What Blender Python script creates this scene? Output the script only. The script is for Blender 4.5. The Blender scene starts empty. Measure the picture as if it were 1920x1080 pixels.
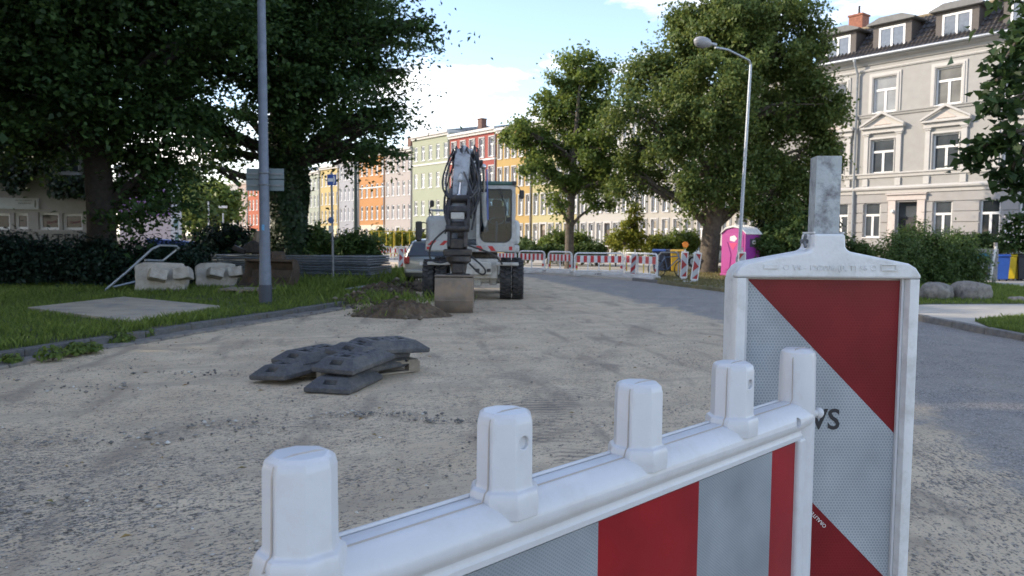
import bpy, bmesh, math, random
import numpy as np
from mathutils import Vector, Matrix

sc = bpy.context.scene
col = sc.collection
R = math.radians
random.seed(7)
rng = np.random.default_rng(7)

# ------------------------------------------------------------------ camera
F = 1443.0                      # focal length in pixels of the 1920 px wide photograph
CAM = Vector((0, 0, 1.5))
PITCH, ROLL = R(3.57), 0.0100
cam_m = Matrix.Rotation(math.pi / 2 - PITCH, 4, 'X') @ Matrix.Rotation(ROLL, 4, 'Z')
cd = bpy.data.cameras.new('camera')
cam = bpy.data.objects.new('camera', cd)
col.objects.link(cam)
cam.matrix_world = Matrix.Translation(CAM) @ cam_m
cd.sensor_width = 36
cd.lens = 36 * F / 1920
cd.clip_start = 0.05
cd.clip_end = 6000
cd.dof.use_dof = True
cd.dof.focus_distance = 1.25
cd.dof.aperture_fstop = 15.0
sc.camera = cam

# ------------------------------------------------------------------ light
SUN_AZ, SUN_EL = R(-84), R(25)          # azimuth from +Y, clockwise
sdir = Vector((math.sin(SUN_AZ) * math.cos(SUN_EL), math.cos(SUN_AZ) * math.cos(SUN_EL), math.sin(SUN_EL)))
sl = bpy.data.lights.new('sun', 'SUN')
sl.energy = 2.2
sl.angle = R(0.6)
sl.color = (1.0, 0.86, 0.68)
so = bpy.data.objects.new('sun', sl)
col.objects.link(so)
so.rotation_euler = (-sdir).to_track_quat('-Z', 'Y').to_euler()

w = bpy.data.worlds.new('World')
sc.world = w
w.use_nodes = True
nt = w.node_tree
nt.nodes.clear()
N = nt.nodes.new
L = nt.links.new
sky = N('ShaderNodeTexSky')
sky.sky_type = 'NISHITA'
sky.sun_disc = False
sky.sun_elevation = SUN_EL
sky.sun_rotation = SUN_AZ
sky.air_density = 1.0
sky.dust_density = 0.4
sky.ozone_density = 2.0
tc = N('ShaderNodeTexCoord')
sep = N('ShaderNodeSeparateXYZ'); L(tc.outputs['Generated'], sep.inputs[0])
def wm(op, a, b=None, c=None):
    m = N('ShaderNodeMath'); m.operation = op
    for i, x in enumerate((a, b, c)):
        if x is None: continue
        if isinstance(x, (int, float)): m.inputs[i].default_value = x
        else: L(x, m.inputs[i])
    return m.outputs[0]
zz = wm('ADD', wm('MAXIMUM', sep.outputs[2], 0.0), 0.22)
cmb = N('ShaderNodeCombineXYZ')
L(wm('DIVIDE', sep.outputs[0], zz), cmb.inputs[0])
L(wm('DIVIDE', sep.outputs[1], zz), cmb.inputs[1])
cmb.inputs[2].default_value = 3.7
n1 = N('ShaderNodeTexNoise'); n1.inputs['Scale'].default_value = 2.1; n1.inputs['Detail'].default_value = 9
n1.inputs['Roughness'].default_value = 0.58; n1.inputs['Distortion'].default_value = 0.25
L(cmb.outputs[0], n1.inputs['Vector'])
cr = N('ShaderNodeValToRGB'); L(n1.outputs['Fac'], cr.inputs[0])
cr.color_ramp.elements[0].position = 0.53; cr.color_ramp.elements[0].color = (0, 0, 0, 1)
cr.color_ramp.elements[1].position = 0.72; cr.color_ramp.elements[1].color = (1, 1, 1, 1)
# low pale cloud bank all round the horizon
hz = N('ShaderNodeMapRange'); L(sep.outputs[2], hz.inputs[0])
hz.inputs[1].default_value = 0.05; hz.inputs[2].default_value = 0.16; hz.inputs[3].default_value = 0.62; hz.inputs[4].default_value = 0.0
hz.interpolation_type = 'SMOOTHSTEP'
cmask = wm('MINIMUM', wm('ADD', cr.outputs[0], wm('MULTIPLY', hz.outputs[0], wm('ADD', wm('MULTIPLY', n1.outputs['Fac'], 0.9), 0.25))), 0.96)
mx = N('ShaderNodeMix'); mx.data_type = 'RGBA'
tint = N('ShaderNodeMix'); tint.data_type = 'RGBA'; tint.blend_type = 'MULTIPLY'; tint.inputs[0].default_value = 1
L(sky.outputs[0], tint.inputs[6]); tint.inputs[7].default_value = (1.03, 0.93, 0.90, 1)
L(cmask, mx.inputs[0]); L(tint.outputs[2], mx.inputs[6])
mx.inputs[7].default_value = (7.6, 7.2, 6.8, 1)
bg = N('ShaderNodeBackground'); bg.inputs[1].default_value = 0.15
L(mx.outputs[2], bg.inputs[0])
wo = N('ShaderNodeOutputWorld'); L(bg.outputs[0], wo.inputs[0])

sc.view_settings.view_transform = 'Standard'
sc.view_settings.look = 'None'
sc.view_settings.gamma = 1
sc.view_settings.use_curve_mapping = False
sc.view_settings.exposure = 1.42
sc.render.engine = 'CYCLES'
sc.cycles.use_denoising = True
sc.cycles.max_bounces = 6
sc.cycles.transparent_max_bounces = 8
sc.cycles.sample_clamp_indirect = 4

# ------------------------------------------------------------------ pixel helpers
def ray(px, py):
    d = cam_m.to_3x3() @ Vector(((px - 960) / F, -(py - 540) / F, -1))
    return d / d.y                      # scaled so that d.y == 1
def G(px, py, z=0.0):                   # ground point seen at a pixel
    d = ray(px, py)
    k = (z - CAM.z) / d.z
    return Vector((CAM.x + d.x * k, d.y * k, z))
def AT(px, py, Y):                      # point at depth Y seen at a pixel
    return CAM + ray(px, py) * Y

# ------------------------------------------------------------------ materials
MATS = {}
def nodes(m):
    m.use_nodes = True
    t = m.node_tree
    return t, t.nodes, t.links, t.nodes['Principled BSDF']
def mat(name, c, rough=0.6, var=0.12, scale=6.0, bump=0.0, bscale=60.0, metal=0.0, spec=0.5, dirt=None, dirt_scale=5.0, dirt_amt=0.4, coat=0.0):
    if name in MATS: return MATS[name]
    m = bpy.data.materials.new(name)
    t, n, l, b = nodes(m)
    b.inputs['Roughness'].default_value = rough
    b.inputs['Metallic'].default_value = metal
    b.inputs['Specular IOR Level'].default_value = spec
    b.inputs['Coat Weight'].default_value = coat
    tcn = n.new('ShaderNodeTexCoord')
    nz = n.new('ShaderNodeTexNoise'); nz.inputs['Scale'].default_value = scale; nz.inputs['Detail'].default_value = 6
    l.new(tcn.outputs['Object'], nz.inputs['Vector'])
    mr = n.new('ShaderNodeMapRange'); l.new(nz.outputs['Fac'], mr.inputs[0])
    mr.inputs[1].default_value = 0.3; mr.inputs[2].default_value = 0.7
    mr.inputs[3].default_value = 1 - var; mr.inputs[4].default_value = 1 + var
    mul = n.new('ShaderNodeMix'); mul.data_type = 'RGBA'; mul.blend_type = 'MULTIPLY'; mul.inputs[0].default_value = 1
    mul.inputs[6].default_value = (*c, 1); l.new(mr.outputs[0], mul.inputs[7])
    out = mul.outputs[2]
    if dirt:
        nz2 = n.new('ShaderNodeTexNoise'); nz2.inputs['Scale'].default_value = dirt_scale; nz2.inputs['Detail'].default_value = 8
        nz2.inputs['Roughness'].default_value = 0.7
        l.new(tcn.outputs['Object'], nz2.inputs['Vector'])
        m2 = n.new('ShaderNodeMapRange'); l.new(nz2.outputs['Fac'], m2.inputs[0])
        m2.inputs[1].default_value = 0.48; m2.inputs[2].default_value = 0.68; m2.inputs[4].default_value = dirt_amt
        md = n.new('ShaderNodeMix'); md.data_type = 'RGBA'
        l.new(m2.outputs[0], md.inputs[0]); l.new(out, md.inputs[6]); md.inputs[7].default_value = (*dirt, 1)
        out = md.outputs[2]
    l.new(out, b.inputs['Base Color'])
    if bump:
        nb = n.new('ShaderNodeTexNoise'); nb.inputs['Scale'].default_value = bscale; nb.inputs['Detail'].default_value = 5
        l.new(tcn.outputs['Object'], nb.inputs['Vector'])
        bp = n.new('ShaderNodeBump'); bp.inputs['Strength'].default_value = bump; bp.inputs['Distance'].default_value = 0.02
        l.new(nb.outputs['Fac'], bp.inputs['Height']); l.new(bp.outputs[0], b.inputs['Normal'])
    MATS[name] = m
    return m
def leaf_mat(name, c, c2, transl=0.35, rough=0.5):
    if name in MATS: return MATS[name]
    m = bpy.data.materials.new(name)
    t, n, l, b = nodes(m)
    g = n.new('ShaderNodeNewGeometry')
    rp = n.new('ShaderNodeValToRGB'); l.new(g.outputs['Random Per Island'], rp.inputs[0])
    rp.color_ramp.elements[0].color = (*c, 1); rp.color_ramp.elements[1].color = (*c2, 1)
    l.new(rp.outputs[0], b.inputs['Base Color']); b.inputs['Roughness'].default_value = rough
    b.inputs['Specular IOR Level'].default_value = 0.3
    tr = n.new('ShaderNodeBsdfTranslucent')
    hs = n.new('ShaderNodeHueSaturation'); hs.inputs['Value'].default_value = 1.5; hs.inputs['Hue'].default_value = 0.475
    l.new(rp.outputs[0], hs.inputs['Color']); l.new(hs.outputs[0], tr.inputs['Color'])
    ms = n.new('ShaderNodeMixShader'); ms.inputs[0].default_value = transl
    l.new(b.outputs[0], ms.inputs[1]); l.new(tr.outputs[0], ms.inputs[2])
    l.new(ms.outputs[0], n['Material Output'].inputs['Surface'])
    MATS[name] = m
    return m
def glass_mat(name, tint, refl=0.12, rough=0.02):
    if name in MATS: return MATS[name]
    m = bpy.data.materials.new(name)
    t, n, l, b = nodes(m)
    tr = n.new('ShaderNodeBsdfTransparent'); tr.inputs[0].default_value = (*tint, 1)
    gl = n.new('ShaderNodeBsdfGlossy'); gl.inputs['Roughness'].default_value = rough
    fr = n.new('ShaderNodeFresnel'); fr.inputs[0].default_value = 1.38
    ad = n.new('ShaderNodeMath'); ad.operation = 'ADD'; l.new(fr.outputs[0], ad.inputs[0]); ad.inputs[1].default_value = refl
    ms = n.new('ShaderNodeMixShader'); l.new(ad.outputs[0], ms.inputs[0])
    l.new(tr.outputs[0], ms.inputs[1]); l.new(gl.outputs[0], ms.inputs[2])
    l.new(ms.outputs[0], n['Material Output'].inputs['Surface'])
    MATS[name] = m
    return m

# ------------------------------------------------------------------ mesh builder
class MB:
    def __init__(s): s.v = []; s.f = []; s.mi = []
    def add(s, vs, fs, mi=0, M=None):
        o = len(s.v)
        for p in vs:
            p = Vector(p)
            s.v.append(tuple(M @ p) if M is not None else tuple(p))
        for f in fs:
            s.f.append(tuple(i + o for i in f)); s.mi.append(mi)
        return s
    def box(s, c, sz, mi=0, M=None, rz=0.0, rx=0.0, ry=0.0):
        x, y, z = (k / 2 for k in sz)
        vs = [(-x,-y,-z),(x,-y,-z),(x,y,-z),(-x,y,-z),(-x,-y,z),(x,-y,z),(x,y,z),(-x,y,z)]
        T = Matrix.Translation(c)
        if rz: T = T @ Matrix.Rotation(rz, 4, 'Z')
        if rx: T = T @ Matrix.Rotation(rx, 4, 'X')
        if ry: T = T @ Matrix.Rotation(ry, 4, 'Y')
        if M is not None: T = M @ T
        return s.add(vs, [(0,3,2,1),(4,5,6,7),(0,1,5,4),(1,2,6,5),(2,3,7,6),(3,0,4,7)], mi, T)
    def b2(s, x0, x1, y0, y1, z0, z1, mi=0, M=None):
        return s.box(((x0+x1)/2, (y0+y1)/2, (z0+z1)/2), (x1-x0, y1-y0, z1-z0), mi, M)
    def tube(s, pts, r, n=8, mi=0, M=None, caps=True):
        pts = [Vector(p) for p in pts]
        rs = r if isinstance(r, (list, tuple)) else [r] * len(pts)
        rings = []
        up = None
        for i, p in enumerate(pts):
            a = pts[max(i-1, 0)]; b = pts[min(i+1, len(pts)-1)]
            d = (b - a).normalized()
            if up is None:
                up = Vector((0,0,1)) if abs(d.z) < 0.9 else Vector((1,0,0))
            x = d.cross(up)
            if x.length < 1e-4: x = d.cross(Vector((0,1,0)))
            x.normalize(); y = x.cross(d).normalized(); up = y
            rings.append([p + (x*math.cos(2*math.pi*k/n) + y*math.sin(2*math.pi*k/n))*rs[i] for k in range(n)])
        vs = [q for rg in rings for q in rg]
        fs = []
        for i in range(len(pts)-1):
            for k in range(n):
                a, b = i*n+k, i*n+(k+1)%n
                fs.append((a, b, b+n, a+n))
        if caps:
            fs.append(tuple(range(n))[::-1]); fs.append(tuple(range((len(pts)-1)*n, len(pts)*n)))
        return s.add(vs, fs, mi, M)
    def cyl(s, p0, p1, r0, r1=None, n=12, mi=0, M=None, caps=True):
        return s.tube([p0, p1], [r0, r0 if r1 is None else r1], n, mi, M, caps)
    def prism(s, poly, d0, d1, axis='y', mi=0, M=None):
        n = len(poly)
        def P(a, b, d):
            return {'y': (a, d, b), 'x': (d, a, b), 'z': (a, b, d)}[axis]
        vs = [P(a, b, d0) for a, b in poly] + [P(a, b, d1) for a, b in poly]
        fs = [tuple(range(n))[::-1], tuple(range(n, 2*n))] + [(i, (i+1)%n, n+(i+1)%n, n+i) for i in range(n)]
        return s.add(vs, fs, mi, M)
    def lathe(s, prof, c=(0,0,0), n=16, mi=0, M=None):
        vs = []; fs = []
        for r, z in prof:
            for k in range(n):
                a = 2*math.pi*k/n
                vs.append((c[0]+r*math.cos(a), c[1]+r*math.sin(a), c[2]+z))
        for i in range(len(prof)-1):
            for k in range(n):
                a, b = i*n+k, i*n+(k+1)%n
                fs.append((a, b, b+n, a+n))
        fs.append(tuple(range(n))[::-1]); fs.append(tuple(range((len(prof)-1)*n, len(prof)*n)))
        return s.add(vs, fs, mi, M)
    def ball(s, c, r, nu=12, nv=7, mi=0, M=None):
        if isinstance(r, (int, float)): r = (r, r, r)
        prof = [(max(math.cos(-math.pi/2+math.pi*i/(nv-1)), 0.02), math.sin(-math.pi/2+math.pi*i/(nv-1))) for i in range(nv)]
        T = Matrix.Translation(c) @ Matrix.Diagonal((*r, 1))
        if M is not None: T = M @ T
        return s.lathe(prof, (0,0,0), nu, mi, T)
    def mesh(s, name, mats, smooth=False):
        me = bpy.data.meshes.new(name)
        me.from_pydata(s.v, [], s.f)
        for m in (mats if isinstance(mats, (list, tuple)) else [mats]): me.materials.append(m)
        me.polygons.foreach_set('material_index', s.mi)
        bm = bmesh.new(); bm.from_mesh(me); bmesh.ops.recalc_face_normals(bm, faces=bm.faces); bm.to_mesh(me); bm.free()
        if smooth:
            me.polygons.foreach_set('use_smooth', [True]*len(me.polygons))
            me.set_sharp_from_angle(angle=R(38))
        me.update()
        return me
    def build(s, name, mats, parent=None, smooth=False, bevel=0.0, seg=2, loc=None):
        return link(s.mesh(name, mats, smooth or bevel > 0), name, parent, bevel, seg, loc)
def link(me, name, parent=None, bevel=0.0, seg=2, loc=None):
    o = bpy.data.objects.new(name, me)
    col.objects.link(o)
    if parent is not None: o.parent = parent
    if loc is not None: o.location = loc
    if bevel:
        md = o.modifiers.new('bevel', 'BEVEL'); md.width = bevel; md.segments = seg; md.limit_method = 'ANGLE'; md.angle_limit = R(35)
        md.harden_normals = True
    return o
def tag(o, label=None, cat=None, group=None, kind='thing'):
    if label: o['label'] = label
    if cat: o['category'] = cat
    if group: o['group'] = group
    if kind: o['kind'] = kind
    return o
def thing(name, label, cat, loc=(0,0,0), rz=0.0, group=None, rot=None):
    o = bpy.data.objects.new(name, None)
    o.empty_display_size = 0.2
    col.objects.link(o)
    o.location = loc
    o.rotation_euler = rot if rot else (0, 0, rz)
    return tag(o, label, cat, group)
def copy_tree(o, parent=None):
    c = o.copy(); col.objects.link(c); c.parent = parent
    for ch in list(o.children): copy_tree(ch, c)
    return c
def text(body, size, parent, M, m, extrude=0.001, name='lettering', align='CENTER', spacing=1.0, bold=0.0):
    cu = bpy.data.curves.new(name, 'FONT')
    cu.body = body; cu.size = size; cu.extrude = extrude; cu.align_x = align; cu.align_y = 'CENTER'
    cu.space_character = spacing; cu.resolution_u = 3; cu.offset = bold
    cu.materials.append(m)
    o = bpy.data.objects.new(name, cu); col.objects.link(o)
    bpy.context.view_layer.update()
    me = bpy.data.meshes.new_from_object(o.evaluated_get(bpy.context.evaluated_depsgraph_get()))
    bpy.data.objects.remove(o)
    o = bpy.data.objects.new(name, me); col.objects.link(o)
    if parent is not None: o.parent = parent
    o.matrix_local = M
    return o
def ins(verts, k):                     # closed polygon pulled to its centre
    c = sum((Vector(v) for v in verts), Vector()) / len(verts)
    return [c + (Vector(v) - c) * k for v in verts]
def vnoise(x, y, sd=0):                # cheap smooth value noise on arrays
    def h(i, j):
        q = np.sin(i*127.1 + j*311.7 + sd*74.7) * 43758.5453
        return q - np.floor(q)
    xi, yi = np.floor(x), np.floor(y); fx, fy = x-xi, y-yi
    fx = fx*fx*(3-2*fx); fy = fy*fy*(3-2*fy)
    a = h(xi,yi)*(1-fx)+h(xi+1,yi)*fx; b = h(xi,yi+1)*(1-fx)+h(xi+1,yi+1)*fx
    return a*(1-fy)+b*fy
def fbm(x, y, sd=0, o=4):
    s = 0; a = 0.5
    for k in range(o):
        s = s + a*vnoise(x, y, sd+k); x, y, a = x*2.03, y*2.03, a*0.5
    return s
def np_mesh(name, V, Fq, m, smooth=False):
    me = bpy.data.meshes.new(name)
    V = np.asarray(V, dtype=np.float32); Fq = np.asarray(Fq, dtype=np.int32)
    k = Fq.shape[1]
    me.vertices.add(len(V)); me.vertices.foreach_set('co', V.ravel())
    me.loops.add(Fq.size); me.loops.foreach_set('vertex_index', Fq.ravel())
    me.polygons.add(len(Fq)); me.polygons.foreach_set('loop_start', np.arange(0, Fq.size, k, dtype=np.int32))
    if smooth: me.polygons.foreach_set('use_smooth', np.ones(len(Fq), dtype=bool))
    me.materials.append(m)
    me.update(calc_edges=True)
    return me
def grid_mesh(name, X, Y, Z, m, smooth=True):
    ny, nx = X.shape
    V = np.stack([X, Y, Z], -1).reshape(-1, 3)
    i = np.arange(ny*nx).reshape(ny, nx)
    Fq = np.stack([i[:-1,:-1], i[:-1,1:], i[1:,1:], i[1:,:-1]], -1).reshape(-1, 4)
    return np_mesh(name, V, Fq, m, smooth)
# ------------------------------------------------------------------ ground, road, verges
def road_material():
    m = bpy.data.materials.new('milled_road')
    t, n, l, b = nodes(m)
    def nd(k): return n.new(k)
    def mth(op, a, bb=None, c=None, clamp=False):
        q = nd('ShaderNodeMath'); q.operation = op; q.use_clamp = clamp
        for i, x in enumerate((a, bb, c)):
            if x is None: continue
            if isinstance(x, (int, float)): q.inputs[i].default_value = x
            else: l.new(x, q.inputs[i])
        return q.outputs[0]
    def noise(vec, s, d=5, r=0.55, dist=0.0):
        q = nd('ShaderNodeTexNoise'); q.inputs['Scale'].default_value = s; q.inputs['Detail'].default_value = d
        q.inputs['Roughness'].default_value = r; q.inputs['Distortion'].default_value = dist
        l.new(vec, q.inputs['Vector']); return q.outputs['Fac']
    def rng_(x, a, bb, c=0.0, d=1.0):
        q = nd('ShaderNodeMapRange'); l.new(x, q.inputs[0])
        q.inputs[1].default_value = a; q.inputs[2].default_value = bb; q.inputs[3].default_value = c; q.inputs[4].default_value = d
        return q.outputs[0]
    def mixc(f, a, bb, mode='MIX'):
        q = nd('ShaderNodeMix'); q.data_type = 'RGBA'; q.blend_type = mode
        for i, x in ((0, f), (6, a), (7, bb)):
            if isinstance(x, (int, float)): q.inputs[i].default_value = x
            elif isinstance(x, tuple): q.inputs[i].default_value = (*x, 1)
            else: l.new(x, q.inputs[i])
        return q.outputs[2]
    tcn = nd('ShaderNodeTexCoord'); P = tcn.outputs['Object']
    sp = nd('ShaderNodeSeparateXYZ'); l.new(P, sp.inputs[0]); X, Y = sp.outputs[0], sp.outputs[1]
    # striations left by the milling drum: two directions
    def stretched(rz, sx, sy, s, d=4):
        mp = nd('ShaderNodeMapping'); mp.inputs['Rotation'].default_value = (0, 0, rz)
        l.new(P, mp.inputs[0])
        mp2 = nd('ShaderNodeMapping'); mp2.inputs['Scale'].default_value = (sx, sy, 1); l.new(mp.outputs[0], mp2.inputs[0])
        return noise(mp2.outputs[0], s, d, 0.6, 0.4)
    sA = stretched(R(-38), 0.36, 1.0, 46)
    sB = stretched(R(-86), 0.36, 1.0, 46)
    side = rng_(X, 1.2, 2.4)
    q = nd('ShaderNodeMix'); l.new(side, q.inputs[0]); l.new(sA, q.inputs[2]); l.new(sB, q.inputs[3]); S = q.outputs[0]
    big = noise(P, 0.33, 4, 0.5); mid = noise(P, 1.5, 6, 0.62, 0.3); fine = noise(P, 62, 4, 0.65)
    vfine = noise(P, 260, 3, 0.6)
    # long drifts of sand drawn out along the way the machines drive
    drift = stretched(R(-20), 0.25, 1.3, 1.4, 6)
    # sand cover: thin at the left front corner, full in the middle and far off
    cov = mth('ADD', mth('MULTIPLY', big, 0.55), mth('MULTIPLY', mid, 0.42))
    cov = mth('ADD', cov, mth('MULTIPLY', rng_(drift, 0.3, 0.7), 0.30))
    leftness = mth('MULTIPLY', rng_(X, 0.6, -2.6), rng_(Y, 8.0, 4.0))
    cov = mth('SUBTRACT', mth('ADD', cov, rng_(Y, 3.0, 12.0, -0.07, 0.05)), mth('MULTIPLY', leftness, 0.17))
    mpt = nd('ShaderNodeMapping'); mpt.inputs['Rotation'].default_value = (0, 0, R(-14)); l.new(P, mpt.inputs[0])
    spt = nd('ShaderNodeSeparateXYZ'); l.new(mpt.outputs[0], spt.inputs[0])
    grain = mth('ADD', mth('MULTIPLY', S, 0.55), mth('MULTIPLY', fine, 0.45))
    bare = rng_(mth('SUBTRACT', mth('SUBTRACT', grain, 0.395), mth('MULTIPLY', cov, 0.235)), -0.012, 0.03)
    sand_c = mixc(rng_(mid, 0.3, 0.7), (0.50, 0.395, 0.27), (0.63, 0.515, 0.365))
    sand_c = mixc(mth('MULTIPLY', rng_(drift, 0.5, 0.68), 0.6), sand_c, (0.33, 0.275, 0.21))
    sand_c = mixc(rng_(fine, 0.58, 0.72, 0, 0.45), sand_c, (0.17, 0.15, 0.125))
    def chips(s):
        v = nd('ShaderNodeTexVoronoi'); v.inputs['Scale'].default_value = s; l.new(P, v.inputs['Vector'])
        q = nd('ShaderNodeSeparateColor'); l.new(v.outputs['Color'], q.inputs[0]); return q.outputs[0]
    ch = chips(78)
    agg_c = mixc(rng_(ch, 0.25, 0.95), (0.115, 0.102, 0.086), (0.43, 0.375, 0.305))
    agg_c = mixc(rng_(noise(P, 150, 2), 0.66, 0.74), agg_c, (0.5, 0.49, 0.46))
    milled = mixc(bare, sand_c, agg_c)
    # tyre tracks: two bands of tread bars driven towards the excavator
    for (rot, off) in ((R(16), 0.35), (R(16), -1.45), (R(-9), 1.25)):
        mq = nd('ShaderNodeMapping'); mq.inputs['Rotation'].default_value = (0, 0, rot); l.new(P, mq.inputs[0])
        sq = nd('ShaderNodeSeparateXYZ'); l.new(mq.outputs[0], sq.inputs[0])
        u = mth('ABSOLUTE', mth('SUBTRACT', mth('ADD', sq.outputs[0], mth('MULTIPLY', mth('SUBTRACT', big, 0.5), 1.2)), off))
        bandm = rng_(u, 0.26, 0.20)
        bars = rng_(mth('SINE', mth('ADD', mth('MULTIPLY', sq.outputs[1], 62.0), mth('MULTIPLY', u, 22.0))), 0.0, 0.5)
        patchy = rng_(noise(P, 1.1, 3), 0.46, 0.60)
        milled = mixc(mth('MULTIPLY', mth('MULTIPLY', bandm, mth('ADD', mth('MULTIPLY', bars, 0.5), 0.12)), patchy), milled, (0.15, 0.13, 0.11))
    # smudges dragged along the driving direction
    milled = mixc(mth('MULTIPLY', rng_(stretched(R(-8), 0.9, 0.22, 2.6, 7), 0.53, 0.66), 0.62), milled, (0.24, 0.20, 0.155))
    # damp darker patches of earth
    milled = mixc(mth('MULTIPLY', rng_(noise(P, 0.9, 7, 0.68, 0.6), 0.60, 0.74), 0.40), milled, (0.17, 0.14, 0.11))
    # whole asphalt lane on the right-hand side, its ragged edge buried in sand
    ramp = nd('ShaderNodeValToRGB'); l.new(rng_(Y, 0.0, 60.0), ramp.inputs[0])
    el = ramp.color_ramp.elements
    pts = [(0, 2.2), (4.5, 3.0), (6.2, 3.45), (10, 4.1), (14.3, 4.0), (22, 2.6), (31, 0.7), (40, -3.0), (60, -9.0)]
    while len(el) < len(pts): el.new(0.5)
    for e, (yy, xx) in zip(el, pts):
        e.position = yy / 60; g = (xx + 10) / 20; e.color = (g, g, g, 1)
    edge = mth('SUBTRACT', mth('MULTIPLY', ramp.outputs[0], 20.0), 10.0)
    d = mth('ADD', mth('SUBTRACT', X, edge), mth('MULTIPLY', mth('SUBTRACT', mth('ADD', mid, mth('MULTIPLY', grain, 0.5)), 0.75), 1.9))
    lane = rng_(d, -0.05, 0.28)
    asp = mixc(rng_(vfine, 0.35, 0.65), (0.17, 0.157, 0.14), (0.30, 0.275, 0.245))
    asp = mixc(rng_(chips(85), 0.1, 0.95), (0.11, 0.105, 0.10), (0.36, 0.335, 0.305))
    asp = mixc(rng_(noise(P, 48, 4, 0.75), 0.53, 0.64), asp, (0.44, 0.41, 0.37))
    asp = mixc(rng_(noise(P, 40, 4, 0.75), 0.46, 0.36), asp, (0.085, 0.08, 0.075))
    asp = mixc(mth('MULTIPLY', rng_(stretched(R(-80), 0.25, 1.0, 2.2, 6), 0.5, 0.7), 0.35), asp, (0.40, 0.345, 0.27))
    asp = mixc(rng_(mid, 0.42, 0.66, 0, 0.5), asp, (0.34, 0.31, 0.27))
    colr = mixc(lane, milled, asp)
    l.new(colr, b.inputs['Base Color'])
    b.inputs['Roughness'].default_value = 0.9; b.inputs['Specular IOR Level'].default_value = 0.25
    h = mth('ADD', mth('MULTIPLY', grain, mth('SUBTRACT', 1.0, mth('MULTIPLY', lane, 0.85))), mth('MULTIPLY', vfine, 0.25))
    h = mth('ADD', h, mth('MULTIPLY', mid, 0.8))
    bp = nd('ShaderNodeBump'); bp.inputs['Strength'].default_value = 0.6; bp.inputs['Distance'].default_value = 0.018
    l.new(h, bp.inputs['Height']); l.new(bp.outputs[0], b.inputs['Normal'])
    return m
M_road = road_material()
M_soil = mat('soil', (0.13, 0.10, 0.07), 0.95, 0.35, 4, 0.8, 30, dirt=(0.07,0.055,0.04), dirt_scale=9, dirt_amt=0.8)
M_lawn = mat('lawn_soil', (0.04, 0.052, 0.02), 0.95, 0.4, 3, 0.6, 60, dirt=(0.12,0.095,0.06), dirt_scale=1.2, dirt_amt=0.8)
M_dry = mat('dry_turf', (0.20, 0.165, 0.085), 0.95, 0.35, 3, 0.6, 50, dirt=(0.09,0.10,0.035), dirt_scale=1.5, dirt_amt=0.8)
M_pave = mat('pale_paving', (0.42, 0.39, 0.34), 0.9, 0.12, 2, 0.3, 60, dirt=(0.3,0.26,0.2), dirt_scale=2, dirt_amt=0.6)
M_kerb = mat('kerb_granite', (0.105, 0.105, 0.105), 0.85, 0.3, 14, 0.5, 80, dirt=(0.10,0.085,0.06), dirt_scale=5, dirt_amt=0.7)
M_gut = mat('gutter_concrete', (0.16, 0.15, 0.138), 0.9, 0.25, 10, 0.4, 80, dirt=(0.26,0.22,0.17), dirt_scale=3, dirt_amt=0.8)

# the wide ground sheet out to the horizon
g = MB(); g.add([(-2500,-300,-0.06),(2500,-300,-0.06),(2500,4500,-0.06),(-2500,4500,-0.06)], [(0,1,2,3)])
tag(g.build('ground', M_soil), kind='structure')

# the road: fine near the camera, gently uneven
def road_part(x0, x1, y0, y1, nx, ny):
    X, Y = np.meshgrid(np.linspace(x0, x1, nx), np.linspace(y0, y1, ny))
    Z = (fbm(X*0.8, Y*0.8, 3, 4)-0.47)*0.05 + (fbm(X*5, Y*5, 9, 3)-0.45)*0.018
    e = np.minimum(np.minimum(X-x0, x1-X), np.minimum(Y-y0, y1-Y)); Z = Z*np.clip(e/0.6, 0, 1)
    return X, Y, Z
xs = np.concatenate([np.linspace(-60,-12,25)[:-1], np.linspace(-12,12,340), np.linspace(12,40,15)[1:]])
ys = np.concatenate([np.linspace(-6,1,20)[:-1], np.linspace(1,12,260), np.linspace(12,40,120)[1:], np.linspace(40,130,60)[1:]])
X, Y = np.meshgrid(xs, ys)
fade = np.clip((26-Y)/14, 0.15, 1) * np.clip((12-np.abs(X))/3, 0.1, 1)
lane = np.clip((X-4.3)/0.8, 0, 1)
Z = ((fbm(X*0.9, Y*0.9, 3, 4)-0.47)*0.045 + (fbm(X*6, Y*6, 9, 3)-0.44)*0.022*(1-lane)) * fade
tag(link(grid_mesh('road', X, Y, Z - 0.012, M_road), 'road'), kind='structure')

KZ = 0.11
def offset_path(pts, d):
    out = []
    for i, p in enumerate(pts):
        a = pts[max(i-1,0)]; b = pts[min(i+1,len(pts)-1)]
        t = Vector((b[0]-a[0], b[1]-a[1])).normalized()
        out.append((p[0]-t.y*d, p[1]+t.x*d))
    return out
def resample(pts, step):
    out = [Vector((*pts[0],)).to_2d()]
    acc = 0
    for a, b in zip(pts[:-1], pts[1:]):
        a = Vector(a[:2]); b = Vector(b[:2]); Ls = (b-a).length
        s = step - acc
        while s <= Ls:
            out.append(a + (b-a)*s/Ls); s += step
        acc = (acc + Ls) % step
    return out
def smooth_path(pts, it=3):
    pts = [Vector(p[:2]) for p in pts]
    for _ in range(it):
        q = [pts[0]]
        for a, b in zip(pts[:-1], pts[1:]): q += [a*0.75+b*0.25, a*0.25+b*0.75]
        pts = q + [pts[-1]]
    return pts
def sheet(name, poly, z0, z1, m, kind='structure'):
    b_ = MB(); b_.prism([tuple(p[:2]) for p in poly], z0, z1, 'z')
    o = b_.build(name, m); tag(o, kind=kind); return o

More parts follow.
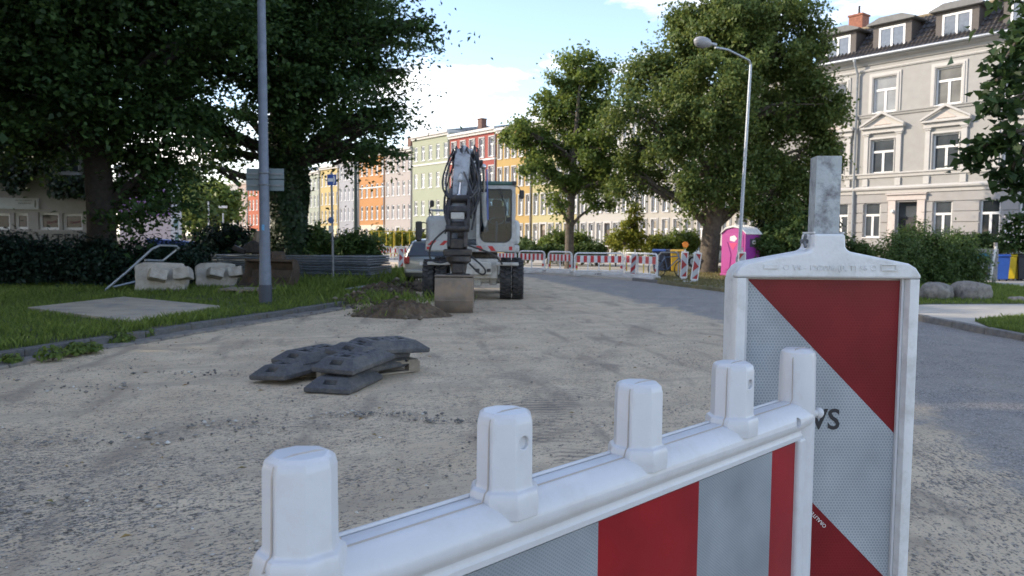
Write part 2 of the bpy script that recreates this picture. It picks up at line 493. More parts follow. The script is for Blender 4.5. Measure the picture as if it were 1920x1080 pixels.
# left verge with kerb and gutter
kl = [(-9.2,1.0), (-7.3,4.6), tuple(G(-60,690)[:2]), tuple(G(0,676)[:2]), tuple(G(200,645)[:2]), tuple(G(400,612)[:2]), tuple(G(560,588)[:2]), tuple(G(648,573)[:2])]
kl = smooth_path(kl, 2)
edge_far = [(-3.35,19.5), (-3.6,21.5), (-4.1,24.5), (-4.9,28.5), (-7.5,31.5), (-13,35), (-24,42), (-60,60)]
verge_poly = [(p.x-0.14, p.y) for p in kl] + edge_far + [(-90,60), (-90,-6), (-12,-6)]
sheet('verge', verge_poly, -0.05, KZ-0.02, M_lawn)
def kerb_row(name, path, width, z0, z1, m, step, gap=0.012):
    root = bpy.data.objects.new(name, None); col.objects.link(root); root['kind'] = 'structure'
    pp = resample(path, step)
    for i, (a, b) in enumerate(zip(pp[:-1], pp[1:])):
        c = (a+b)/2; d = b-a
        q = MB(); q.box((0,0,0), (d.length-gap, width, z1-z0))
        o = q.build('kerb_stone', m, root, bevel=0.018)
        o.location = (c.x, c.y, (z0+z1)/2 + random.uniform(-.008,.008))
        o.rotation_euler = (random.uniform(-.015,.015), random.uniform(-.008,.008), math.atan2(d.y, d.x)+random.uniform(-.008,.008))
    return root
kerb_row('kerb', kl, 0.15, -0.1, KZ, M_kerb, 1.0)
kerb_row('gutter', offset_path(kl, -0.24), 0.30, -0.1, 0.022, M_gut, 0.5)

# right verge: paving, grass, kerb
kr = [(8.4,-2), (8.25,6), (8.05,11.5), (8.15,15.5), (8.0,20), tuple(G(1372,545)[:2]), tuple(G(1300,538)[:2]), tuple(G(1225,529)[:2]), tuple(G(1130,521)[:2]), tuple(G(1020,514.5)[:2]), (-1.5,38), (-5,43.5), (-10,51), (-40,93)]
kr = smooth_path(kr, 2)
sheet('pavement', [tuple(p) for p in kr] + [(-20,95), (80,60), (80,-6), (8.6,-6)], -0.05, KZ-0.03, M_pave)
kerb_row('kerb', [p for p in kr if p.y < 30], 0.14, -0.1, KZ-0.01, M_gut, 1.0)
def patch(name, poly, z, m):
    return sheet(name, poly, -0.045, z, m)
gz = KZ-0.022
patch('grass_patch', [G(1828,602,gz), G(1870,597,gz), G(1990,588,gz), G(2100,600,gz), G(2100,660,gz), G(1960,632,gz), G(1860,615,gz)], gz, M_lawn)
patch('lawn', [G(1690,572,gz), G(1740,570,gz), G(2100,569,gz), (30,22,0), (30,25,0), G(1920,540,gz), G(1850,531,gz), G(1700,531,gz), G(1600,536,gz), G(1520,545,gz), G(1500,560,gz)], gz, M_lawn)
patch('bare_verge', [G(1385,545,gz), G(1310,536,gz), G(1235,527,gz), G(1215,519,gz), (6.5,36,0), (9,40,0), (13,40,0), (14,32,0), (12,24,0), G(1480,560,gz)], gz+0.004, M_dry)
# ------------------------------------------------------------------ shared materials
M_wplas = mat('white_plastic', (0.585, 0.59, 0.605), 0.36, 0.03, 6, 0.06, 40, dirt=(0.42,0.385,0.34), dirt_scale=24, dirt_amt=0.24)
M_wplas2 = mat('weathered_white_plastic', (0.66, 0.665, 0.66), 0.5, 0.05, 12, 0.12, 90, dirt=(0.36,0.34,0.30), dirt_scale=22, dirt_amt=0.42)
M_seam = mat('seam_dirt', (0.44, 0.39, 0.345), 0.8)
M_black = mat('black_rubber', (0.03, 0.031, 0.034), 0.75, 0.25, 20, 0.3, 60, dirt=(0.12,0.105,0.09), dirt_scale=7, dirt_amt=0.5)
M_rubber = mat('recycled_rubber', (0.052, 0.055, 0.062), 0.55, 0.3, 30, 0.6, 90, dirt=(0.17,0.155,0.135), dirt_scale=5, dirt_amt=0.6)
M_conc = mat('pale_concrete', (0.40, 0.375, 0.33), 0.9, 0.15, 5, 0.6, 25, dirt=(0.24,0.21,0.17), dirt_scale=4, dirt_amt=0.7)
M_galv = mat('galvanised_steel', (0.36, 0.39, 0.42), 0.42, 0.12, 8, 0.1, 40, metal=0.55, dirt=(0.28,0.29,0.30), dirt_scale=10, dirt_amt=0.5)
M_galvd = mat('dull_steel', (0.22, 0.235, 0.25), 0.5, 0.2, 8, 0.1, 40, metal=0.5, dirt=(0.14,0.13,0.12), dirt_scale=6, dirt_amt=0.6)
M_wood = mat('weathered_wood', (0.25, 0.215, 0.165), 0.85, 0.25, 6, 0.4, 50, dirt=(0.12,0.10,0.08), dirt_scale=4, dirt_amt=0.6)
M_text = mat('black_print', (0.02, 0.02, 0.025), 0.5, 0)
M_textw = mat('white_print', (0.7, 0.68, 0.66), 0.5, 0)
def foil(name, c, c2, spacing, tri=True, rough=0.34, wear=None):
    m = bpy.data.materials.new(name)
    t, n, l, b = nodes(m)
    tcn = n.new('ShaderNodeTexCoord'); sp = n.new('ShaderNodeSeparateXYZ'); l.new(tcn.outputs['Object'], sp.inputs[0])
    def mth(op, a, bb=None):
        q = n.new('ShaderNodeMath'); q.operation = op
        for i, x in enumerate((a, bb)):
            if x is None: continue
            if isinstance(x, (int, float)): q.inputs[i].default_value = x
            else: l.new(x, q.inputs[i])
        return q.outputs[0]
    out = None
    for a in ((0, 60, 120) if tri else (35, 145)):
        u = mth('ADD', mth('MULTIPLY', sp.outputs[0], math.sin(R(a))/spacing), mth('MULTIPLY', sp.outputs[2], math.cos(R(a))/spacing))
        f = mth('ABSOLUTE', mth('SUBTRACT', mth('FRACT', mth('ADD', u, 100.0)), 0.5))
        lt = mth('LESS_THAN', f, 0.11 if tri else 0.2)
        out = lt if out is None else mth('MAXIMUM', out, lt)
    nz = n.new('ShaderNodeTexNoise'); nz.inputs['Scale'].default_value = 9; nz.inputs['Detail'].default_value = 7; l.new(tcn.outputs['Object'], nz.inputs['Vector'])
    mk = n.new('ShaderNodeMix'); mk.data_type = 'RGBA'; l.new(out, mk.inputs[0]); mk.inputs[6].default_value = (*c, 1); mk.inputs[7].default_value = (*c2, 1)
    mr = n.new('ShaderNodeMapRange'); l.new(nz.outputs['Fac'], mr.inputs[0]); mr.inputs[1].default_value = 0.3; mr.inputs[2].default_value = 0.7
    mr.inputs[3].default_value = 0.76; mr.inputs[4].default_value = 1.1
    mm = n.new('ShaderNodeMix'); mm.data_type = 'RGBA'; mm.blend_type = 'MULTIPLY'; mm.inputs[0].default_value = 1
    l.new(mk.outputs[2], mm.inputs[6]); l.new(mr.outputs[0], mm.inputs[7]); l.new(mm.outputs[2], b.inputs['Base Color'])
    b.inputs['Roughness'].default_value = rough; b.inputs['Specular IOR Level'].default_value = 0.28
    bp = n.new('ShaderNodeBump'); bp.inputs['Strength'].default_value = 0.15; bp.inputs['Distance'].default_value = 0.001
    l.new(out, bp.inputs['Height']); l.new(bp.outputs[0], b.inputs['Normal'])
    return m
M_foilw = foil('silver_prism_foil', (0.27, 0.30, 0.325), (0.405, 0.435, 0.455), 0.0046)
M_foilr = foil('red_prism_foil', (0.165, 0.008, 0.012), (0.185, 0.014, 0.018), 0.0046)
M_foilw2 = foil('silver_honeycomb_foil', (0.215, 0.245, 0.27), (0.30, 0.325, 0.345), 0.0034, False)
M_foilr2 = foil('red_smooth_foil', (0.27, 0.007, 0.011), (0.28, 0.008, 0.012), 0.0034, False, 0.3)
M_red = mat('red_paint', (0.50, 0.03, 0.03), 0.5, 0.1)
M_white = mat('white_paint', (0.72, 0.72, 0.70), 0.5, 0.08, 5, dirt=(0.45,0.42,0.38), dirt_scale=4, dirt_amt=0.4)

def bool_cut(o, cutter):
    c = cutter.build('cutter', M_black)
    bpy.context.view_layer.update()
    c.matrix_world = o.matrix_world.copy()
    md = o.modifiers.new('cut', 'BOOLEAN'); md.operation = 'DIFFERENCE'; md.object = c; md.solver = 'EXACT'
    bpy.context.view_layer.update()
    dg = bpy.context.evaluated_depsgraph_get()
    # only the cut, not a bevel
    keep = [(m_, m_.show_viewport) for m_ in o.modifiers if m_ != md]
    for m_, _ in keep: m_.show_viewport = False
    bpy.context.view_layer.update()
    me = bpy.data.meshes.new_from_object(o.evaluated_get(bpy.context.evaluated_depsgraph_get()))
    for m_, v in keep: m_.show_viewport = v
    o.modifiers.remove(md); old = o.data; o.data = me; me.name = old.name
    bpy.data.objects.remove(c)

# ------------------------------------------------------------------ the near plastic barrier
P0 = AT(563, 850, 0.566); P4 = AT(1506, 650, 1.176)
ax = Vector((P4.x-P0.x, P4.y-P0.y, 0)); STEP = ax.length/4
KNOB = 0.080
zt = (P0.z+P4.z)/2 - KNOB               # top of the rail
bar = thing('plastic_barrier', 'white plastic barrier with stacking pegs and broad red and silver stripes, close up', 'barrier',
            (P0.x, P0.y, 0), math.atan2(ax.y, ax.x))
XE = 3.92*STEP; XS = -0.13*STEP
prof = [(.022,-.005),(.012,0),(-.004,0),(-.014,-.003),(-.022,-.009),(-.0275,-.018),(-.0285,-.025),(-.0265,-.032),(-.021,-.037),(-.018,-.040),(-.018,-.044),(-.020,-.047),(-.0195,-.053),(-.014,-.056),(.010,-.056),(.018,-.048),(.026,-.036),(.028,-.024),(.027,-.012)]
b = MB(); b.prism([(y, zt+z) for y, z in prof], XS, XE, 'x')
rail = b.build('top_rail', M_wplas, bar, smooth=True, bevel=0.002)
cut = MB(); cut.cyl((XE-.052, -.05, zt-.022), (XE-.052, -.022, zt-.022), .0075, n=16)
bool_cut(rail, cut)
b = MB(); b.b2(XS, XE, -.014, .012, zt-.80, zt-.056)
b.build('board', M_wplas, bar)
# lower rail, end posts, feet
b = MB(); b.prism([(y*0.95, zt-.80-.075-z*0.9) for y, z in prof], XS, XE, 'x'); b.build('bottom_rail', M_wplas, bar, smooth=True)
def post_part(x):
    q = MB()
    prof_ = [(.026, .06), (.0285, zt-.6), (.0275, zt-.02), (.0262, zt+.066), (.0245, zt+.075), (.019, zt+.0795), (.008, zt+KNOB+.0005)]
    q.lathe(prof_, (x, 0, 0), 24)
    return q.build('end_post', M_wplas, bar, smooth=True)
post_part(XE)
b = MB(); b.lathe([(.026,.06),(.0275,zt-.6),(.027,zt-.02)], (0,0,0), 24); b.build('end_post', M_wplas, bar, smooth=True)
b = MB(); b.b2(XE-.034, XE-.004, -.0235, .012, zt-.8, zt-.05); b.build('end_flange', M_wplas, bar, bevel=.006)
b = MB(); b.tube([(XE+.02,-.012,zt-.022),(XE+.034,-.018,zt-.022)], .006, 10); b.ball((XE+.036,-.019,zt-.022), .0085, 12, 8); b.build('locking_pin', M_wplas, bar, smooth=True)
for x in (XE, 0):
    b = MB(); b.b2(x-.11, x+.11, -.38, .38, 0, .05); b.b2(x-.06, x+.06, -.10, .10, .05, .11)
    b.build('foot', M_rubber, bar, bevel=.012)
# stacking pegs
def peg_mesh(drilled):
    q = MB()
    T = Matrix.Rotation(R(22.5), 4, 'Z')
    q.lathe([(.0345, -.017), (.0352, -.008), (.0350, .003), (.0332, .0075), (.0292, .0095), (.0283, .013), (.0279, .070), (.0262, .0765), (.0222, .0798), (.010, .0806)], (0,0,0), 8, 0, T)
    o = q.build('stacking_peg', M_wplas, bar, bevel=.0014, seg=2)
    if drilled:
        c = MB(); c.cyl((.0215, 0, .053), (.05, 0, .053), .0060, n=14, M=Matrix.Rotation(R(-90), 4, 'Z'))
        bool_cut(o, c)
    return o
for drilled in (False, True):
    pg = peg_mesh(drilled)
    for i, k in enumerate((1, 3) if drilled else (0, 2)):
        c = pg
        if i: c = pg.copy(); col.objects.link(c); c.parent = bar
        c.location = (k*STEP, 0, zt)
# mould seam running along the rail and over each peg
pts = [(XS, -.006, zt-.0002)]
for k in range(0, 4):
    x = k*STEP
    for dx, dz in ((-.0345,-.0002), (-.0326,.003), (-.0308,.0075), (-.0281,.0095), (-.0272,.014), (-.0263,.067), (-.0246,.0745), (-.0205,.0788), (-.009,.0808), (.009,.0808), (.0205,.0788), (.0246,.0745), (.0263,.067), (.0272,.014), (.0281,.0095), (.0308,.0075), (.0326,.003), (.0345,-.0002)):
        pts.append((x+dx, -.006, zt+dz))
pts += [(XE-.036, -.006, zt-.0002), (XE-.0285, -.006, zt+.006), (XE-.0262, -.004, zt+.066), (XE-.018, -.004, zt+.0805), (XE+.015, -.004, zt+.0805)]
b = MB(); b.tube(pts, .0008, 5); b.build('mould_seam', M_seam, bar)
b = MB(); b.tube([(XS, .016, zt+.0003), (XE-.03, .016, zt+.0003)], .0022, 6); b.build('rail_ridge', M_wplas, bar)
# stripes: flat foil in the recessed board
ks = [-.12, -.11, 0.66, 1.583, 2.513, 3.42, 3.83]
for i, (a, c) in enumerate(zip(ks[:-1], ks[1:])):
    red = i % 2 == 1
    q = MB()
    x0, x1 = a*STEP, c*STEP
    poly = [(x0, zt-.795), (x1, zt-.795), (x1, zt-.0565), (x0, zt-.0565)]
    q.prism(poly, -.0155, -.0138, 'y')
    q.build('red_stripe' if red else 'silver_stripe', M_foilr2 if red else M_foilw2, bar)

# ------------------------------------------------------------------ the near guide beacon
YB = 1.285
cB = AT(1547, 490, YB); TB = cB.z
bk = thing('guide_beacon', 'big near guide beacon with red and silver diagonals, lettered VS, behind the plastic barrier', 'beacon',
           (cB.x, YB, 0), R(1.0)); bk.scale = (.968, 1, 1)
pw = 0.161
out = [(-pw, TB-1.06), (-pw, TB-.034), (-.158, TB-.020), (-.150, TB-.009), (-.138, TB-.002), (-.038, TB+.0165), (-.031, TB+.019), (-.0275, TB+.025), (-.0262, TB+.046),
       (.0262, TB+.046), (.0275, TB+.025), (.031, TB+.019), (.038, TB+.0165), (.138, TB-.002), (.150, TB-.009), (.158, TB-.020), (pw, TB-.034), (pw, TB-1.06)]
b = MB(); b.prism(out, .006, .042, 'y'); b.build('backing_board', M_wplas2, bk, bevel=.004)
HB = TB-.0275                           # lower edge of the header
hd = [(-.1609, HB)] + out[2:-2] + [(.1609, HB)]
b = MB(); b.prism(hd, -.018, .005, 'y'); b.build('header', M_wplas2, bk, bevel=.0055, seg=3)
for s in (-1, 1):
    b = MB()
    pr = [(s*.1605, .005), (s*.1605, -.010), (s*.156, -.0165), (s*.148, -.0185), (s*.141, -.0165), (s*.1385, -.008), (s*.1375, .005)]
    b.prism(pr if s > 0 else pr[::-1], TB-1.06, HB-.0006, 'z'); b.build('side_rail', M_wplas2, bk, smooth=True)
    b = MB(); b.b2(min(s*.1372, s*.1333), max(s*.1372, s*.1333), -.004, .005, TB-1.0, HB-.0008); b.build('inner_lip', M_wplas, bk)
b = MB(); b.b2(-.1605, .1605, -.018, .005, TB-1.10, TB-1.061); b.build('bottom_bar', M_wplas2, bk, bevel=.005)
fx, ft = .1330, HB-.0035
edges = [0.0]
A = 2*fx*0.975
def band(z0, z1, nm, m):                 # diagonal band between two 45-degree lines, clipped to the foil
    lo = TB-1.0
    def zl(z, x): return z - (x+fx)*0.975
    poly = [(-fx, min(zl(z0,-fx), ft)), (fx, min(zl(z0,fx), ft)), (fx, max(zl(z1,fx), lo)), (-fx, max(zl(z1,-fx), lo))]
    if nm == 'top': poly = [(-fx+.0004, ft), (fx, ft), (fx, zl(ft, fx))]
    q = MB(); q.prism(poly, .0022, .0055, 'y'); return q
band(0, 0, 'top', None).build('red_stripe', M_foilr, bk)
z = ft; k = 0
while z - A > TB-1.02 or k < 3:
    band(z, z-.257, 'x', None).build('silver_stripe' if k % 2 == 0 else 'red_stripe', M_foilw if k % 2 == 0 else M_foilr, bk)
    z -= .257; k += 1
    if k > 3: break
RX = Matrix.Rotation(R(90), 4, 'X')
def front(x, z, y, rot=0.0): return Matrix.Translation((x, y, z)) @ RX @ Matrix.Rotation(rot, 4, 'Z')
sB = YB/F
tx = text('VS', 0.0495, bk, front((1558-1547)*sB+.001, TB-(792-490)*sB, .0015), M_text, .0003, bold=.0008)
text('ORALITE', 0.0092, bk, front((1553-1547)*sB, TB-(984-490)*sB-.001, .0015, R(136)), M_textw, .0003)
text('V4 - 12/2006 (B, T) 56', 0.0128, bk, front((1548-1547)*sB, TB-(502-490)*sB, -.0185), M_wplas2, .0011, spacing=1.08)
for px_, w_, in_ in ((1434, .024, 0), (1661, .027, 1)):
    b = MB(); x = (px_-1547)*sB; zc = TB-(500-490)*sB
    if not in_: b.b2(x-w_/2, x+w_/2, -.0205, -.0178, zc-.004, zc+.004)
    else:
        for (xa, xb, za, zb) in ((-w_/2, w_/2, .0035, .0055), (-w_/2, w_/2, -.0055, -.0035), (-w_/2, -w_/2+.002, -.0034, .0034), (w_/2-.002, w_/2, -.0034, .0034)):
            b.b2(x+xa, x+xb, -.0205, -.0178, zc+za, zc+zb)
    b.build('embossed_block', M_wplas2, bk, bevel=.0008)
for px_ in (1464, 1632):
    b = MB(); x = (px_-1547)*sB; zc = TB-(501-490)*sB
    b.tube([(x+.0042*math.cos(a), -.0182, zc+.0042*math.sin(a)) for a in [i*math.pi/8 for i in range(17)]], .0009, 6)
    b.build('embossed_ring', M_wplas2, bk)
# steel tube through the beacon
M_tube = mat('flaking_zinc_tube', (0.40, 0.43, 0.435), 0.55, 0.08, 20, 0.25, 60, metal=0.0, dirt=(0.13,0.125,0.14), dirt_scale=34, dirt_amt=1.0)
tz = AT(1547, 293, YB).z; h = .0203
def square_tube(z0, z1, y):
    q = MB()
    for (x0, x1, y0, y1) in ((-h, h, -h, -h+.0025), (-h, h, h-.0025, h), (-h, -h+.0025, -h+.0025, h-.0025), (h-.0025, h, -h+.0025, h-.0025)):
        q.b2(x0, x1, y0, y1, z0, z1)
    o = q.build('steel_tube', M_tube, bk); o.location = (-.0075, y, 0); return o
o = square_tube(TB+.0465, tz, .014); o.rotation_euler = (0, R(.3), R(-8))
square_tube(.08, TB-1.101, .014)
for sx_ in (-1, 1):
    b = MB(); b.b2(*sorted((sx_*.0235, sx_*.0262)), -.012, .036, TB+.0462, TB+.0490); b.build('socket_lip', M_wplas2, bk)
b = MB(); b.tube([(-.024, .012, TB+.033), (-.039, .012, TB+.033)], .004, 8); b.box((-.0345, .004, TB+.038), (.004, .006, .014), rx=.5); b.box((-.0345, .004, TB+.029), (.004, .006, .014), rx=-.6)
b.build('wing_nut', M_galvd, bk, bevel=.001)
b = MB(); b.b2(-.40, .40, -.12, .28, 0, .10); b.build('foot_plate', M_rubber, bk, bevel=.03)

# ------------------------------------------------------------------ rubber foot plates heaped on a pallet
def plate_mesh():
    q = MB()
    a, c = .24, .43
    rings = [(a-.01, c-.01, 0), (a, c, .012), (a, c, .048), (a-.085, c-.145, .135)]
    vs = []; fs = []
    for (x, y, z) in rings: vs += [(-x,-y,z),(x,-y,z),(x,y,z),(-x,y,z)]
    for i in range(3):
        for k in range(4): fs.append((i*4+k, i*4+(k+1)%4, i*4+4+(k+1)%4, i*4+4+k))
    fs += [(3,2,1,0), (12,13,14,15)]
    q.add(vs, fs)
    o = q.build('foot_plate', M_rubber, None)
    c_ = MB()
    for s in (-1, 1):
        c_.box((0, s*.345, .105), (.135, .062, .09))
        c_.box((0, s*.17, .135), (.10, .10, .16))
    for sx in (-.11, .11):
        for sy in (-.2, -.07, .07, .2): c_.box((sx*0.95, sy, .134), (.035, .05, .02))
    for sy in (-.06, .06): c_.box((0, sy, .134), (.06, .03, .02))
    bool_cut(o, c_)
    md = o.modifiers.new('bevel', 'BEVEL'); md.width = .004; md.segments = 2; md.limit_method = 'ANGLE'; md.harden_normals = True
    o.data.polygons.foreach_set('use_smooth', [True]*len(o.data.polygons))
    return o
pl0 = plate_mesh()
spots = [ # near-end pixel, depth, heading (deg right of straight ahead), tilt x, tilt y, label
    (612, 741, 7.35, 12, 0.0, 0.0, 'grey rubber foot plate lying flat on the sand in front of the heap'),
    (500, 711, 7.80, 26, 2.0, -4.0, 'rubber foot plate with pale blue worn edge sticking out leftmost of the heap'),
    (538, 685, 8.15, 30, 1.0, 2.0, 'rubber foot plate second from the top, upper left in the heap'),
    (622, 697, 7.55, 20, 3.0, 1.0, 'topmost rubber foot plate of the heap, with a pale scuffed front lip'),
    (640, 676, 8.0, 30, -4.0, 6.0, 'rubber foot plate half hidden at the back of the heap under the topmost ones'),
    (640, 700, 8.1, 34, 0.0, 0.0, 'rubber foot plate low in the right of the heap on the pallet'),
    (662, 664, 8.25, 46, -3.0, 3.0, 'rubber foot plate jutting out highest at the right of the heap'),
]
for i, (px_, py_, Y_, hd_, tx_, ty_, lb) in enumerate(spots):
    o = pl0 if i == 0 else pl0.copy()
    if i: col.objects.link(o)
    p = AT(px_, py_, Y_); a = R(hd_)
    rot = Matrix.Rotation(-a, 4, 'Z') @ Matrix.Rotation(R(tx_), 4, 'X') @ Matrix.Rotation(R(ty_), 4, 'Y')
    c = p + Vector((math.sin(a), math.cos(a), 0))*.43
    if i == 0: c.z = 0.0
    o.matrix_world = Matrix.Translation(c) @ rot
    tag(o, lb, 'foot plate', 'rubber foot plates heaped on the road')
M_white_scrap = mat('white_scrap', (0.8, 0.8, 0.82), 0.6, 0.05)
def pallet(loc, rz, label, n=7, Lx=1.2, Ly=0.8):
    r = thing('pallet', label, 'pallet', loc, rz)
    for k in range(n):
        q = MB(); q.box((-Lx/2+Lx*(k+.5)/n, 0, .133), (Lx/n*0.74, Ly, .022)); q.build('deck_board', M_wood, r)
    for k in (-1, 0, 1):
        q = MB(); q.box((0, k*(Ly/2-.05), .112), (Lx, .1, .02)); q.build('stringer_board', M_wood, r)
        q = MB(); q.box((0, k*(Ly/2-.05), .011), (Lx, .1, .02)); q.build('bottom_board', M_wood, r)
        for j in (-1, 0, 1):
            q = MB(); q.box((j*(Lx/2-.07), k*(Ly/2-.05), .0615), (.14, .1, .08)); q.build('block', M_wood, r)
    return r
pc = AT(640, 712, 8.25)
pallet((pc.x+.08, 8.62, 0.0), R(38), 'wooden pallet under the heap of rubber foot plates')

# ------------------------------------------------------------------ excavator
M_exw = mat('worn_white_enamel', (0.50, 0.515, 0.515), 0.4, 0.06, 3, 0.05, 20, dirt=(0.24,0.22,0.19), dirt_scale=5, dirt_amt=0.55)
M_exg = mat('grey_chassis_paint', (0.50, 0.49, 0.46), 0.55, 0.1, 3, 0.05, 20, dirt=(0.22,0.18,0.14), dirt_scale=4, dirt_amt=0.8)
M_exd = mat('sooty_arm_paint', (0.33, 0.34, 0.345), 0.5, 0.15, 3, 0.05, 20, dirt=(0.07,0.065,0.06), dirt_scale=5, dirt_amt=0.8)
M_teal = mat('teal_paint', (0.05, 0.13, 0.11), 0.4, 0.1, dirt=(0.2,0.2,0.18), dirt_scale=6, dirt_amt=0.4)
M_iron = mat('greasy_iron', (0.035, 0.033, 0.033), 0.5, 0.3, 10, 0.3, 30, metal=0.3, dirt=(0.13,0.10,0.075), dirt_scale=7, dirt_amt=0.6)
M_chrome = mat('ram_chrome', (0.6, 0.6, 0.6), 0.15, 0.02, metal=1)
M_rust = mat('worn_bucket_steel', (0.20, 0.165, 0.135), 0.55, 0.2, 4, 0.15, 30, metal=0.3, dirt=(0.30,0.21,0.13), dirt_scale=3, dirt_amt=0.7)
M_hose = mat('black_hose', (0.02, 0.02, 0.021), 0.45, 0.1)
M_glass = glass_mat('cab_glass', (0.46, 0.56, 0.62), -0.002)
M_glass2 = glass_mat('clear_cab_glass', (0.72, 0.80, 0.86), -0.014)
M_seat = mat('dark_seat_cloth', (0.026, 0.031, 0.038), 0.9, 0.1)
YE = 19.7
def X_(px_, Y): return (px_-960)/F*Y
EX = X_(888, YE)
ex = thing('wheeled_excavator', 'white wheeled excavator with raised jointed arm standing on the sandy road', 'excavator', (EX, YE, 0), 0)
PX = YE/F
def ez(y): return 1.5-(y-449)*PX
# wheels
def wheel_mesh(r, w_):
    q = MB()
    prof = [(r*.52, -w_/2+.03), (r*.6, -w_/2), (r*.86, -w_/2), (r*.94, -w_/2+.03), (r*.94, w_/2-.03), (r*.86, w_/2), (r*.6, w_/2), (r*.52, w_/2-.03)]
    q.lathe(prof, (0,0,0), 28)
    n = 22
    for k in range(n):
        for s in (-1, 1):
            a = 2*math.pi*(k+(.25 if s > 0 else -.25)*1.0)/n
            T = Matrix.Rotation(a, 4, 'Z') @ Matrix.Translation((r*.955, 0, s*w_*.24)) @ Matrix.Rotation(R(24*s), 4, 'X')
            q.box((0,0,0), (r*.10, r*.115, w_*.5), 0, T)
    me = q.mesh('tyre', M_black)
    q = MB(); q.lathe([(r*.55,-w_*.35),(r*.53,-w_*.05),(r*.30,-w_*.02),(r*.22,-w_*.2),(r*.2,w_*.35),(r*.55,w_*.36)], (0,0,0), 20)
    return me, q.mesh('rim', M_exg, True)
wm_, rim_ = wheel_mesh(.495, .285)
for (x, y, s) in ((.82,0,1), (1.13,0,1), (-.82,0,-1), (-1.13,0,-1), (.80,2.6,1), (1.11,2.6,1), (-.80,2.6,-1), (-1.11,2.6,-1)):
    o = link(wm_, 'wheel', ex); o.location = (x, y, .495); o.rotation_euler = (0, R(90), R(0))
    rr = link(rim_, 'rim', o)
    if s < 0: rr.rotation_euler = (R(180), 0, 0)
b = MB(); b.cyl((-.68,0,.495),(.68,0,.495), .11, n=12); b.box((0,0,.5), (.4,.34,.34)); b.box((.5,0,.5),(.2,.3,.3)); b.box((-.5,0,.5),(.2,.3,.3)); b.build('front_axle', M_exg, ex, bevel=.03)
b = MB(); b.cyl((-.68,2.6,.495),(.68,2.6,.495), .11, n=12); b.box((0,2.6,.5), (.4,.34,.34)); b.build('rear_axle', M_exg, ex, bevel=.03)
b = MB(); b.b2(-.58,.62,-.35,3.1,.52,1.02); b.b2(-.42,.46,-.52,-.35,.62,.95); b.build('chassis', M_exg, ex, bevel=.03)
for x in (-.25, .12, .4):
    q = MB(); q.b2(x-.05, x+.05, -.545, -.522, .70, .78); q.build('tie_bracket', M_iron, ex)
for s in (-1, 1):
    q = MB(); q.b2(s*.86-.28, s*.86+.28, -.55, -.38, .86, .94); q.build('mudguard', M_exg, ex, bevel=.02)
b = MB(); b.lathe([(.55,1.0),(.58,1.03),(.58,1.15),(.52,1.18)], (0,1.25,0), 24); b.build('slew_ring', M_iron, ex)
b = MB(); b.b2(-1.2,1.16,-.05,2.55,1.18,1.36); b.build('slewing_deck', M_exw, ex, bevel=.03)
b = MB(); b.b2(-1.2,1.18,1.45,2.75,1.36,2.05); b.build('engine_cover', M_exw, ex, bevel=.12, seg=3)
b = MB(); b.b2(-1.24,-.56,-.02,1.44,1.36,ez(405)); b.build('fuel_tank_cover', M_exw, ex, bevel=.14, seg=4)
b = MB(); b.b2(-1.235,-.50,-.075,-.022,1.21,1.47); b.build('left_bumper', M_exw, ex, bevel=.02)
def chevron(x0, z0, z1, w_, lean, y):
    q = MB(); q.prism([(x0, z0), (x0+w_, z0), (x0+w_+lean, z1), (x0+lean, z1)], y-.004, y, 'y'); return q.build('warning_stripe', M_red, ex)
chevron(-1.18, 1.35, 1.465, .11, .12, -.0765); chevron(-.88, 1.35, 1.465, .11, .12, -.0765)
b = MB(); b.b2(-1.20,-1.12,-.082,-.0765,1.24,1.31); b.build('rear_lamp', M_red, ex)
# cab
cx0, cx1 = .07, 1.05
CY = -.32
b = MB()
ww0, ww1, wz0, wz1 = .175, .945, ez(453), ez(357)
cz0, cz1 = ez(460), ez(349)
def frame_with_window(q, y0, y1, outer, inner):
    no = len(outer)
    vs = [(x, y0, z) for x, z in outer] + [(x, y0, z) for x, z in inner] + [(x, y1, z) for x, z in outer] + [(x, y1, z) for x, z in inner]
    fs = []
    for i in range(no):
        j = (i+1) % no
        fs += [(i, j, no+j, no+i), (2*no+i, 3*no+i, 3*no+j, 2*no+j), (i, 2*no+i, 2*no+j, j), (no+i, no+j, 3*no+j, 3*no+i)]
    q.add(vs, fs)
def rrect(x0, x1, z0, z1, rb, rt, n=5):
    p = []
    for cx_, cz_, r, a0 in ((x1-rb, z0+rb, rb, -90), (x1-rt, z1-rt, rt, 0), (x0+rt, z1-rt, rt, 90), (x0+rb, z0+rb, rb, 180)):
        for i in range(n+1):
            a = R(a0+90*i/n); p.append((cx_+r*math.cos(a), cz_+r*math.sin(a)))
    return p
inner = rrect(ww0, ww1, wz0, wz1, .17, .05)
outer = rrect(cx0, cx1, cz0, cz1, .06, .06)
frame_with_window(b, CY, CY+.09, outer, inner)
b.build('cab_front', M_exw, ex, bevel=.012)
b = MB(); frame_with_window(b, CY-.006, CY+.012, rrect(ww0-.018, ww1+.018, wz0-.018, wz1+.018, .185, .06), rrect(ww0+.012, ww1-.012, wz0+.012, wz1-.012, .16, .04)); b.build('window_seal', M_hose, ex)
b = MB(); b.prism(rrect(ww0+.005, ww1-.005, wz0+.005, wz1-.005, .165, .045), CY+.03, CY+.036, 'y'); b.build('windscreen', M_glass, ex)
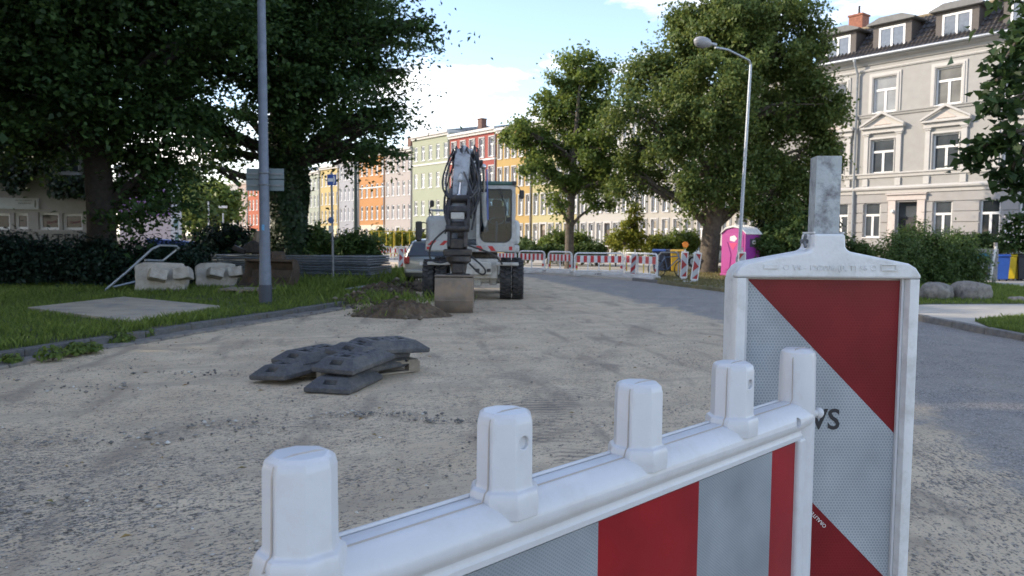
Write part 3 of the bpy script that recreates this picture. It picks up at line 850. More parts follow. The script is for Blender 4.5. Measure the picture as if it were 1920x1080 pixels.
for x in (cx0+.012, cx1-.072):            # side walls with window openings
    q = MB()
    q.b2(x, x+.06, CY+.092, 1.42, cz0, 1.85); q.b2(x, x+.06, CY+.092, 1.42, 2.72, cz1)
    q.b2(x, x+.06, .45, .53, 1.852, 2.718); q.b2(x, x+.06, 1.33, 1.42, 1.852, 2.718); q.b2(x, x+.06, CY+.092, CY+.13, 1.852, 2.718)
    q.build('cab_side', M_exw, ex)
    q = MB(); xi = x+.062 if x < .5 else x-.008; q.b2(xi, xi+.006, CY+.10, 1.33, cz0+.07, 1.85); q.b2(xi, xi+.006, CY+.10, 1.33, 2.70, cz1); q.build('side_lining', M_seat, ex)
    q = MB(); q.b2(x+.028, x+.034, CY+.13, 1.33, 1.85, 2.72); q.build('side_window', M_glass2, ex)
b = MB(); b.b2(cx0+.075, cx1-.075, 1.34, 1.42, cz0, 1.95); b.b2(cx0+.075, cx1-.075, 1.34, 1.42, 2.62, cz1); b.b2(cx0+.075, .2, 1.34, 1.42, 1.952, 2.618); b.b2(.9, cx1-.075, 1.34, 1.42, 1.952, 2.618); b.build('cab_rear', M_seat, ex)
b = MB(); b.b2(.2, .9, 1.37, 1.376, 1.95, 2.62); b.build('rear_window', M_glass2, ex)
b = MB(); b.b2(cx0+.075, cx1-.075, CY+.095, 1.335, cz0, cz0+.06); b.build('cab_floor', M_seat, ex)
b = MB(); b.b2(cx0+.02, cx1-.02, CY-.03, 1.46, cz1+.001, cz1+.10); b.build('cab_roof', M_teal, ex, bevel=.035)
for x in (cx0+.03, cx1-.03):
    q = MB(); q.b2(x-.055, x+.055, CY-.07, CY-.031, cz1+.0, cz1+.10); q.build('work_lamp', M_hose, ex, bevel=.012)
b = MB(); b.lathe([(.04,0),(.045,.05),(.03,.075),(.01,.08)], (cx0+.06, .0, cz1+.10), 12); b.build('beacon_base', M_hose, ex)
# seat, console, wheel
b = MB(); b.box((.56,.75,1.72),(.5,.5,.14)); b.box((.56,.98,2.08),(.46,.13,.66), rx=R(-8)); b.box((.56,1.03,2.48),(.26,.10,.2), rx=R(-8)); b.box((.28,.7,1.86),(.09,.4,.12)); b.box((.84,.7,1.86),(.09,.4,.12)); b.build('seat', M_seat, ex, bevel=.05)
b = MB(); b.box((.56,.75,1.5),(.4,.4,.3)); b.build('seat_base', M_seat, ex)
b = MB(); b.cyl((.56,.18,1.4),(.56,.34,1.98),.035, n=10); b.tube([(.56+.18*math.cos(a),.34+.13*math.sin(a),1.99+.09*math.sin(a)) for a in [i*math.pi/10 for i in range(21)]], .013, 6); b.build('steering_column', M_galv, ex)
b = MB(); b.tube([(.66,CY-.02,wz1+.03),(.80,CY-.02,2.30),(.83,CY-.02,2.02)], .012, 6); b.tube([(.60,CY-.018,wz1+.02),(.90,CY-.018,2.12)], .008, 5); b.box((.875,CY-.02,2.02),(.12,.04,.10)); b.build('wiper', M_hose, ex)
b = MB(); b.b2(cx0, cx1, CY-.02, .3, ez(471), ez(459)-.003); b.build('cab_bumper', M_exw, ex, bevel=.015)
chevron(.16, ez(470)+.004, ez(460)-.006, .12, -.09, CY-.0215); chevron(.45, ez(470)+.004, ez(460)-.006, .12, -.09, CY-.0215)
b = MB(); b.b2(.72, .88, CY-.032, CY-.0215, ez(468), ez(461)); b.build('headlamp', mat('lamp_glass', (.5,.5,.5), .1), ex)
b = MB(); b.b2(.90, .98, CY-.030, CY-.0215, ez(468), ez(461)); b.build('indicator_lamp', M_red, ex)
# mirrors
def mirror(px_, py_, w_, h_, arm):
    q = MB(); x, z = (px_-888)*PX, ez(py_); q.box((x, CY-.05, z), (w_, .09, h_)); o = q.build('mirror', M_hose, ex, bevel=.04, seg=3)
    q = MB(); q.tube(arm + [(x, CY-.03, z+h_*.2)], .014, 6); q.build('mirror_arm', M_hose, o)
mirror(976, 366, .13, .22, [(cx1-.02, CY+.02, ez(350)), ((970-888)*PX, CY-.02, ez(352))])
mirror(788, 431, .17, .40, [(-1.2, CY+.5, ez(420)), (-1.28, CY+.1, ez(418))])
mirror(788, 446, .13, .20, [(-1.25, CY+.4, ez(430))])
mirror(812, 384, .11, .17, [(-1.1, .2, ez(404)), (-1.12, CY+.1, ez(396))])
b = MB(); b.tube([(-1.15,.1,ez(406)),(-1.15,.1,ez(394)),(-.75,.1,ez(394)),(-.75,.1,ez(406))], .018, 6); b.tube([(-1.15,.9,ez(406)),(-1.15,.9,ez(394)),(-.75,.9,ez(394))], .018, 6); b.tube([(-1.15,.1,ez(394)),(-1.15,.9,ez(394))], .018, 6); b.build('handrail', M_galv, ex)
# boom, stick, linkage: the arm folds up and then down towards the camera
AXX = -.17
def bz(px_y, Y): return 1.5-(px_y-449)*Y/F
def beam(name, path, ws, hs, m, bevel=.02):
    q = MB(); vs = []; fs = []
    P = [Vector(p) for p in path]
    for i, p in enumerate(P):
        a = P[max(i-1,0)]; c = P[min(i+1,len(P)-1)]
        d = (c-a).normalized(); nrm = Vector((1,0,0)).cross(d).normalized()
        for sx, sn in ((-1,-1),(1,-1),(1,1),(-1,1)): vs.append(p + Vector((sx*ws[i]/2,0,0)) + nrm*sn*hs[i]/2)
    for i in range(len(P)-1):
        for k in range(4): fs.append((i*4+k, i*4+(k+1)%4, i*4+4+(k+1)%4, i*4+4+k))
    fs += [(3,2,1,0), tuple(range(len(vs)-4, len(vs)))]
    q.add(vs, fs); return q.build(name, m, ex, bevel=bevel)
beam('boom', [(AXX+.08,.55,1.55),(AXX+.08,.35,2.4),(AXX+.08,-.05,3.05),(AXX+.05,-.55,3.42)], [.36,.42,.40,.36], [.5,.55,.46,.34], M_exw)
beam('boom_head', [(AXX,-.35,3.32),(AXX,-.9,3.50),(AXX,-1.35,3.46)], [.50,.46,.40], [.34,.38,.30], M_exw)
beam('stick', [(AXX-.02,-1.2,3.52),(AXX-.02,-1.75,3.18),(AXX-.02,-2.7,2.28),(AXX,-3.3,1.72)], [.34,.36,.32,.28], [.32,.46,.36,.26], M_exd)
for pa_, pb__, r__ in (((AXX-.36,-.45,3.38),(AXX+.40,-.45,3.38),.10), ((AXX-.30,-1.28,3.46),(AXX+.30,-1.28,3.46),.09), ((AXX-.28,.5,1.6),(AXX+.4,.5,1.6),.12)):
    b = MB(); b.cyl(pa_, pb__, r__, n=14); b.build('pivot_pin', M_iron, ex)
def ram(p0, p1, r, frac=.6):
    p0, p1 = Vector(p0), Vector(p1); q = MB(); m_ = p0.lerp(p1, frac)
    q.cyl(p0, m_, r, n=14); q.ball(p0, r*1.15); o = q.build('hydraulic_ram', M_exw, ex, smooth=True)
    q = MB(); q.cyl(m_, p1, r*.55, n=12); q.ball(p1, r*1.0); q.build('piston_rod', M_chrome, o, smooth=True)
ram((AXX-.02,-1.15,3.66), (AXX-.02,-2.95,2.42), .075, .72)
ram((AXX-.34,-.2,1.75), (AXX-.30,-.5,3.0), .075, .6); ram((AXX+.46,-.2,1.75), (AXX+.42,-.5,3.3), .075, .6)
q = MB(); q.tube([(AXX+.50,-.4,3.25),(AXX+.53,-.42,2.0)], .022, 8); q.build('blue_hose', mat('blue_hose_cover', (.12,.17,.42), .5), ex)
# linkage and quick coupler: dark greasy ironwork
for s in (-1, 1):
    q = MB(); q.prism([(-2.55,2.50),(-2.75,2.62),(-3.35,2.20),(-3.52,1.75),(-3.36,1.66),(-3.12,2.02)], AXX+s*.21-.03, AXX+s*.21+.03, 'x'); q.build('tilt_lever', M_iron, ex, bevel=.01)
    q = MB(); q.prism([(-3.30,1.95),(-3.62,1.92),(-3.78,1.35),(-3.55,1.22),(-3.22,1.40)], AXX+s*.17-.03, AXX+s*.17+.03, 'x'); q.build('coupler_cheek', M_iron, ex, bevel=.01)
b = MB(); b.cyl((AXX-.27,-2.98,2.38),(AXX+.27,-2.98,2.38),.085,n=14); b.cyl((AXX-.24,-3.42,1.80),(AXX+.24,-3.42,1.80),.085,n=14); b.cyl((AXX-.24,-3.66,1.72),(AXX+.24,-3.66,1.72),.07,n=14); b.cyl((AXX-.22,-3.25,2.1),(AXX+.22,-3.25,2.1),.12,n=14); b.build('link_pins', M_iron, ex)
b = MB(); b.b2(AXX-.16,AXX+.16,-3.70,-3.35,1.30,1.52); b.b2(AXX-.28,AXX+.30,-3.78,-3.30,1.16,1.30); b.build('quick_coupler', M_iron, ex, bevel=.03)
b = MB(); b.b2(AXX-.14,AXX+.14,-3.60,-3.52,1.92,2.06); b.build('worn_link_plate', M_exg, ex, bevel=.02)
b = MB(); b.lathe([(.25,1.15),(.26,1.05),(.18,.98),(.15,.80),(.17,.74),(.13,.70)], (AXX+.03,-3.55,0), 18); b.build('rotator', M_iron, ex, smooth=True)
b = MB(); b.box((AXX+.03,-3.62,.90),(.24,.3,.2)); b.box((AXX+.03,-3.72,.75),(.5,.22,.08)); b.build('bucket_hanger', M_iron, ex, bevel=.02)
# ditching bucket resting on the road, its broad back towards us
bx0, bx1 = (815-960)/F*15.75-EX, (887-960)/F*15.75-EX
pf = [(-3.62,.74),(-3.98,.72),(-4.02,.40),(-4.00,.10),(-3.93,.0),(-3.90,.0),(-3.96,.12),(-3.98,.40),(-3.95,.68),(-3.62,.70)]
b = MB(); b.prism(pf, bx0, bx1, 'x'); bu = b.build('bucket', M_rust, ex, bevel=.006)
for x in (bx0+.001, bx1-.026):
    q = MB(); q.prism([(-3.62,.69),(-3.949,.675),(-3.976,.40),(-3.957,.13),(-3.5,.05)], x, x+.025, 'x'); q.build('bucket_cheek', M_rust, ex)
b = MB(); b.b2(bx0, bx1, -4.035, -4.012, .24, .262); b.build('bucket_seam', M_rust, ex)
b = MB(); b.b2(bx0-.004, bx1+.004, -4.0, -3.6, .742, .765); b.build('bucket_top_rail', M_rust, ex)
# hoses
rh = random.Random(3)
for k in range(26):
    x = AXX + rh.uniform(-.30, .34); x2 = AXX + rh.choice((-1,1))*rh.uniform(.12,.30)
    pts = []
    p0_ = Vector((x, -1.1-rh.uniform(0,.4), 3.55+rh.uniform(-.1,.12))); p1_ = Vector((x2, -3.0-rh.uniform(-.4,.4), 2.1+rh.uniform(-.5,.4)))
    sag = rh.uniform(.05,.34)
    for i in range(9):
        t_ = i/8; p = p0_.lerp(p1_, t_); s_ = math.sin(math.pi*t_); pts.append(p + Vector((sag*.75*s_*(1 if x2 > AXX else -1), -sag*.5*s_, -sag*.6*s_)))
    q = MB(); q.tube(pts, rh.uniform(.016,.024), 6); q.build('hose', M_hose, ex, smooth=True)
for k in range(7):
    x = AXX + rh.uniform(-.2, .3)
    pts = [(x,-.2,2.2+.1*k),(x-.05,-.45,3.0),(x,-.75,3.60+rh.uniform(0,.12)),(x+rh.uniform(-.06,.06),-1.3,3.70+rh.uniform(-.05,.04)),(x,-1.6,3.48)]
    q = MB(); q.tube(pts, .02, 6); q.build('hose', M_hose, ex, smooth=True)
def loop(pts, r=.02):
    P = [Vector(p) for p in pts]
    for _ in range(3):
        Q = [P[0]]
        for a, c in zip(P[:-1], P[1:]): Q += [a*.75+c*.25, a*.25+c*.75]
        P = Q+[P[-1]]
    q = MB(); q.tube(P, r, 7); q.build('hose', M_hose, ex, smooth=True)
loop([(AXX-.2,-3.4,1.75),(AXX-.55,-3.5,1.45),(AXX-.62,-3.5,1.08),(AXX-.35,-3.5,.98),(AXX-.1,-3.5,1.1)])
loop([(AXX+.2,-3.4,1.2),(AXX+.5,-3.5,.98),(AXX+.62,-3.5,.82),(AXX+.5,-3.5,.74),(AXX+.25,-3.55,1.0)])
loop([(AXX+.15,-3.4,1.4),(AXX+.75,-3.0,1.2),(AXX+.9,-1.5,.95),(AXX+.9,-.5,.9)])
# ------------------------------------------------------------------ cars
M_tyre = mat('car_tyre', (0.02, 0.02, 0.02), 0.8, 0.1)
M_cglass = mat('dark_car_glass', (0.02, 0.025, 0.03), 0.05, 0, spec=0.8)
M_tail = mat('tail_lamp_red', (0.35, 0.02, 0.02), 0.2, 0)
M_plate = mat('number_plate_white', (0.7, 0.7, 0.7), 0.4, 0)
def car(name, label, loc, rz, paint, Lc=3.9, W=1.7, H=1.5, boxy=0.0, group=None):
    r = thing(name, label, 'car', loc, rz, group)
    # length along +y (front), rear at -Lc/2; loft of cross-sections
    sec = [ # y, half width at belt, z bottom, z belt, z roof, half width roof
        (-.500, .80, .42, .80, .82, .62), (-.490, .90, .30, .88, .92, .70), (-.465, .96, .24, .93, 1.18+.12*boxy, .66), (-.42, .985, .22, .95, 1.40+.06*boxy, .68),
        (-.30, 1.0, .20, .95, 1.48, .70), (-.05, 1.0, .20, .94, 1.50, .70), (.08, 1.0, .20, .92, 1.46, .69), (.20, .99, .20, .91, 1.20, .72), (.29, .98, .20, .90, .96, .80),
        (.40, .95, .21, .82, .86, .78), (.47, .90, .25, .70, .75, .72), (.50, .78, .33, .58, .62, .6)]
    kz = H/1.5
    q = MB(); vs = []; n = 12
    for (y, hw, zb, zbelt, zr, hr) in sec:
        a = hw*W/2; c = hr*W/2
        half = [(a*.86, zb), (a*.97, zb+.1), (a, (zb+zbelt)/2), (a*.985, zbelt), (c*1.0+(a-c)*.12, zr-.07 if zr-zbelt > .15 else zbelt+.01), (c*.86, zr)]
        ring = half + [(-x, z) for x, z in half[::-1]]
        vs += [(x, y*Lc, z*kz) for x, z in ring]
    fs = []
    for i in range(len(sec)-1):
        for k in range(n): fs.append((i*n+k, i*n+(k+1)%n, (i+1)*n+(k+1)%n, (i+1)*n+k))
    fs += [tuple(range(n))[::-1], tuple(range((len(sec)-1)*n, len(sec)*n))]
    q.add(vs, fs)
    bo = q.build('body', paint, r, smooth=True)
    md = bo.modifiers.new('subsurf', 'SUBSURF'); md.levels = 1; md.render_levels = 1
    def ringpt(y, f, side):             # glass sits on the loft between belt and roof
        ys = [s[0] for s in sec]
        i = max(j for j in range(len(ys)-1) if ys[j] <= y); t_ = (y-ys[i])/(ys[i+1]-ys[i])
        a0, a1 = sec[i], sec[i+1]
        L_ = [p+(q_-p)*t_ for p, q_ in zip(a0, a1)]
        a = L_[1]*W/2; c = L_[5]*W/2
        x = a*.985+(c+(a-c)*.12-a*.985)*f; z = L_[3]+(L_[4]-.07-L_[3])*f
        return Vector((side*(x+.012), y*Lc, z*kz))
    for side in (-1, 1):
        for ya, yb in ((-.40,-.24), (-.225,-.015), (.0,.17)):
            g_ = MB(); m_ = 5; vs = []
            for i in range(m_):
                y = ya+(yb-ya)*i/(m_-1)
                vs += [ringpt(y, .10, side), ringpt(y, .92, side)]
            fs = [(2*i, 2*i+2, 2*i+3, 2*i+1) for i in range(m_-1)]
            g_.add(vs, fs); o = g_.build('side_window', M_cglass, r)
            s_ = o.modifiers.new('solid', 'SOLIDIFY'); s_.thickness = .012; s_.offset = 0
    def endglass(y0, y1, nm):
        g_ = MB()
        a = ringpt(y0, .08, 1); c = ringpt(y1, .98, 1)
        d = .035 if y0 < 0 else -.02
        off = -.05 if y0 < 0 else .05
        vs = [(-a.x*.84, a.y+off, a.z+.04), (a.x*.84, a.y+off, a.z+.04), (c.x*.82, c.y+off, c.z+.0), (-c.x*.82, c.y+off, c.z+.0)]
        g_.add(vs, [(0,1,2,3)]); o = g_.build(nm, M_cglass, r)
        s_ = o.modifiers.new('solid', 'SOLIDIFY'); s_.thickness = .05; s_.offset = 0
    endglass(-.484, -.435, 'rear_window'); endglass(.275, .115, 'windscreen')
    for x in (-1, 1):
        g_ = MB(); g_.box((x*W*.40, -.494*Lc, .80*kz), (.18, .10, .22)); g_.build('tail_lamp', M_tail, r, bevel=.03)
        g_ = MB(); g_.box((x*W*.34, .475*Lc, .66*kz), (.30, .14, .12)); g_.build('headlamp', M_plate, r, bevel=.03)
        for y in (-.31, .31):
            g_ = MB(); g_.lathe([(.18,-.09),(.285,-.1),(.305,-.06),(.305,.06),(.285,.1),(.18,.09)], (0,0,0), 20)
            o = g_.build('wheel', M_tyre, r); o.location = (x*(W/2-.085), y*Lc, .305); o.rotation_euler = (0, R(90*x), 0)
            g_ = MB(); g_.lathe([(.19,.02),(.19,.095),(.06,.11),(.01,.112)], (0,0,0), 14); g_.build('rim', M_galv, o, smooth=True)
    g_ = MB(); g_.box((0, -.502*Lc, .46*kz), (W*.86, .12, .15)); g_.build('bumper', paint, r, bevel=.05)
    g_ = MB(); g_.box((0, -.505*Lc-.02, .70*kz), (.5, .03, .11)); g_.build('number_plate', M_plate, r)
    return r
P_sil = mat('silver_car_paint', (0.33, 0.345, 0.34), 0.28, 0.02, metal=0.45, coat=0.5)
P_blue = mat('grey_blue_car_paint', (0.16, 0.2, 0.25), 0.25, 0.02, metal=0.3, coat=0.6)
P_wht = mat('white_car_paint', (0.62, 0.63, 0.64), 0.25, 0.02, coat=0.5)
c0 = G(800, 536)
car('parked_car', 'silver hatchback half hidden behind the excavator on its left', (c0.x+.35, c0.y+1.5, 0), R(-8), P_sil, 3.9, 1.72, 1.55, 1.0)
c1 = G(1322, 507)
car('parked_car', 'pale silver car parked between the thick tree trunk and the magenta toilet', (c1.x+.9, c1.y+4.0, 0.08), R(-70), P_sil, 4.1, 1.72, 1.5)
c2 = AT(508, 462, 62)
car('parked_car', 'white car far off behind the street sign boards', (c2.x, 62, 0), R(30), P_wht, 4.3, 1.75, 1.55, 1.0)

# ------------------------------------------------------------------ construction barriers (white, red blocks)
M_cbase = mat('pale_barrier_foot', (0.52, 0.50, 0.46), 0.85, 0.12, 4, 0.3, 40, dirt=(0.33,0.28,0.22), dirt_scale=3, dirt_amt=0.7)
M_yel = mat('yellow_enamel', (0.60, 0.43, 0.04), 0.5, 0.08)
M_orange = mat('orange_lens', (0.80, 0.22, 0.01), 0.25, 0.05)
def site_barrier(p0, p1, label, Hb=1.0, wide=False, group='red and white barriers along the road edge', txt=None, nred=7):
    p0, p1 = Vector(p0), Vector(p1); d = p1-p0; Lb = d.length
    r = thing('site_barrier', label, 'barrier', (p0.x, p0.y, p0.z), math.atan2(d.y, d.x), group)
    q = MB(); rr = .16; z0, z1 = .16, Hb
    pts = [(0.03,0,z0)] + [(.03+rr-rr*math.cos(a), 0, z1-rr+rr*math.sin(a)) for a in [i*math.pi/12 for i in range(7)]] + [(Lb-.03-rr+rr*math.sin(a), 0, z1-rr+rr*math.cos(a)) for a in [i*math.pi/12 for i in range(7)]] + [(Lb-.03,0,z0)]
    q.tube(pts, .033, 8); q.tube([(.05,0,.24),(Lb-.05,0,.24)], .025, 8)
    q.build('frame', M_white, r, smooth=True)
    q = MB(); q.b2(.09, Lb-.09, -.012, .012, Hb-.40, Hb-.10); q.build('board', M_white, r)
    n = nred*2-1; w_ = (Lb-.22)/n
    for k in range(nred):
        q = MB(); x = .11+2*k*w_; q.b2(x, x+w_, -.0165, -.0125, Hb-.39, Hb-.11); q.build('red_block', M_red, r)
    for k in range(max(2, int(Lb/.5))+1):
        x = .12+(Lb-.24)*k/(max(2, int(Lb/.5)))
        q = MB(); q.box((x, 0, (.25+Hb-.4)/2), (.045, .03, Hb-.66)); q.build('slat', M_white if k % 3 else M_yel, r)
    for x in (.10, Lb-.10):
        q = MB(); q.b2(x-.05, x+.05, -.02, -.0155, .34, .46); q.build('reflector', M_red, r)
    q = MB(); q.prism([(-.24,0),(.24,0),(.20,.13),(.10,.20),(-.10,.20),(-.20,.13)], .02, Lb-.02, 'x'); q.build('base', M_cbase, r, bevel=.02)
    if txt:
        text(txt, .13, r, Matrix.Translation((Lb*.46, -.222, .085)) @ Matrix.Rotation(R(73), 4, 'X'), M_text, .002)
    return r
def gp(x, y): return G(x, y, 0.0)
site_barrier(gp(925,511), gp(968,511.5), 'red and white barrier partly hidden by the twin rear tyres of the excavator', nred=6)
site_barrier(gp(972,511.5), gp(1022,513.5), 'red and white barrier just right of the excavator wheels', nred=6)
site_barrier(gp(1027,514), gp(1073,516), 'narrow looking red and white barrier in front of the slim tree trunk', nred=6)
site_barrier(gp(1076,518), gp(1169,518.5), 'widest red and white barrier with lettering on its pale base', txt='Δ.807', nred=7, Hb=.98)
site_barrier(gp(1172,520.5), gp(1232,527), 'red and white barrier nearest to the pair of guide beacons', nred=5, Hb=1.02)
site_barrier(gp(702,490), gp(735,489), 'pale barrier with red blocks at the far left end of the road', nred=6, Hb=.95)
site_barrier(gp(737,489), gp(776,488.5), 'pale barrier with red blocks behind the small leaning beacon at the far road', nred=6, Hb=.95)
site_barrier(gp(779,488.5), gp(825,488), 'pale barrier with red blocks behind the silver hatchback', nred=6, Hb=.95)

# ------------------------------------------------------------------ guide beacons further off
def beacon(loc, label, rz=0.0, lean=0.0, mirror=False, lamp=False, Hb=1.0, W=.26, arrow=True):
    r = thing('guide_beacon', label, 'beacon', loc, 0, None, rot=(0, lean, rz)); z0 = .16
    r['group'] = 'red and silver guide beacons standing round the site'
    q = MB(); q.b2(-W/2, W/2, -.022, .022, z0, z0+Hb); q.b2(-.03, .03, -.02, .02, z0+Hb+.001, z0+Hb+.06); q.build('frame', M_white, r, bevel=.012)
    q = MB(); fw = W/2-.035; q.b2(-fw, fw, -.0255, -.0225, z0+.05, z0+Hb-.05); q.build('silver_board', mat('far_silver_foil', (.42,.44,.46), .4, .05), r)
    zlo, zhi = z0+.05, z0+Hb-.05; m_ = (zlo+zhi)/2; s = -1 if mirror else 1
    def red(poly):
        poly = [(s*x, z) for x, z in poly]
        q = MB(); q.prism(poly, -.029, -.0258, 'y'); q.build('red_stripe', mat('far_red_foil', (.33,.02,.025), .4, .05), r)
    if arrow:
        red([(-fw, m_), (fw, m_-.19), (fw, m_+.19)])
        red([(-fw, zhi), (-fw, zhi-.21), (fw-.02, zhi)]); red([(-fw, zlo), (-fw, zlo+.21), (fw-.02, zlo)])
    else:
        for k in range(3):
            a = zhi-k*.36; red([(-fw, a), (fw, max(a-.2, zlo)), (fw, max(a-.38, zlo)), (-fw, max(a-.18, zlo))])
    q = MB(); q.b2(-.016, .016, -.016, .016, z0+Hb+.06, z0+Hb+.16); q.build('post', M_galv, r)
    q = MB(); q.b2(-.36, .36, -.2, .2, 0.0, .10); q.b2(-.1,.1,-.09,.09,.101,.165); q.build('foot', M_rubber if lean == 0 else M_cbase, r, bevel=.025)
    if lamp:
        q = MB(); q.cyl((0,-.08,z0+Hb+.25),(0,.08,z0+Hb+.25),.115,n=18); o = q.build('warning_lamp', M_orange, r, bevel=.02)
        q = MB(); q.b2(-.06,.06,-.05,.05,z0+Hb+.10,z0+Hb+.15); q.build('lamp_case', M_yel, o)
    return r
g0 = gp(1281, 529); beacon((g0.x, g0.y, .0), 'slim beacon with an orange warning lamp, left of the pair before the thick trunk', R(-12), R(2), True, True, Hb=.98)
g0 = gp(1300, 534); beacon((g0.x, g0.y, 0), 'slim beacon leaning to the right of the one with the orange lamp', R(-10), R(7), True, Hb=.98)
g0 = gp(1183, 522); beacon((g0.x, g0.y-.35, 0), 'slim tilted beacon standing in the gap between two red and white barriers', R(-35), R(5), True, Hb=.86, arrow=False)
g0 = gp(752, 508); beacon((g0.x, g0.y, 0), 'small beacon at the left road end beside the silver hatchback', R(20), 0, True, Hb=.92)
g0 = gp(716, 489); beacon((g0.x, g0.y, 0), 'smallest far beacon beside the bushy end of the panel stack', R(20), 0, True, Hb=.95)
g0 = gp(1386, 536); beacon((g0.x+.25, g0.y+.6, 0), 'beacon almost hidden behind the near lettered beacon, beside the lamp post foot', R(-10), 0, False, Hb=1.0)

# ------------------------------------------------------------------ magenta portable toilet
M_mag = mat('magenta_plastic', (0.40, 0.05, 0.25), 0.45, 0.06, 3, dirt=(0.32,0.06,0.21), dirt_scale=3, dirt_amt=0.4)
M_pur = mat('purple_plastic', (0.30, 0.035, 0.27), 0.45, 0.06, 3)
M_roofp = mat('translucent_white_roof', (0.72, 0.70, 0.66), 0.5, 0.05)
tp = gp(1352, 521); tl = thing('portable_toilet', 'magenta portable toilet with a white roof standing behind the lamp post', 'toilet', (tp.x, tp.y, .09), R(-48))
Wt, Ht = 1.12, 1.98
sx = .92
for nm, x0, x1, y0, y1, m_ in (('door_wall', 0, Wt, -.03, .0, M_mag), ('side_wall', Wt-.03, Wt, .001, Wt, M_pur), ('side_wall', 0, .03, .001, Wt, M_pur), ('back_wall', .031, Wt-.031, Wt-.03, Wt, M_pur)):
    q = MB(); q.b2(x0, x1, y0, y1, .1, Ht-.22); q.build(nm, m_, tl, bevel=.01)
q = MB(); q.b2(-.03, Wt+.03, -.06, Wt+.03, 0, .10); q.build('skid', M_mag, tl, bevel=.02)
q = MB(); q.prism([(0,Ht-.219),(Wt,Ht-.219),(Wt*.80,Ht-.03),(Wt*.5,Ht+.04),(Wt*.2,Ht-.03)], -.028, 0, 'y'); q.build('gable', M_mag, tl)
q = MB(); pr = [(-.05,Ht-.25),(-.02,Ht-.21),(Wt*.2,Ht-.02),(Wt*.5,Ht+.05),(Wt*.8,Ht-.02),(Wt+.02,Ht-.21),(Wt+.05,Ht-.25),(Wt+.05,Ht-.20),(Wt*.82,Ht+.04),(Wt*.5,Ht+.13),(Wt*.18,Ht+.04),(-.05,Ht-.20)]
q.prism(pr, -.09, Wt+.05, 'y'); q.build('roof', M_roofp, tl, bevel=.012)
for k in range(4):
    q = MB(); y = .12+k*.25; q.prism([(x, z+.012) for x, z in pr[7:]] + [(x, z+.03) for x, z in pr[7:]][::-1], y, y+.05, 'y'); q.build('roof_rib', M_roofp, tl)
q = MB(); q.b2(.10, Wt-.10, -.05, -.031, .16, Ht-.26); dr = q.build('door', M_mag, tl, bevel=.01)
q = MB(); q.prism([(.22,.25),(.42,.3),(.48,.9),(.30,1.42),(.26,1.42),(.36,.9)], -.075, -.0505, 'y'); q.prism([(Wt-.22,.25),(Wt-.42,.3),(Wt-.48,.9),(Wt-.30,1.42),(Wt-.26,1.42),(Wt-.36,.9)], -.075, -.0505, 'y'); q.build('door_moulding', M_mag, dr, bevel=.008)
M_badge = mat('white_badge', (.75,.68,.66), .5, 0); M_pink = mat('hot_pink_print', (.62,.05,.16), .5, 0)
q = MB()
bl = [((.56)+.16*(1+.10*math.cos(5*a))*math.cos(a), 1.56+.12*(1+.10*math.cos(5*a))*math.sin(a)) for a in [i*math.pi/18 for i in range(36)]]
q.prism(bl, -.056, -.0505, 'y'); q.build('badge', M_badge, dr)
q = MB(); q.prism([(.36,1.38),(.76,1.38),(.56,1.08)], -.055, -.0506, 'y'); q.build('pink_heart_tip', M_pink, dr)
q = MB(); q.b2(.88,.95,-.085,-.0505,.92,1.06); q.build('handle', M_hose, dr)
q = MB(); q.b2(Wt, Wt+.012, .30, .92, 1.22, 1.56); vt = q.build('vent_panel', mat('dark_vent', (.05,.045,.06), .6, .1), tl)
q = MB(); q.b2(Wt+.0125, Wt+.016, .46, .76, 1.34, 1.45); q.b2(Wt+.0125, Wt+.016, .50, .72, 1.47, 1.50); q.build('vent_label', M_badge, vt)
for z in (1.12, 1.62): 
    q = MB(); q.b2(Wt, Wt+.02, .1, 1.0, z, z+.04); q.build('wall_rib', M_pur, tl)

# ------------------------------------------------------------------ lamp posts, signs
def pole_tilt(base, top): return Vector(top)-Vector(base)
# right-hand street lamp
lb = Vector((X_(1383, 27.5), 27.5, .05))
ltop = AT(1408, 115, 27.5)
lh = AT(1318, 79, 25.8)
lp = thing('street_lamp', 'tall grey street lamp with a bent arm and egg shaped head before the big tree', 'street lamp', lb)
q = MB(); t_ = ltop-lb
q.tube([(0,0,-.05),(0,0,.9)], .085, 14); q.tube([(0,0,.9), tuple(t_*.14), tuple(t_*.9), tuple(t_*.985)], [.075,.066,.05,.045], 12); q.build('post', M_galv, lp, smooth=True)
q = MB(); e = lh-lb
arm = [t_*.985, t_+Vector((-.03,-.02,.05)), t_.lerp(e, .12)+Vector((0,0,.02)), t_.lerp(e,.5)+Vector((0,0,.08)), e+Vector((.5,.35,-.08))]
arm[1] = t_+Vector((-.08,-.05,.02))
q.tube([tuple(p) for p in arm], .036, 10); q.build('arm', M_galv, lp, smooth=True)
q = MB(); T = Matrix.Translation(e) @ (Vector((-.88,-.35,.12)).to_track_quat('X','Z').to_matrix().to_4x4())
q.ball((0,0,0), (.34,.19,.17), 18, 10, 0, T); q.build('lamp_head', mat('lamp_head_grey', (.30,.30,.31), .35, .05), lp, smooth=True)
q = MB(); q.ball((.06,0,-.05), (.26,.165,.16), 18, 10, 0, T); q.build('lamp_cover', mat('lamp_cover', (.25,.25,.26), .1, 0), lp, smooth=True)
q = MB(); q.cyl((0,0,0),(.32,0,0),.06,.045,10,0, T @ Matrix.Translation((-.52,0,.02))); q.build('neck', M_galv, lp, smooth=True)
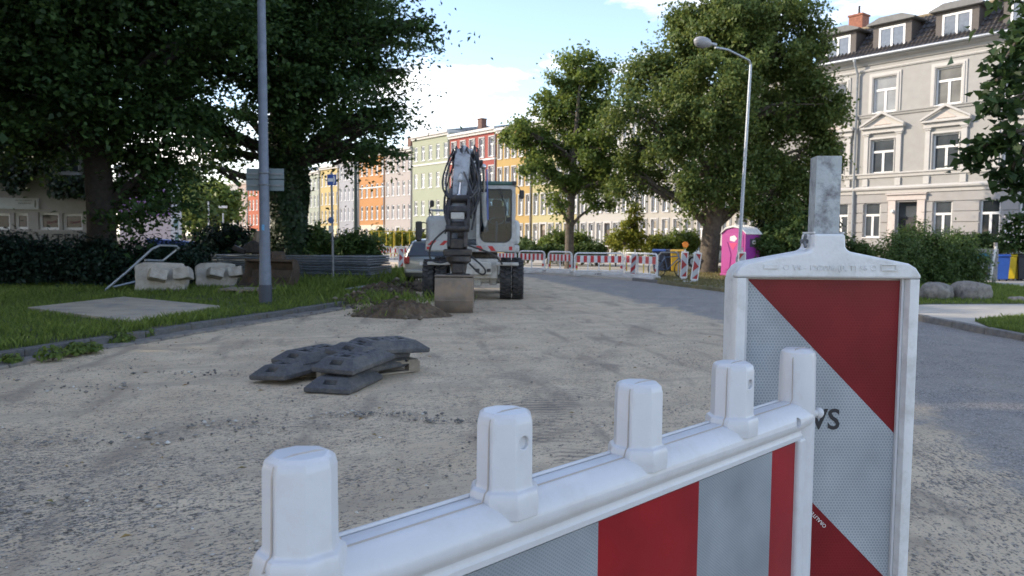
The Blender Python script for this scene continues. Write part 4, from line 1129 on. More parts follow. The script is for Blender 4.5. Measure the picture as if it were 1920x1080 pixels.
# left-hand mast with sign boards seen from behind
mb_ = G(498, 571, .09); Yl = mb_.y
mast = thing('lamp_mast', 'blue grey steel mast in the left lawn with two sign boards seen from behind', 'mast', mb_)
mtop = AT(489.5, -40, Yl)-mb_
q = MB(); q.tube([(0,0,-.1), (0,0,.02), tuple(mtop*.12), tuple(mtop*.125), tuple(mtop)], [.128,.128,.120,.112,.078], 20)
mp_ = q.build('post', mat('blue_grey_zinc', (.13,.155,.20), .55, .12, 6, .25, 25, metal=.15, dirt=(.185,.21,.25), dirt_scale=9, dirt_amt=.6), mast, smooth=True)
q = MB(); q.cyl((0,0,0),(0,0,.42),.133,n=20); q.build('dark_collar', mat('bitumen_band', (.045,.055,.075), .6, .15), mast, smooth=True)
q = MB(); zst = 1.95; a_ = mtop*(zst/mtop.z); q.box((a_.x+.01, a_.y-.117, zst-.33), (.055,.004,.12)); q.build('blue_sticker', mat('faded_blue_sticker', (.10,.30,.52), .5, .3, 40), mast)
M_signback = mat('grey_sign_back', (.155,.20,.215), .5, .08, 3, dirt=(.11,.14,.15), dirt_scale=3, dirt_amt=.6)
for (y0, y1, nm) in ((315, 334, 'sign_board'), (336, 356.5, 'sign_board')):
    a = AT(457, y1, Yl-.0)-mb_; c = AT(528, y0, Yl)-mb_
    q = MB(); q.b2(a.x, c.x, .15, .172, a.z, c.z); o = q.build(nm, M_signback, mast, bevel=.006)
    zc = (a.z+c.z)/2; q = MB(); q.b2(a.x+.02, c.x-.02, .128, .1495, zc-.02, zc+.012); q.build('channel', M_galvd, o)
    q = MB(); q.tube([(mtop.x*zc/mtop.z+.115*math.cos(t), .115*math.sin(t), zc) for t in [i*math.pi/10 for i in range(21)]], .012, 6); q.build('clamp', M_galvd, o)
# blue one-way style sign on a thin post
sp_ = G(625, 534, .09); Ys = sp_.y
sg = thing('road_sign', 'thin post with a blue square sign bearing a white arrow', 'road sign', sp_)
t_ = AT(621.5, 326, Ys)-sp_
q = MB(); q.tube([(0,0,-.1), tuple(t_)], .034, 10); q.lathe([(.04,0),(.03,.04),(.01,.05)], tuple(t_), 10); q.build('post', M_galvd, sg, smooth=True)
M_sblue = mat('sign_blue', (.012,.07,.33), .4, .05)
a = AT(614.5, 347.5, Ys)-sp_; c = AT(631, 327.5, Ys)-sp_
q = MB(); q.b2(a.x, c.x, -.075, -.045, a.z, c.z); pn = q.build('panel', M_sblue, sg, bevel=.004)
q = MB(); zc = (a.z+c.z)/2; q.b2(a.x+.02, c.x-.075, -.080, -.0755, zc-.055, zc+.045); q.prism([(c.x-.09, zc+.12),(c.x-.055,zc+.12),(c.x-.02,zc-.005),(c.x-.055,zc-.13),(c.x-.09,zc-.13),(c.x-.06,zc-.005)], -.080, -.0755, 'y'); q.build('white_arrow', M_white, pn)
q = MB(); z_ = AT(620, 413, Ys).z-sp_.z; xx = t_.x*z_/t_.z; q.cyl((xx-.03,-.04,z_),(xx-.03,-.06,z_),.095,n=18); q.build('round_plate', mat('faded_sign_blue', (.07,.13,.27), .5, .1), sg)
q = MB(); q.b2(xx-.10, xx+.03, -.06,-.04, z_-.36, z_-.16); q.build('small_plate', M_galv, sg)
# dark far lamp post
fb = AT(667, 470, 44); fl = thing('lamp_post', 'dark slim lamp post standing before the lavender and orange houses', 'lamp post', (fb.x, 44, 0))
q = MB(); q.tube([(0,0,0),(0,0,1.2),(0,0,1.21),(0,0,7.6)], [.16,.15,.125,.085], 12); q.build('post', mat('dark_green_paint', (.05,.07,.065), .5, .1), fl, smooth=True)
fa = MB(); fa.tube([(0,0,7.6),(.1,-.3,7.95),(.25,-1.0,8.1)], .05, 8); fa.ball((.3,-1.25,8.1), (.14,.34,.1)); fa.build('arm', M_galvd, fl, smooth=True)
# two small pale poles in the far left park
for i, (px_, yt, lbn) in enumerate(((392, 378, 'pale thin pole in front of the far left green trees, the taller of two'), (419, 400, 'short pale pole with a lamp head far left, the shorter of two'))):
    p = AT(px_, 455, 75); o = thing('pale_pole', lbn, 'pole', (p.x, 75, 0)); z_ = AT(px_, yt, 75).z
    q = MB(); q.tube([(0,0,0),(0,0,z_)], [.10,.07], 8); q.build('post', M_galv, o)
    if i: 
        q = MB(); q.b2(-.35,.35,-.2,.2,AT(px_,390,75).z,AT(px_,386,75).z); q.build('lamp_head', M_white, o)

# ------------------------------------------------------------------ bins
def bin_(loc, rz, m_, lid, label, group, w_=.58, d_=.72, h_=1.06):
    r = thing('wheelie_bin', label, 'bin', loc, rz, group)
    q = MB(); vs = [(-w_*.42,-d_*.40,.06),(w_*.42,-d_*.40,.06),(w_*.42,d_*.36,.06),(-w_*.42,d_*.36,.06),(-w_*.5,-d_*.5,h_*.9),(w_*.5,-d_*.5,h_*.9),(w_*.5,d_*.45,h_*.9),(-w_*.5,d_*.45,h_*.9)]
    q.add(vs, [(0,3,2,1),(4,5,6,7),(0,1,5,4),(1,2,6,5),(2,3,7,6),(3,0,4,7)]); q.build('body', m_, r, bevel=.03)
    q = MB(); q.prism([(-d_*.56,h_*.905),(d_*.52,h_*.905),(d_*.52,h_*.97),(d_*.3,h_),(-d_*.3,h_),(-d_*.56,h_*.95)], -w_*.53, w_*.53, 'x'); q.build('lid', lid, r, bevel=.015)
    for s in (-1, 1):
        q = MB(); q.cyl((s*w_*.36,d_*.40,.10),(s*w_*.46,d_*.40,.10),.10,n=14); q.build('wheel', M_tyre, r)
    q = MB(); q.cyl((-w_*.42,d_*.56,h_*.9),(w_*.42,d_*.56,h_*.9),.018,n=8); q.build('handle', M_hose, r)
    return r
M_bblue = mat('blue_bin_plastic', (.018,.075,.32), .45, .08); M_byel = mat('yellow_bin_plastic', (.66,.47,.012), .45, .06); M_bblk = mat('black_bin_plastic', (.025,.028,.035), .5, .1); M_byel2 = mat('dull_yellow_bin', (.50,.31,.02), .5, .08); M_bnav = mat('dark_blue_bin', (.02,.03,.06), .5, .1)
def gz_(px_, py_): return G(px_, py_, .08)
for px_, py_, m_, lb in ((1871, 527, M_bblue, 'blue wheelie bin at the left end of the row, next to the graffiti board'), (1885, 527.5, M_bblue, 'blue wheelie bin beside the first yellow bin'),
                     (1898, 526, M_byel, 'yellow wheelie bin beside the blue one'), (1913, 526, M_byel, 'yellow wheelie bin beside the black one at the picture edge'), (1930, 527, M_bblk, 'black wheelie bin cut by the right picture edge')):
    p = gz_(px_, py_); bin_((p.x, p.y+.3, .08), R(-28), m_, m_, lb, 'bins in a row on the right', .54, .66)
for px_, py_, m_, lid, lb in ((1238, 510, M_bnav, M_bblue, 'dark bin with a dull blue lid behind the bicycle'), (1253, 510, M_bnav, M_bnav, 'dark navy bin next to the mustard bin'), (1272, 511, M_byel2, M_byel2, 'mustard yellow bin behind the orange lamp beacon')):
    p = gz_(px_, py_); bin_((p.x, p.y+.3, .08), R(-15), m_, lid, lb, 'bins behind the barriers')
# graffiti covered board fence beside the blue bins
p = gz_(1838, 530); gb = thing('board_enclosure', 'low wooden screen painted with blue and red graffiti beside the blue bins', 'screen', (p.x-1.95, p.y-.1, .08), R(-10))
for k in range(5):
    q = MB(); q.b2(0, 2.3, 0, .03, .10+k*.24, .325+k*.24); q.build('plank', mat('grey_plank', (.27,.255,.24), .85, .2, 5, .3, 30), gb)
for x in (.05, 1.2, 2.22):
    q = MB(); q.b2(x-.05, x+.05, .031, .13, 0, 1.45 if x < 2 else 1.5); q.build('post', mat('grey_plank', (.27,.255,.24)), gb)
def blob(name, pts, m_, y=-.004):
    q = MB(); q.prism(pts, y, -.0008 if y > -.005 else -.0042, 'y'); return q.build(name, m_, gb)
blob('graffiti', [(1.05,1.02),(1.9,1.12),(2.05,.95),(1.95,.80),(1.35,.78),(1.1,.86)], mat('graffiti_blue', (.03,.19,.30), .6, .2))
blob('graffiti', [(.7,.70),(1.2,.76),(1.9,.74),(1.8,.52),(1.2,.50),(.8,.56)], mat('graffiti_pale', (.5,.52,.52), .6, .1))
blob('graffiti', [(1.1,.46),(1.9,.49),(2.0,.28),(1.5,.18),(1.15,.24)], mat('graffiti_red', (.20,.06,.07), .6, .2))
q = MB(); q.tube([(2.05,-.03,.12),(2.1,-.03,.75),(2.15,-.03,1.1),(2.2,-.03,1.36)], .05, 8); q.build('white_outline', M_white, gb, smooth=True)
# low wall with posts behind the bins
p = gz_(1840, 517); q = MB()
fw_ = thing('low_wall', 'low grey garden wall with stub pillars behind the coloured bins', 'wall', (p.x, p.y+1.2, .08), R(-20))
q.b2(-.5, 6.5, 0, .18, 0, 1.25); q.build('panel', M_conc, fw_)
for k in range(4):
    q = MB(); q.b2(-.5+k*1.55, -.22+k*1.55, -.06, .2, 0, 1.52); q.build('pillar', M_conc, fw_, bevel=.02)

# ------------------------------------------------------------------ boulders
M_rock = mat('granite_boulder', (.22,.20,.175), .9, .3, 5, 1.0, 14, dirt=(.07,.068,.06), dirt_scale=7, dirt_amt=.9)
def boulder(loc, dims, sd, label):
    bm = bmesh.new(); bmesh.ops.create_icosphere(bm, subdivisions=4, radius=1)
    for v in bm.verts:
        c = v.co.normalized()
        k = .80+.55*float(fbm(np.array(c.x*1.3+sd*3.1+c.z), np.array(c.y*1.3+sd+c.z*.7), sd, 5))
        co = Vector((math.copysign(abs(c.x)**.75, c.x), math.copysign(abs(c.y)**.75, c.y), math.copysign(abs(c.z)**.8, c.z)))*k
        v.co = Vector((co.x*dims[0], co.y*dims[1], co.z*dims[2]))
    me = bpy.data.meshes.new('boulder'); bm.to_mesh(me); bm.free(); me.materials.append(M_rock)
    me.polygons.foreach_set('use_smooth', [True]*len(me.polygons))
    o = link(me, 'boulder'); o.location = loc; o.rotation_euler = (0, 0, sd*.7)
    return tag(o, label, 'boulder', 'boulders on the right lawn')
p = gz_(1766, 563); boulder((p.x, p.y+.3, .22), (.48,.36,.28), 1.3, 'long rounded boulder on the lawn nearer to the lettered beacon')
p = gz_(1832, 563); boulder((p.x, p.y+.3, .20), (.46,.42,.33), 2.6, 'angular boulder with a slanting dark side, the right one of the two on the lawn')
p = gz_(1916, 566); boulder((p.x, p.y+.2, .10), (.22,.2,.10), 4.1, 'small flat stone at the right picture edge on the lawn')

# ------------------------------------------------------------------ left lawn clutter
def tubes_part(name, paths, r, m_, parent, n=8):
    q = MB()
    for p in paths: q.tube(p, r, n)
    return q.build(name, m_, parent, smooth=True)
# tilted tubular barrier frame
fb0 = G(196, 546, .09); Yf = fb0.y
fr = thing('barrier_frame', 'galvanised tubular frame leaning behind the first concrete block', 'frame', fb0)
def lf(px_, py_, Y): return tuple(AT(px_, py_, Y)-fb0)
tubes_part('rail', [[lf(196,545,Yf), lf(240,508,Yf+.3), lf(285,467,Yf+.6), lf(300,460,Yf+.7), lf(330,461,Yf+1.3), lf(336,464,Yf+1.4), lf(305,489,Yf+1.2)], [lf(272,488,Yf+.55), lf(305,489,Yf+1.2)], [lf(212,538,Yf+.1), lf(262,526,Yf+.9), lf(345,519,Yf+1.6)]], .032, M_galv, fr)
# concrete foundation blocks lying on their sides
def foundation(loc, rz, label, s=1.0, roll=0.0):
    r = thing('concrete_block', label, 'concrete block', loc, 0, 'broken out concrete blocks on the lawn', rot=(roll, 0, rz))
    def rough(o, sd):
        sb = o.modifiers.new('sub', 'SUBSURF'); sb.subdivision_type = 'SIMPLE'; sb.levels = sb.render_levels = 3
        tx_ = bpy.data.textures.new('rough', 'CLOUDS'); tx_.noise_scale = .28
        dm = o.modifiers.new('disp', 'DISPLACE'); dm.texture = tx_; dm.strength = .09; dm.texture_coords = 'LOCAL'
    q = MB(); q.prism([(-.62*s,-.02),(.50*s,-.02),(.60*s,.30*s),(.50*s,.72*s),(-.50*s,.74*s),(-.66*s,.62*s)], -.18*s, .18*s, 'y'); o = q.build('slab', M_conc, r, bevel=.05, seg=2); rough(o, 1)
    q = MB(); q.box((-.06*s,-.38*s,.36*s), (.42*s,.42*s,.26*s), rz=.3, ry=.15); o = q.build('lump', M_conc, r, bevel=.02); rough(o, 2)
    q = MB(); q.box((.52*s,-.30*s,.40*s), (.40*s,.36*s,.28*s), rz=-.2, ry=-.1); o = q.build('lump', M_conc, r, bevel=.02); rough(o, 3)
    return r
p = G(292, 549, .09); foundation((p.x, p.y+.4, .09), R(14), 'larger pale concrete block with two stubs, beside the tubular frame', 1.0, R(-14))
p = G(393, 541, .09); foundation((p.x+.05, p.y+.5, .09), R(18), 'concrete block nearer to the stack of fence panels', .92, R(-16))
# flat board in the grass
M_ply = mat('weathered_board', (.38,.325,.25), .85, .14, 3, .15, 40, dirt=(.19,.185,.185), dirt_scale=1.6, dirt_amt=.8)
pts = [G(52,576,.16), G(232,556,.16), G(412,573,.16), G(250,602,.16)]
q = MB(); q.prism([tuple(p[:2]) for p in pts], .10, .16, 'z'); o = q.build('site_board', M_ply, None, bevel=.006)
tag(o, 'large flat weathered board lying in the left lawn', 'board')
M_rust2 = mat('dark_rusty_steel', (.085,.065,.05), .6, .3, 5, .2, 30, metal=.2, dirt=(.15,.095,.06), dirt_scale=4, dirt_amt=.7)
# steel digging bucket
p = G(505, 541, .09); kb = thing('digger_bucket', 'rusty open digger bucket lying in the grass behind the mast', 'bucket', (p.x, p.y+.2, .10), R(-14))
prof_ = [(0,.0),(-.42,.02),(-.55,.06),(-.42,.10),(-.10,.12),(.12,.28),(.16,.50),(.06,.68),(-.12,.74),(-.12,.80),(.10,.76),(.24,.55),(.20,.25)]
q = MB(); q.prism(prof_, -.72, .72, 'x'); q.build('shell', M_rust2, kb, bevel=.01)
for s in (-.75, .72):
    q = MB(); q.prism([(-.50,.04),(0,.0),(.20,.25),(.24,.55),(.10,.78),(-.14,.82),(-.12,.5),(-.30,.25)], s, s+.03, 'x'); q.build('cheek', M_rust2, kb)
for s in (-.35, .05):
    q = MB(); q.prism([(-.10,.80),(.12,.77),(.06,1.0),(-.06,1.02)], s, s+.35, 'x'); q.build('hanger_lug', M_rust2, kb, bevel=.02)
# pallet-like slatted board
p = G(455, 552, .09); pallet((p.x, p.y+.35, .08), R(-8), 'flat pale pallet lying in front of the rusty digger bucket', 8, 1.25, .85)
# dark grab attachment lump
p = AT(474, 478, 25.0); gr_ = thing('grab_attachment', 'dark rusty grab lying on top of the stacked panels behind the mast', 'grab', (p.x, 25.0, .98))
q = MB(); q.prism([(-.45,0),(.45,0),(.3,.32),(.05,.45),(-.2,.28)], -.2, .2, 'y'); q.build('body', M_iron, gr_, bevel=.05)
q = MB(); q.cyl((.12,0,.3),(.2,-.05,.72),.14,.09,12); q.build('rotator', M_rust, gr_); q = MB(); q.box((-.35,-.25,.12),(.4,.12,.16),ry=.4); q.build('jaw', M_iron, gr_, bevel=.02)
# stack of mobile fence panels
A0 = Vector((X_(404, 25.2), 25.4, 0)); B0 = Vector((X_(703, 24.6), 24.3, 0)); dd = B0-A0; aa = math.atan2(dd.y, dd.x)
ordw = ['bottom', 'second from the bottom', 'third from the bottom', 'fourth from the bottom', 'fifth from the bottom', 'sixth from the top', 'fifth from the top', 'fourth from the top', 'third from the top', 'second from the top', 'topmost']
nP = 11
def panel_mesh(Lp, Wp):
    q = MB(); q.tube([(0,0,0),(Lp,0,0)], .032, 7); q.tube([(0,Wp,0),(Lp,Wp,0)], .032, 7)
    for x in (0, Lp/3, 2*Lp/3, Lp): q.tube([(x,0,0),(x,Wp,0)], .030, 7)
    fm = q.mesh('frame', mat('blue_grey_tube', (.16,.19,.22), .45, .2, 6, .1, 30, metal=.45, dirt=(.30,.31,.31), dirt_scale=5, dirt_amt=.5), True)
    q = MB(); n = 26
    for k in range(1, n): q.b2(Lp*k/n-.006, Lp*k/n+.006, .03, Wp-.03, -.004, .004)
    for k in range(1, 9): q.b2(.03, Lp-.03, Wp*k/9-.006, Wp*k/9+.006, .005, .012)
    return fm, q.mesh('wire_infill', M_galvd)
fm, wi = panel_mesh(dd.length, 1.9)
for i in range(nP):
    r = thing('fence_panel', f'{ordw[i]} of the mobile fence panels stacked flat behind the bucket', 'fence panel', (A0.x+random.uniform(-.06,.06)-.02*i, A0.y+random.uniform(-.05,.05), .135+i*.0755), aa+random.uniform(-.012,.012), 'stacked mobile fence panels')
    r.rotation_euler[1] = random.uniform(-.004,.004)
    link(fm, 'frame', r); link(wi, 'wire_infill', r)
# loose pale bar at the foot of the stack
p = G(678, 545, .1); q = MB(); q.tube([(0,0,.05),(.85,.45,.17)], .03, 8); o = q.build('loose_bar', M_galv, None, smooth=True); o.location = (p.x-.45, p.y-.05, .08); tag(o, 'short pale tube sticking out at the foot of the panel stack', 'tube')
# yellow crowd fence far off
def yfence(x0, x1, yb, ytop, n, label):
    a = G(x0, yb); c = G(x1, yb); d = c-a; r = thing('yellow_fence', label, 'fence', a, math.atan2(d.y, d.x), 'thin yellow site fences'); h_ = AT(x0, ytop, a.y).z
    q = MB(); q.tube([(0,0,h_),(d.length,0,h_)], .035, 6); q.tube([(0,0,.35),(d.length,0,.35)], .03, 6); q.build('rail', M_yel, r)
    for k in range(n+1):
        q = MB(); x = d.length*k/n; q.tube([(x,0,0),(x,0,h_)], .03, 6); q.build('post', M_yel, r)
yfence(697, 738, 484, 433, 3, 'thin yellow site fence at the left road end behind the bush')
yfence(740, 782, 484, 434, 3, 'thin yellow site fence behind the big black mirror of the excavator')
# white hoop railing in front of the houses
p0_ = G(1120, 489); p1_ = G(1155, 492); r = thing('white_railing', 'white hoop railing behind the widest barrier', 'railing', p0_, math.atan2((p1_-p0_).y, (p1_-p0_).x)); Lr = (p1_-p0_).length
q = MB(); q.tube([(0,0,0),(0,0,1.0),(.1,0,1.12),(Lr-.1,0,1.12),(Lr,0,1.0),(Lr,0,0)], .035, 8); q.tube([(0,0,.6),(Lr,0,.6)], .03, 8); q.build('rail', M_white, r, smooth=True)
# garden fence of dark metal before the white house
gA = G(1150, 492); gB = G(1300, 500); d = gB-gA; r = thing('garden_fence', 'dark low metal garden fence before the cream houses', 'fence', gA, math.atan2(d.y, d.x))
q = MB(); M_dk = mat('dark_fence_paint', (.03,.035,.04), .5, .1)
for z in (.25, 1.0): q.tube([(0,0,z),(d.length,0,z)], .022, 6)
q.build('rail', M_dk, r)
for k in range(40):
    q = MB(); x = d.length*k/39; q.b2(x-.013, x+.013, -.013, .013, 0, 1.15 if k % 8 else 1.4); q.build('bar', M_dk, r)
# bicycle leaning by the barriers
p = gz_(1234, 521); by = thing('bicycle', 'grey bicycle parked at a hoop right of the barriers', 'bicycle', (p.x, p.y+.3, .08), R(-8))
for x in (0, 1.02):
    q = MB(); q.tube([(x+.34*math.cos(a), 0, .34+.34*math.sin(a)) for a in [i*math.pi/12 for i in range(25)]], .022, 6); w_ = q.build('wheel', M_tyre, by)
    q = MB()
    for k in range(8):
        a = k*math.pi/8; q.tube([(x-.33*math.cos(a),0,.34-.33*math.sin(a)),(x+.33*math.cos(a),0,.34+.33*math.sin(a))], .004, 4)
    q.build('spokes', M_galv, w_)
tubes_part('frame', [[(0,0,.34),(.40,0,.32),(.28,0,.86)], [(.40,0,.32),(.86,0,.80)], [(.30,0,.80),(.84,0,.86)], [(1.02,0,.34),(.86,0,.80),(.82,0,.98)], [(0,0,.34),(.30,0,.78)]], .02, mat('blue_cycle_paint', (.06,.10,.17), .4, .05), by)
q = MB(); q.box((.27,0,.92),(.26,.13,.06)); q.build('saddle', M_hose, by, bevel=.02)
q = MB(); q.tube([(.74,-.28,1.02),(.84,-.1,1.0),(.84,.1,1.0),(.74,.28,1.02)], .016, 6); q.build('handlebar', M_galvd, by)
p = gz_(1258, 519); hp = thing('cycle_hoop', 'grey cycle hoop beside the parked bicycle', 'cycle stand', (p.x-.5, p.y+.1, .08), R(-10))
q = MB(); q.tube([(0,0,0),(0,0,.85),(.1,0,.98),(.7,0,.98),(.8,0,.85),(.8,0,0)], .03, 8); q.build('hoop', M_galvd, hp, smooth=True)

# ------------------------------------------------------------------ heap of dug earth, loose stones on the road
def heap(name, label, cx_, cy_, ax_, ay_, h_, sd, rz=0.0, m_=None):
    n = 120; u = np.linspace(-1, 1, n); U, V = np.meshgrid(u, u)
    rr_ = np.sqrt(U**2+V**2); wob = .82+.36*fbm(U*1.6+5, V*1.6+2, sd, 3)
    base = np.clip(1-(rr_/wob), 0, 1)**.9
    Zh = h_*base*(.25+1.5*fbm(U*3.1, V*3.1, sd+4, 5)) + base**.4*(fbm(U*12, V*12, sd+8, 4)-.42)*.26*np.clip(base*6,0,1)
    me = grid_mesh(name, U*ax_, V*ay_, Zh-.04, m_ or M_soil2, True)
    o = link(me, name); o.location = (cx_, cy_, 0); o.rotation_euler = (0,0,rz)
    return tag(o, label, 'earth heap', 'heaps of dug earth')
M_soil2 = mat('dug_earth', (.085,.060,.038), .97, .4, 3, 1.0, 26, dirt=(.16,.12,.08), dirt_scale=5, dirt_amt=.75)
p = G(752, 598); heap('earth_heap', 'low brown heap of dug earth in front of the bucket', p.x-.1, p.y+.75, 1.0, .72, .36, 2)
p = G(690, 560); heap('earth_heap', 'strip of dug up earth along the broken kerb behind the first heap', p.x, p.y+1.4, 1.2, 1.9, .30, 6)
p = G(752, 545); heap('earth_heap', 'shallow rubble spread beside the silver hatchback', p.x, p.y+1.5, 1.5, 2.0, .2, 11)
p = G(440, 560); heap('bare_soil', 'bare patch of soil round the pallet in the left lawn', p.x, p.y+1.3, 2.2, 1.4, .16, 13)
def stones(name, n, fn, smin, smax, m_, kind='stuff', flat=.6, power=2.5):
    V = []; Fq = []
    base = np.array([(1,0,0),(0,1,0),(-1,0,0),(0,-1,0),(0,0,1),(0,0,-1)], float)
    fc = [(0,1,4),(1,2,4),(2,3,4),(3,0,4),(1,0,5),(2,1,5),(3,2,5),(0,3,5)]
    for i in range(n):
        x, y, z = fn(); s = smin+(smax-smin)*random.random()**power
        a = random.uniform(0, 6.28); ca, sa = math.cos(a), math.sin(a)
        P = base*np.array([s*random.uniform(.7,1.3), s*random.uniform(.6,1.2), s*flat*random.uniform(.6,1.1)]) * rng.uniform(.8,1.2,(6,1))
        P = np.stack([P[:,0]*ca-P[:,1]*sa+x, P[:,0]*sa+P[:,1]*ca+y, P[:,2]+z+s*flat*.3], 1)
        o = len(V)*1; V.append(P); Fq += [tuple(k+6*i for k in f) for f in fc]
    o = link(np_mesh(name, np.concatenate(V), np.array(Fq), m_), name); o['kind'] = kind
    return o
def rp(m_name, c1, c2, c3):
    m = bpy.data.materials.new(m_name); t, n, l, b = nodes(m); g_ = n.new('ShaderNodeNewGeometry'); r_ = n.new('ShaderNodeValToRGB'); l.new(g_.outputs['Random Per Island'], r_.inputs[0])
    r_.color_ramp.elements[0].color = (*c1,1); r_.color_ramp.elements[1].color = (*c2,1); e = r_.color_ramp.elements.new(.85); e.color = (*c2,1); r_.color_ramp.elements[-1].color = (*c3,1)
    l.new(r_.outputs[0], b.inputs['Base Color']); b.inputs['Roughness'].default_value = .9; return m
M_grit = rp('loose_grit', (.09,.088,.085), (.27,.25,.22), (.6,.58,.54))
def near_pt():
    y = 2.2+random.random()**1.4*13
    x = random.uniform(-.72, .75)*y
    while x > 3.2+.0*y: x = random.uniform(-.72,.6)*y
    return x, y, 0.0
stones('gravel', 3200, near_pt, .003, .017, M_grit)
cl = [(-3.1,5.6,.9,.25),(-2.2,6.1,.7,.2),(-2.6,4.3,.9,.2),(-1.2,6.5,.5,.1),(-4.4,7.6,1.0,.35),(-.55,6.3,.35,.08),(-3.4,8.4,.8,.2)]
def clus():
    a = random.choice(cl); return a[0]+random.gauss(0,a[2]*.5), a[1]+random.gauss(0,a[3]*.6), 0.0
stones('rubble', 700, clus, .005, .028, M_grit)
M_clod = rp('earth_clods', (.06,.045,.03), (.13,.10,.07), (.26,.22,.17))
hp_ = [G(735,592), G(700,560), G(740,545), G(660,575)]
def clod():
    a = random.choice(hp_); dx_, dy_ = random.gauss(0,.45), random.gauss(.5,.5); return a.x+dx_, a.y+dy_, max(0, .30-.35*math.hypot(dx_, dy_-.5))*random.uniform(.3,1.1)
stones('earth_clods', 900, clod, .015, .10, M_clod, power=3, flat=.7)
# fallen leaves on the road
def flat_leaves(name, n, fn, s0, s1, m_):
    V = []; Fq = []
    for i in range(n):
        x, y = fn(); s = random.uniform(s0, s1); a = random.uniform(0,6.28); c, d = math.cos(a), math.sin(a)
        P = [(-s,0,.004),(0,-s*.45,.014),(s,0,.006),(0,s*.45,.016)]
        V += [(x+p[0]*c-p[1]*d, y+p[0]*d+p[1]*c, p[2]+.012) for p in P]; Fq.append((4*i,4*i+1,4*i+2,4*i+3))
    o = link(np_mesh(name, V, Fq, m_), name); o['kind'] = 'stuff'; return o
M_fall = rp('fallen_leaf', (.26,.15,.045), (.30,.20,.06), (.12,.15,.04))
flat_leaves('fallen_leaves', 130, lambda: near_pt()[:2], .018, .035, M_fall)
# ------------------------------------------------------------------ houses
FP = Vector((23.7, 38.0)); FD = Vector((-.622, .783)).normalized()
def tpx(px, py=450):
    k = ray(px, py); k = k.x/k.y
    return (k*FP.y-FP.x)/(FD.x-k*FD.y)
def fpt(t): return FP+FD*t
def fz(px, py):
    t = tpx(px); return AT(px, py, fpt(t).y).z
M_frame = mat('white_window_frame', (.72,.72,.71), .45, .03)
panes = [mat(f'window_glass_{n_}', c, .06, .3, 1.2, spec=.9) for n_, c in (('dark', (.025,.03,.035)), ('curtained', (.20,.20,.19)), ('grey', (.07,.08,.09)), ('netted', (.32,.32,.31)))]
M_sill = mat('zinc_sill', (.42,.43,.44), .5, .05)
def wall_open(q, w_, z0, z1, holes, dep=.14, mi=0):
    xs_ = sorted({0, w_} | {h[0] for h in holes} | {h[1] for h in holes}); zs_ = sorted({z0, z1} | {h[2] for h in holes} | {h[3] for h in holes})
    for i in range(len(xs_)-1):
        for j in range(len(zs_)-1):
            cx_, cz_ = (xs_[i]+xs_[i+1])/2, (zs_[j]+zs_[j+1])/2
            if any(h[0] < cx_ < h[1] and h[2] < cz_ < h[3] for h in holes): continue
            q.add([(xs_[i],0,zs_[j]),(xs_[i+1],0,zs_[j]),(xs_[i+1],0,zs_[j+1]),(xs_[i],0,zs_[j+1])], [(0,1,2,3)], mi)
    for (a, b_, c, d) in holes:
        q.add([(a,0,c),(b_,0,c),(b_,dep,c),(a,dep,c)], [(0,3,2,1)], mi); q.add([(a,0,d),(b_,0,d),(b_,dep,d),(a,dep,d)], [(0,1,2,3)], mi)
        q.add([(a,0,c),(a,dep,c),(a,dep,d),(a,0,d)], [(0,1,2,3)], mi); q.add([(b_,0,c),(b_,dep,c),(b_,dep,d),(b_,0,d)], [(0,3,2,1)], mi)
_wc = {}
rw = random.Random(5)
def window(parent, x0, x1, z0, z1, style='T', dep=.13, sill=True, surround=None, pane=None):
    w_, h_ = round(x1-x0, 2), round(z1-z0, 2); key = (w_, h_, style)
    if key not in _wc:
        q = MB(); t = .075 if style == 'T' else .10
        q.b2(0, t, 0, .06, 0, h_); q.b2(w_-t, w_, 0, .06, 0, h_); q.b2(t, w_-t, 0, .06, 0, t); q.b2(t, w_-t, 0, .06, h_-t, h_)
        zt_ = h_*.64
        if style == 'T':
            q.b2(t, w_-t, -.012, .055, zt_-.06, zt_+.06); q.b2(w_/2-.06, w_/2+.06, -.008, .058, t, zt_-.061)
        elif style == 'S': q.b2(t, w_-t, .003, .055, zt_-.06, zt_+.06); q.b2(w_/2-.05, w_/2+.05, .002, .058, t, zt_-.061)
        elif style == 'D': q.b2(w_/2-.055, w_/2+.055, -.006, .055, t, h_-t)
        fme = q.mesh('frame', M_frame)
        q = MB(); q.b2(.03, w_-.03, .030, .045, .03, h_-.03); pme = q.mesh('pane', panes[0])
        q = MB(); q.b2(-.06, w_+.06, -dep-.06, 0, -.045, 0); sme = q.mesh('sill', M_frame)
        _wc[key] = (fme, pme, sme)
    fme, pme, sme = _wc[key]
    o = link(fme, 'window', parent, loc=(x0, dep-.065, z0))
    p = link(pme, 'pane', o)
    pm = pane or rw.choices(panes, (5, 2, 4, 1.5))[0]
    p.material_slots[0].link = 'OBJECT'; p.material_slots[0].material = pm
    if sill: link(sme, 'sill', o, loc=(0, .055, 0))
    if surround:
        q = MB(); s_ = surround; yy = -(dep-.065)
        for a in (0, .10):               # stepped stucco surround
            e_ = s_*(1-a*4) ; pr_ = .05+a*.35
            q.b2(-s_+a, -.002 if a == 0 else -.03-a*.2, yy-pr_, yy-.0015, -.02, h_+s_-a); q.b2(w_+.002 if a == 0 else w_+.03+a*.2, w_+s_-a, yy-pr_, yy-.0015, -.02, h_+s_-a)
            q.b2(-s_+a+.0, w_+s_-a, yy-pr_-.002, yy-.0015, h_+.002 if a == 0 else h_+.05, h_+s_-a+.001)
        q.build('surround', M_stucco, o)
    return o
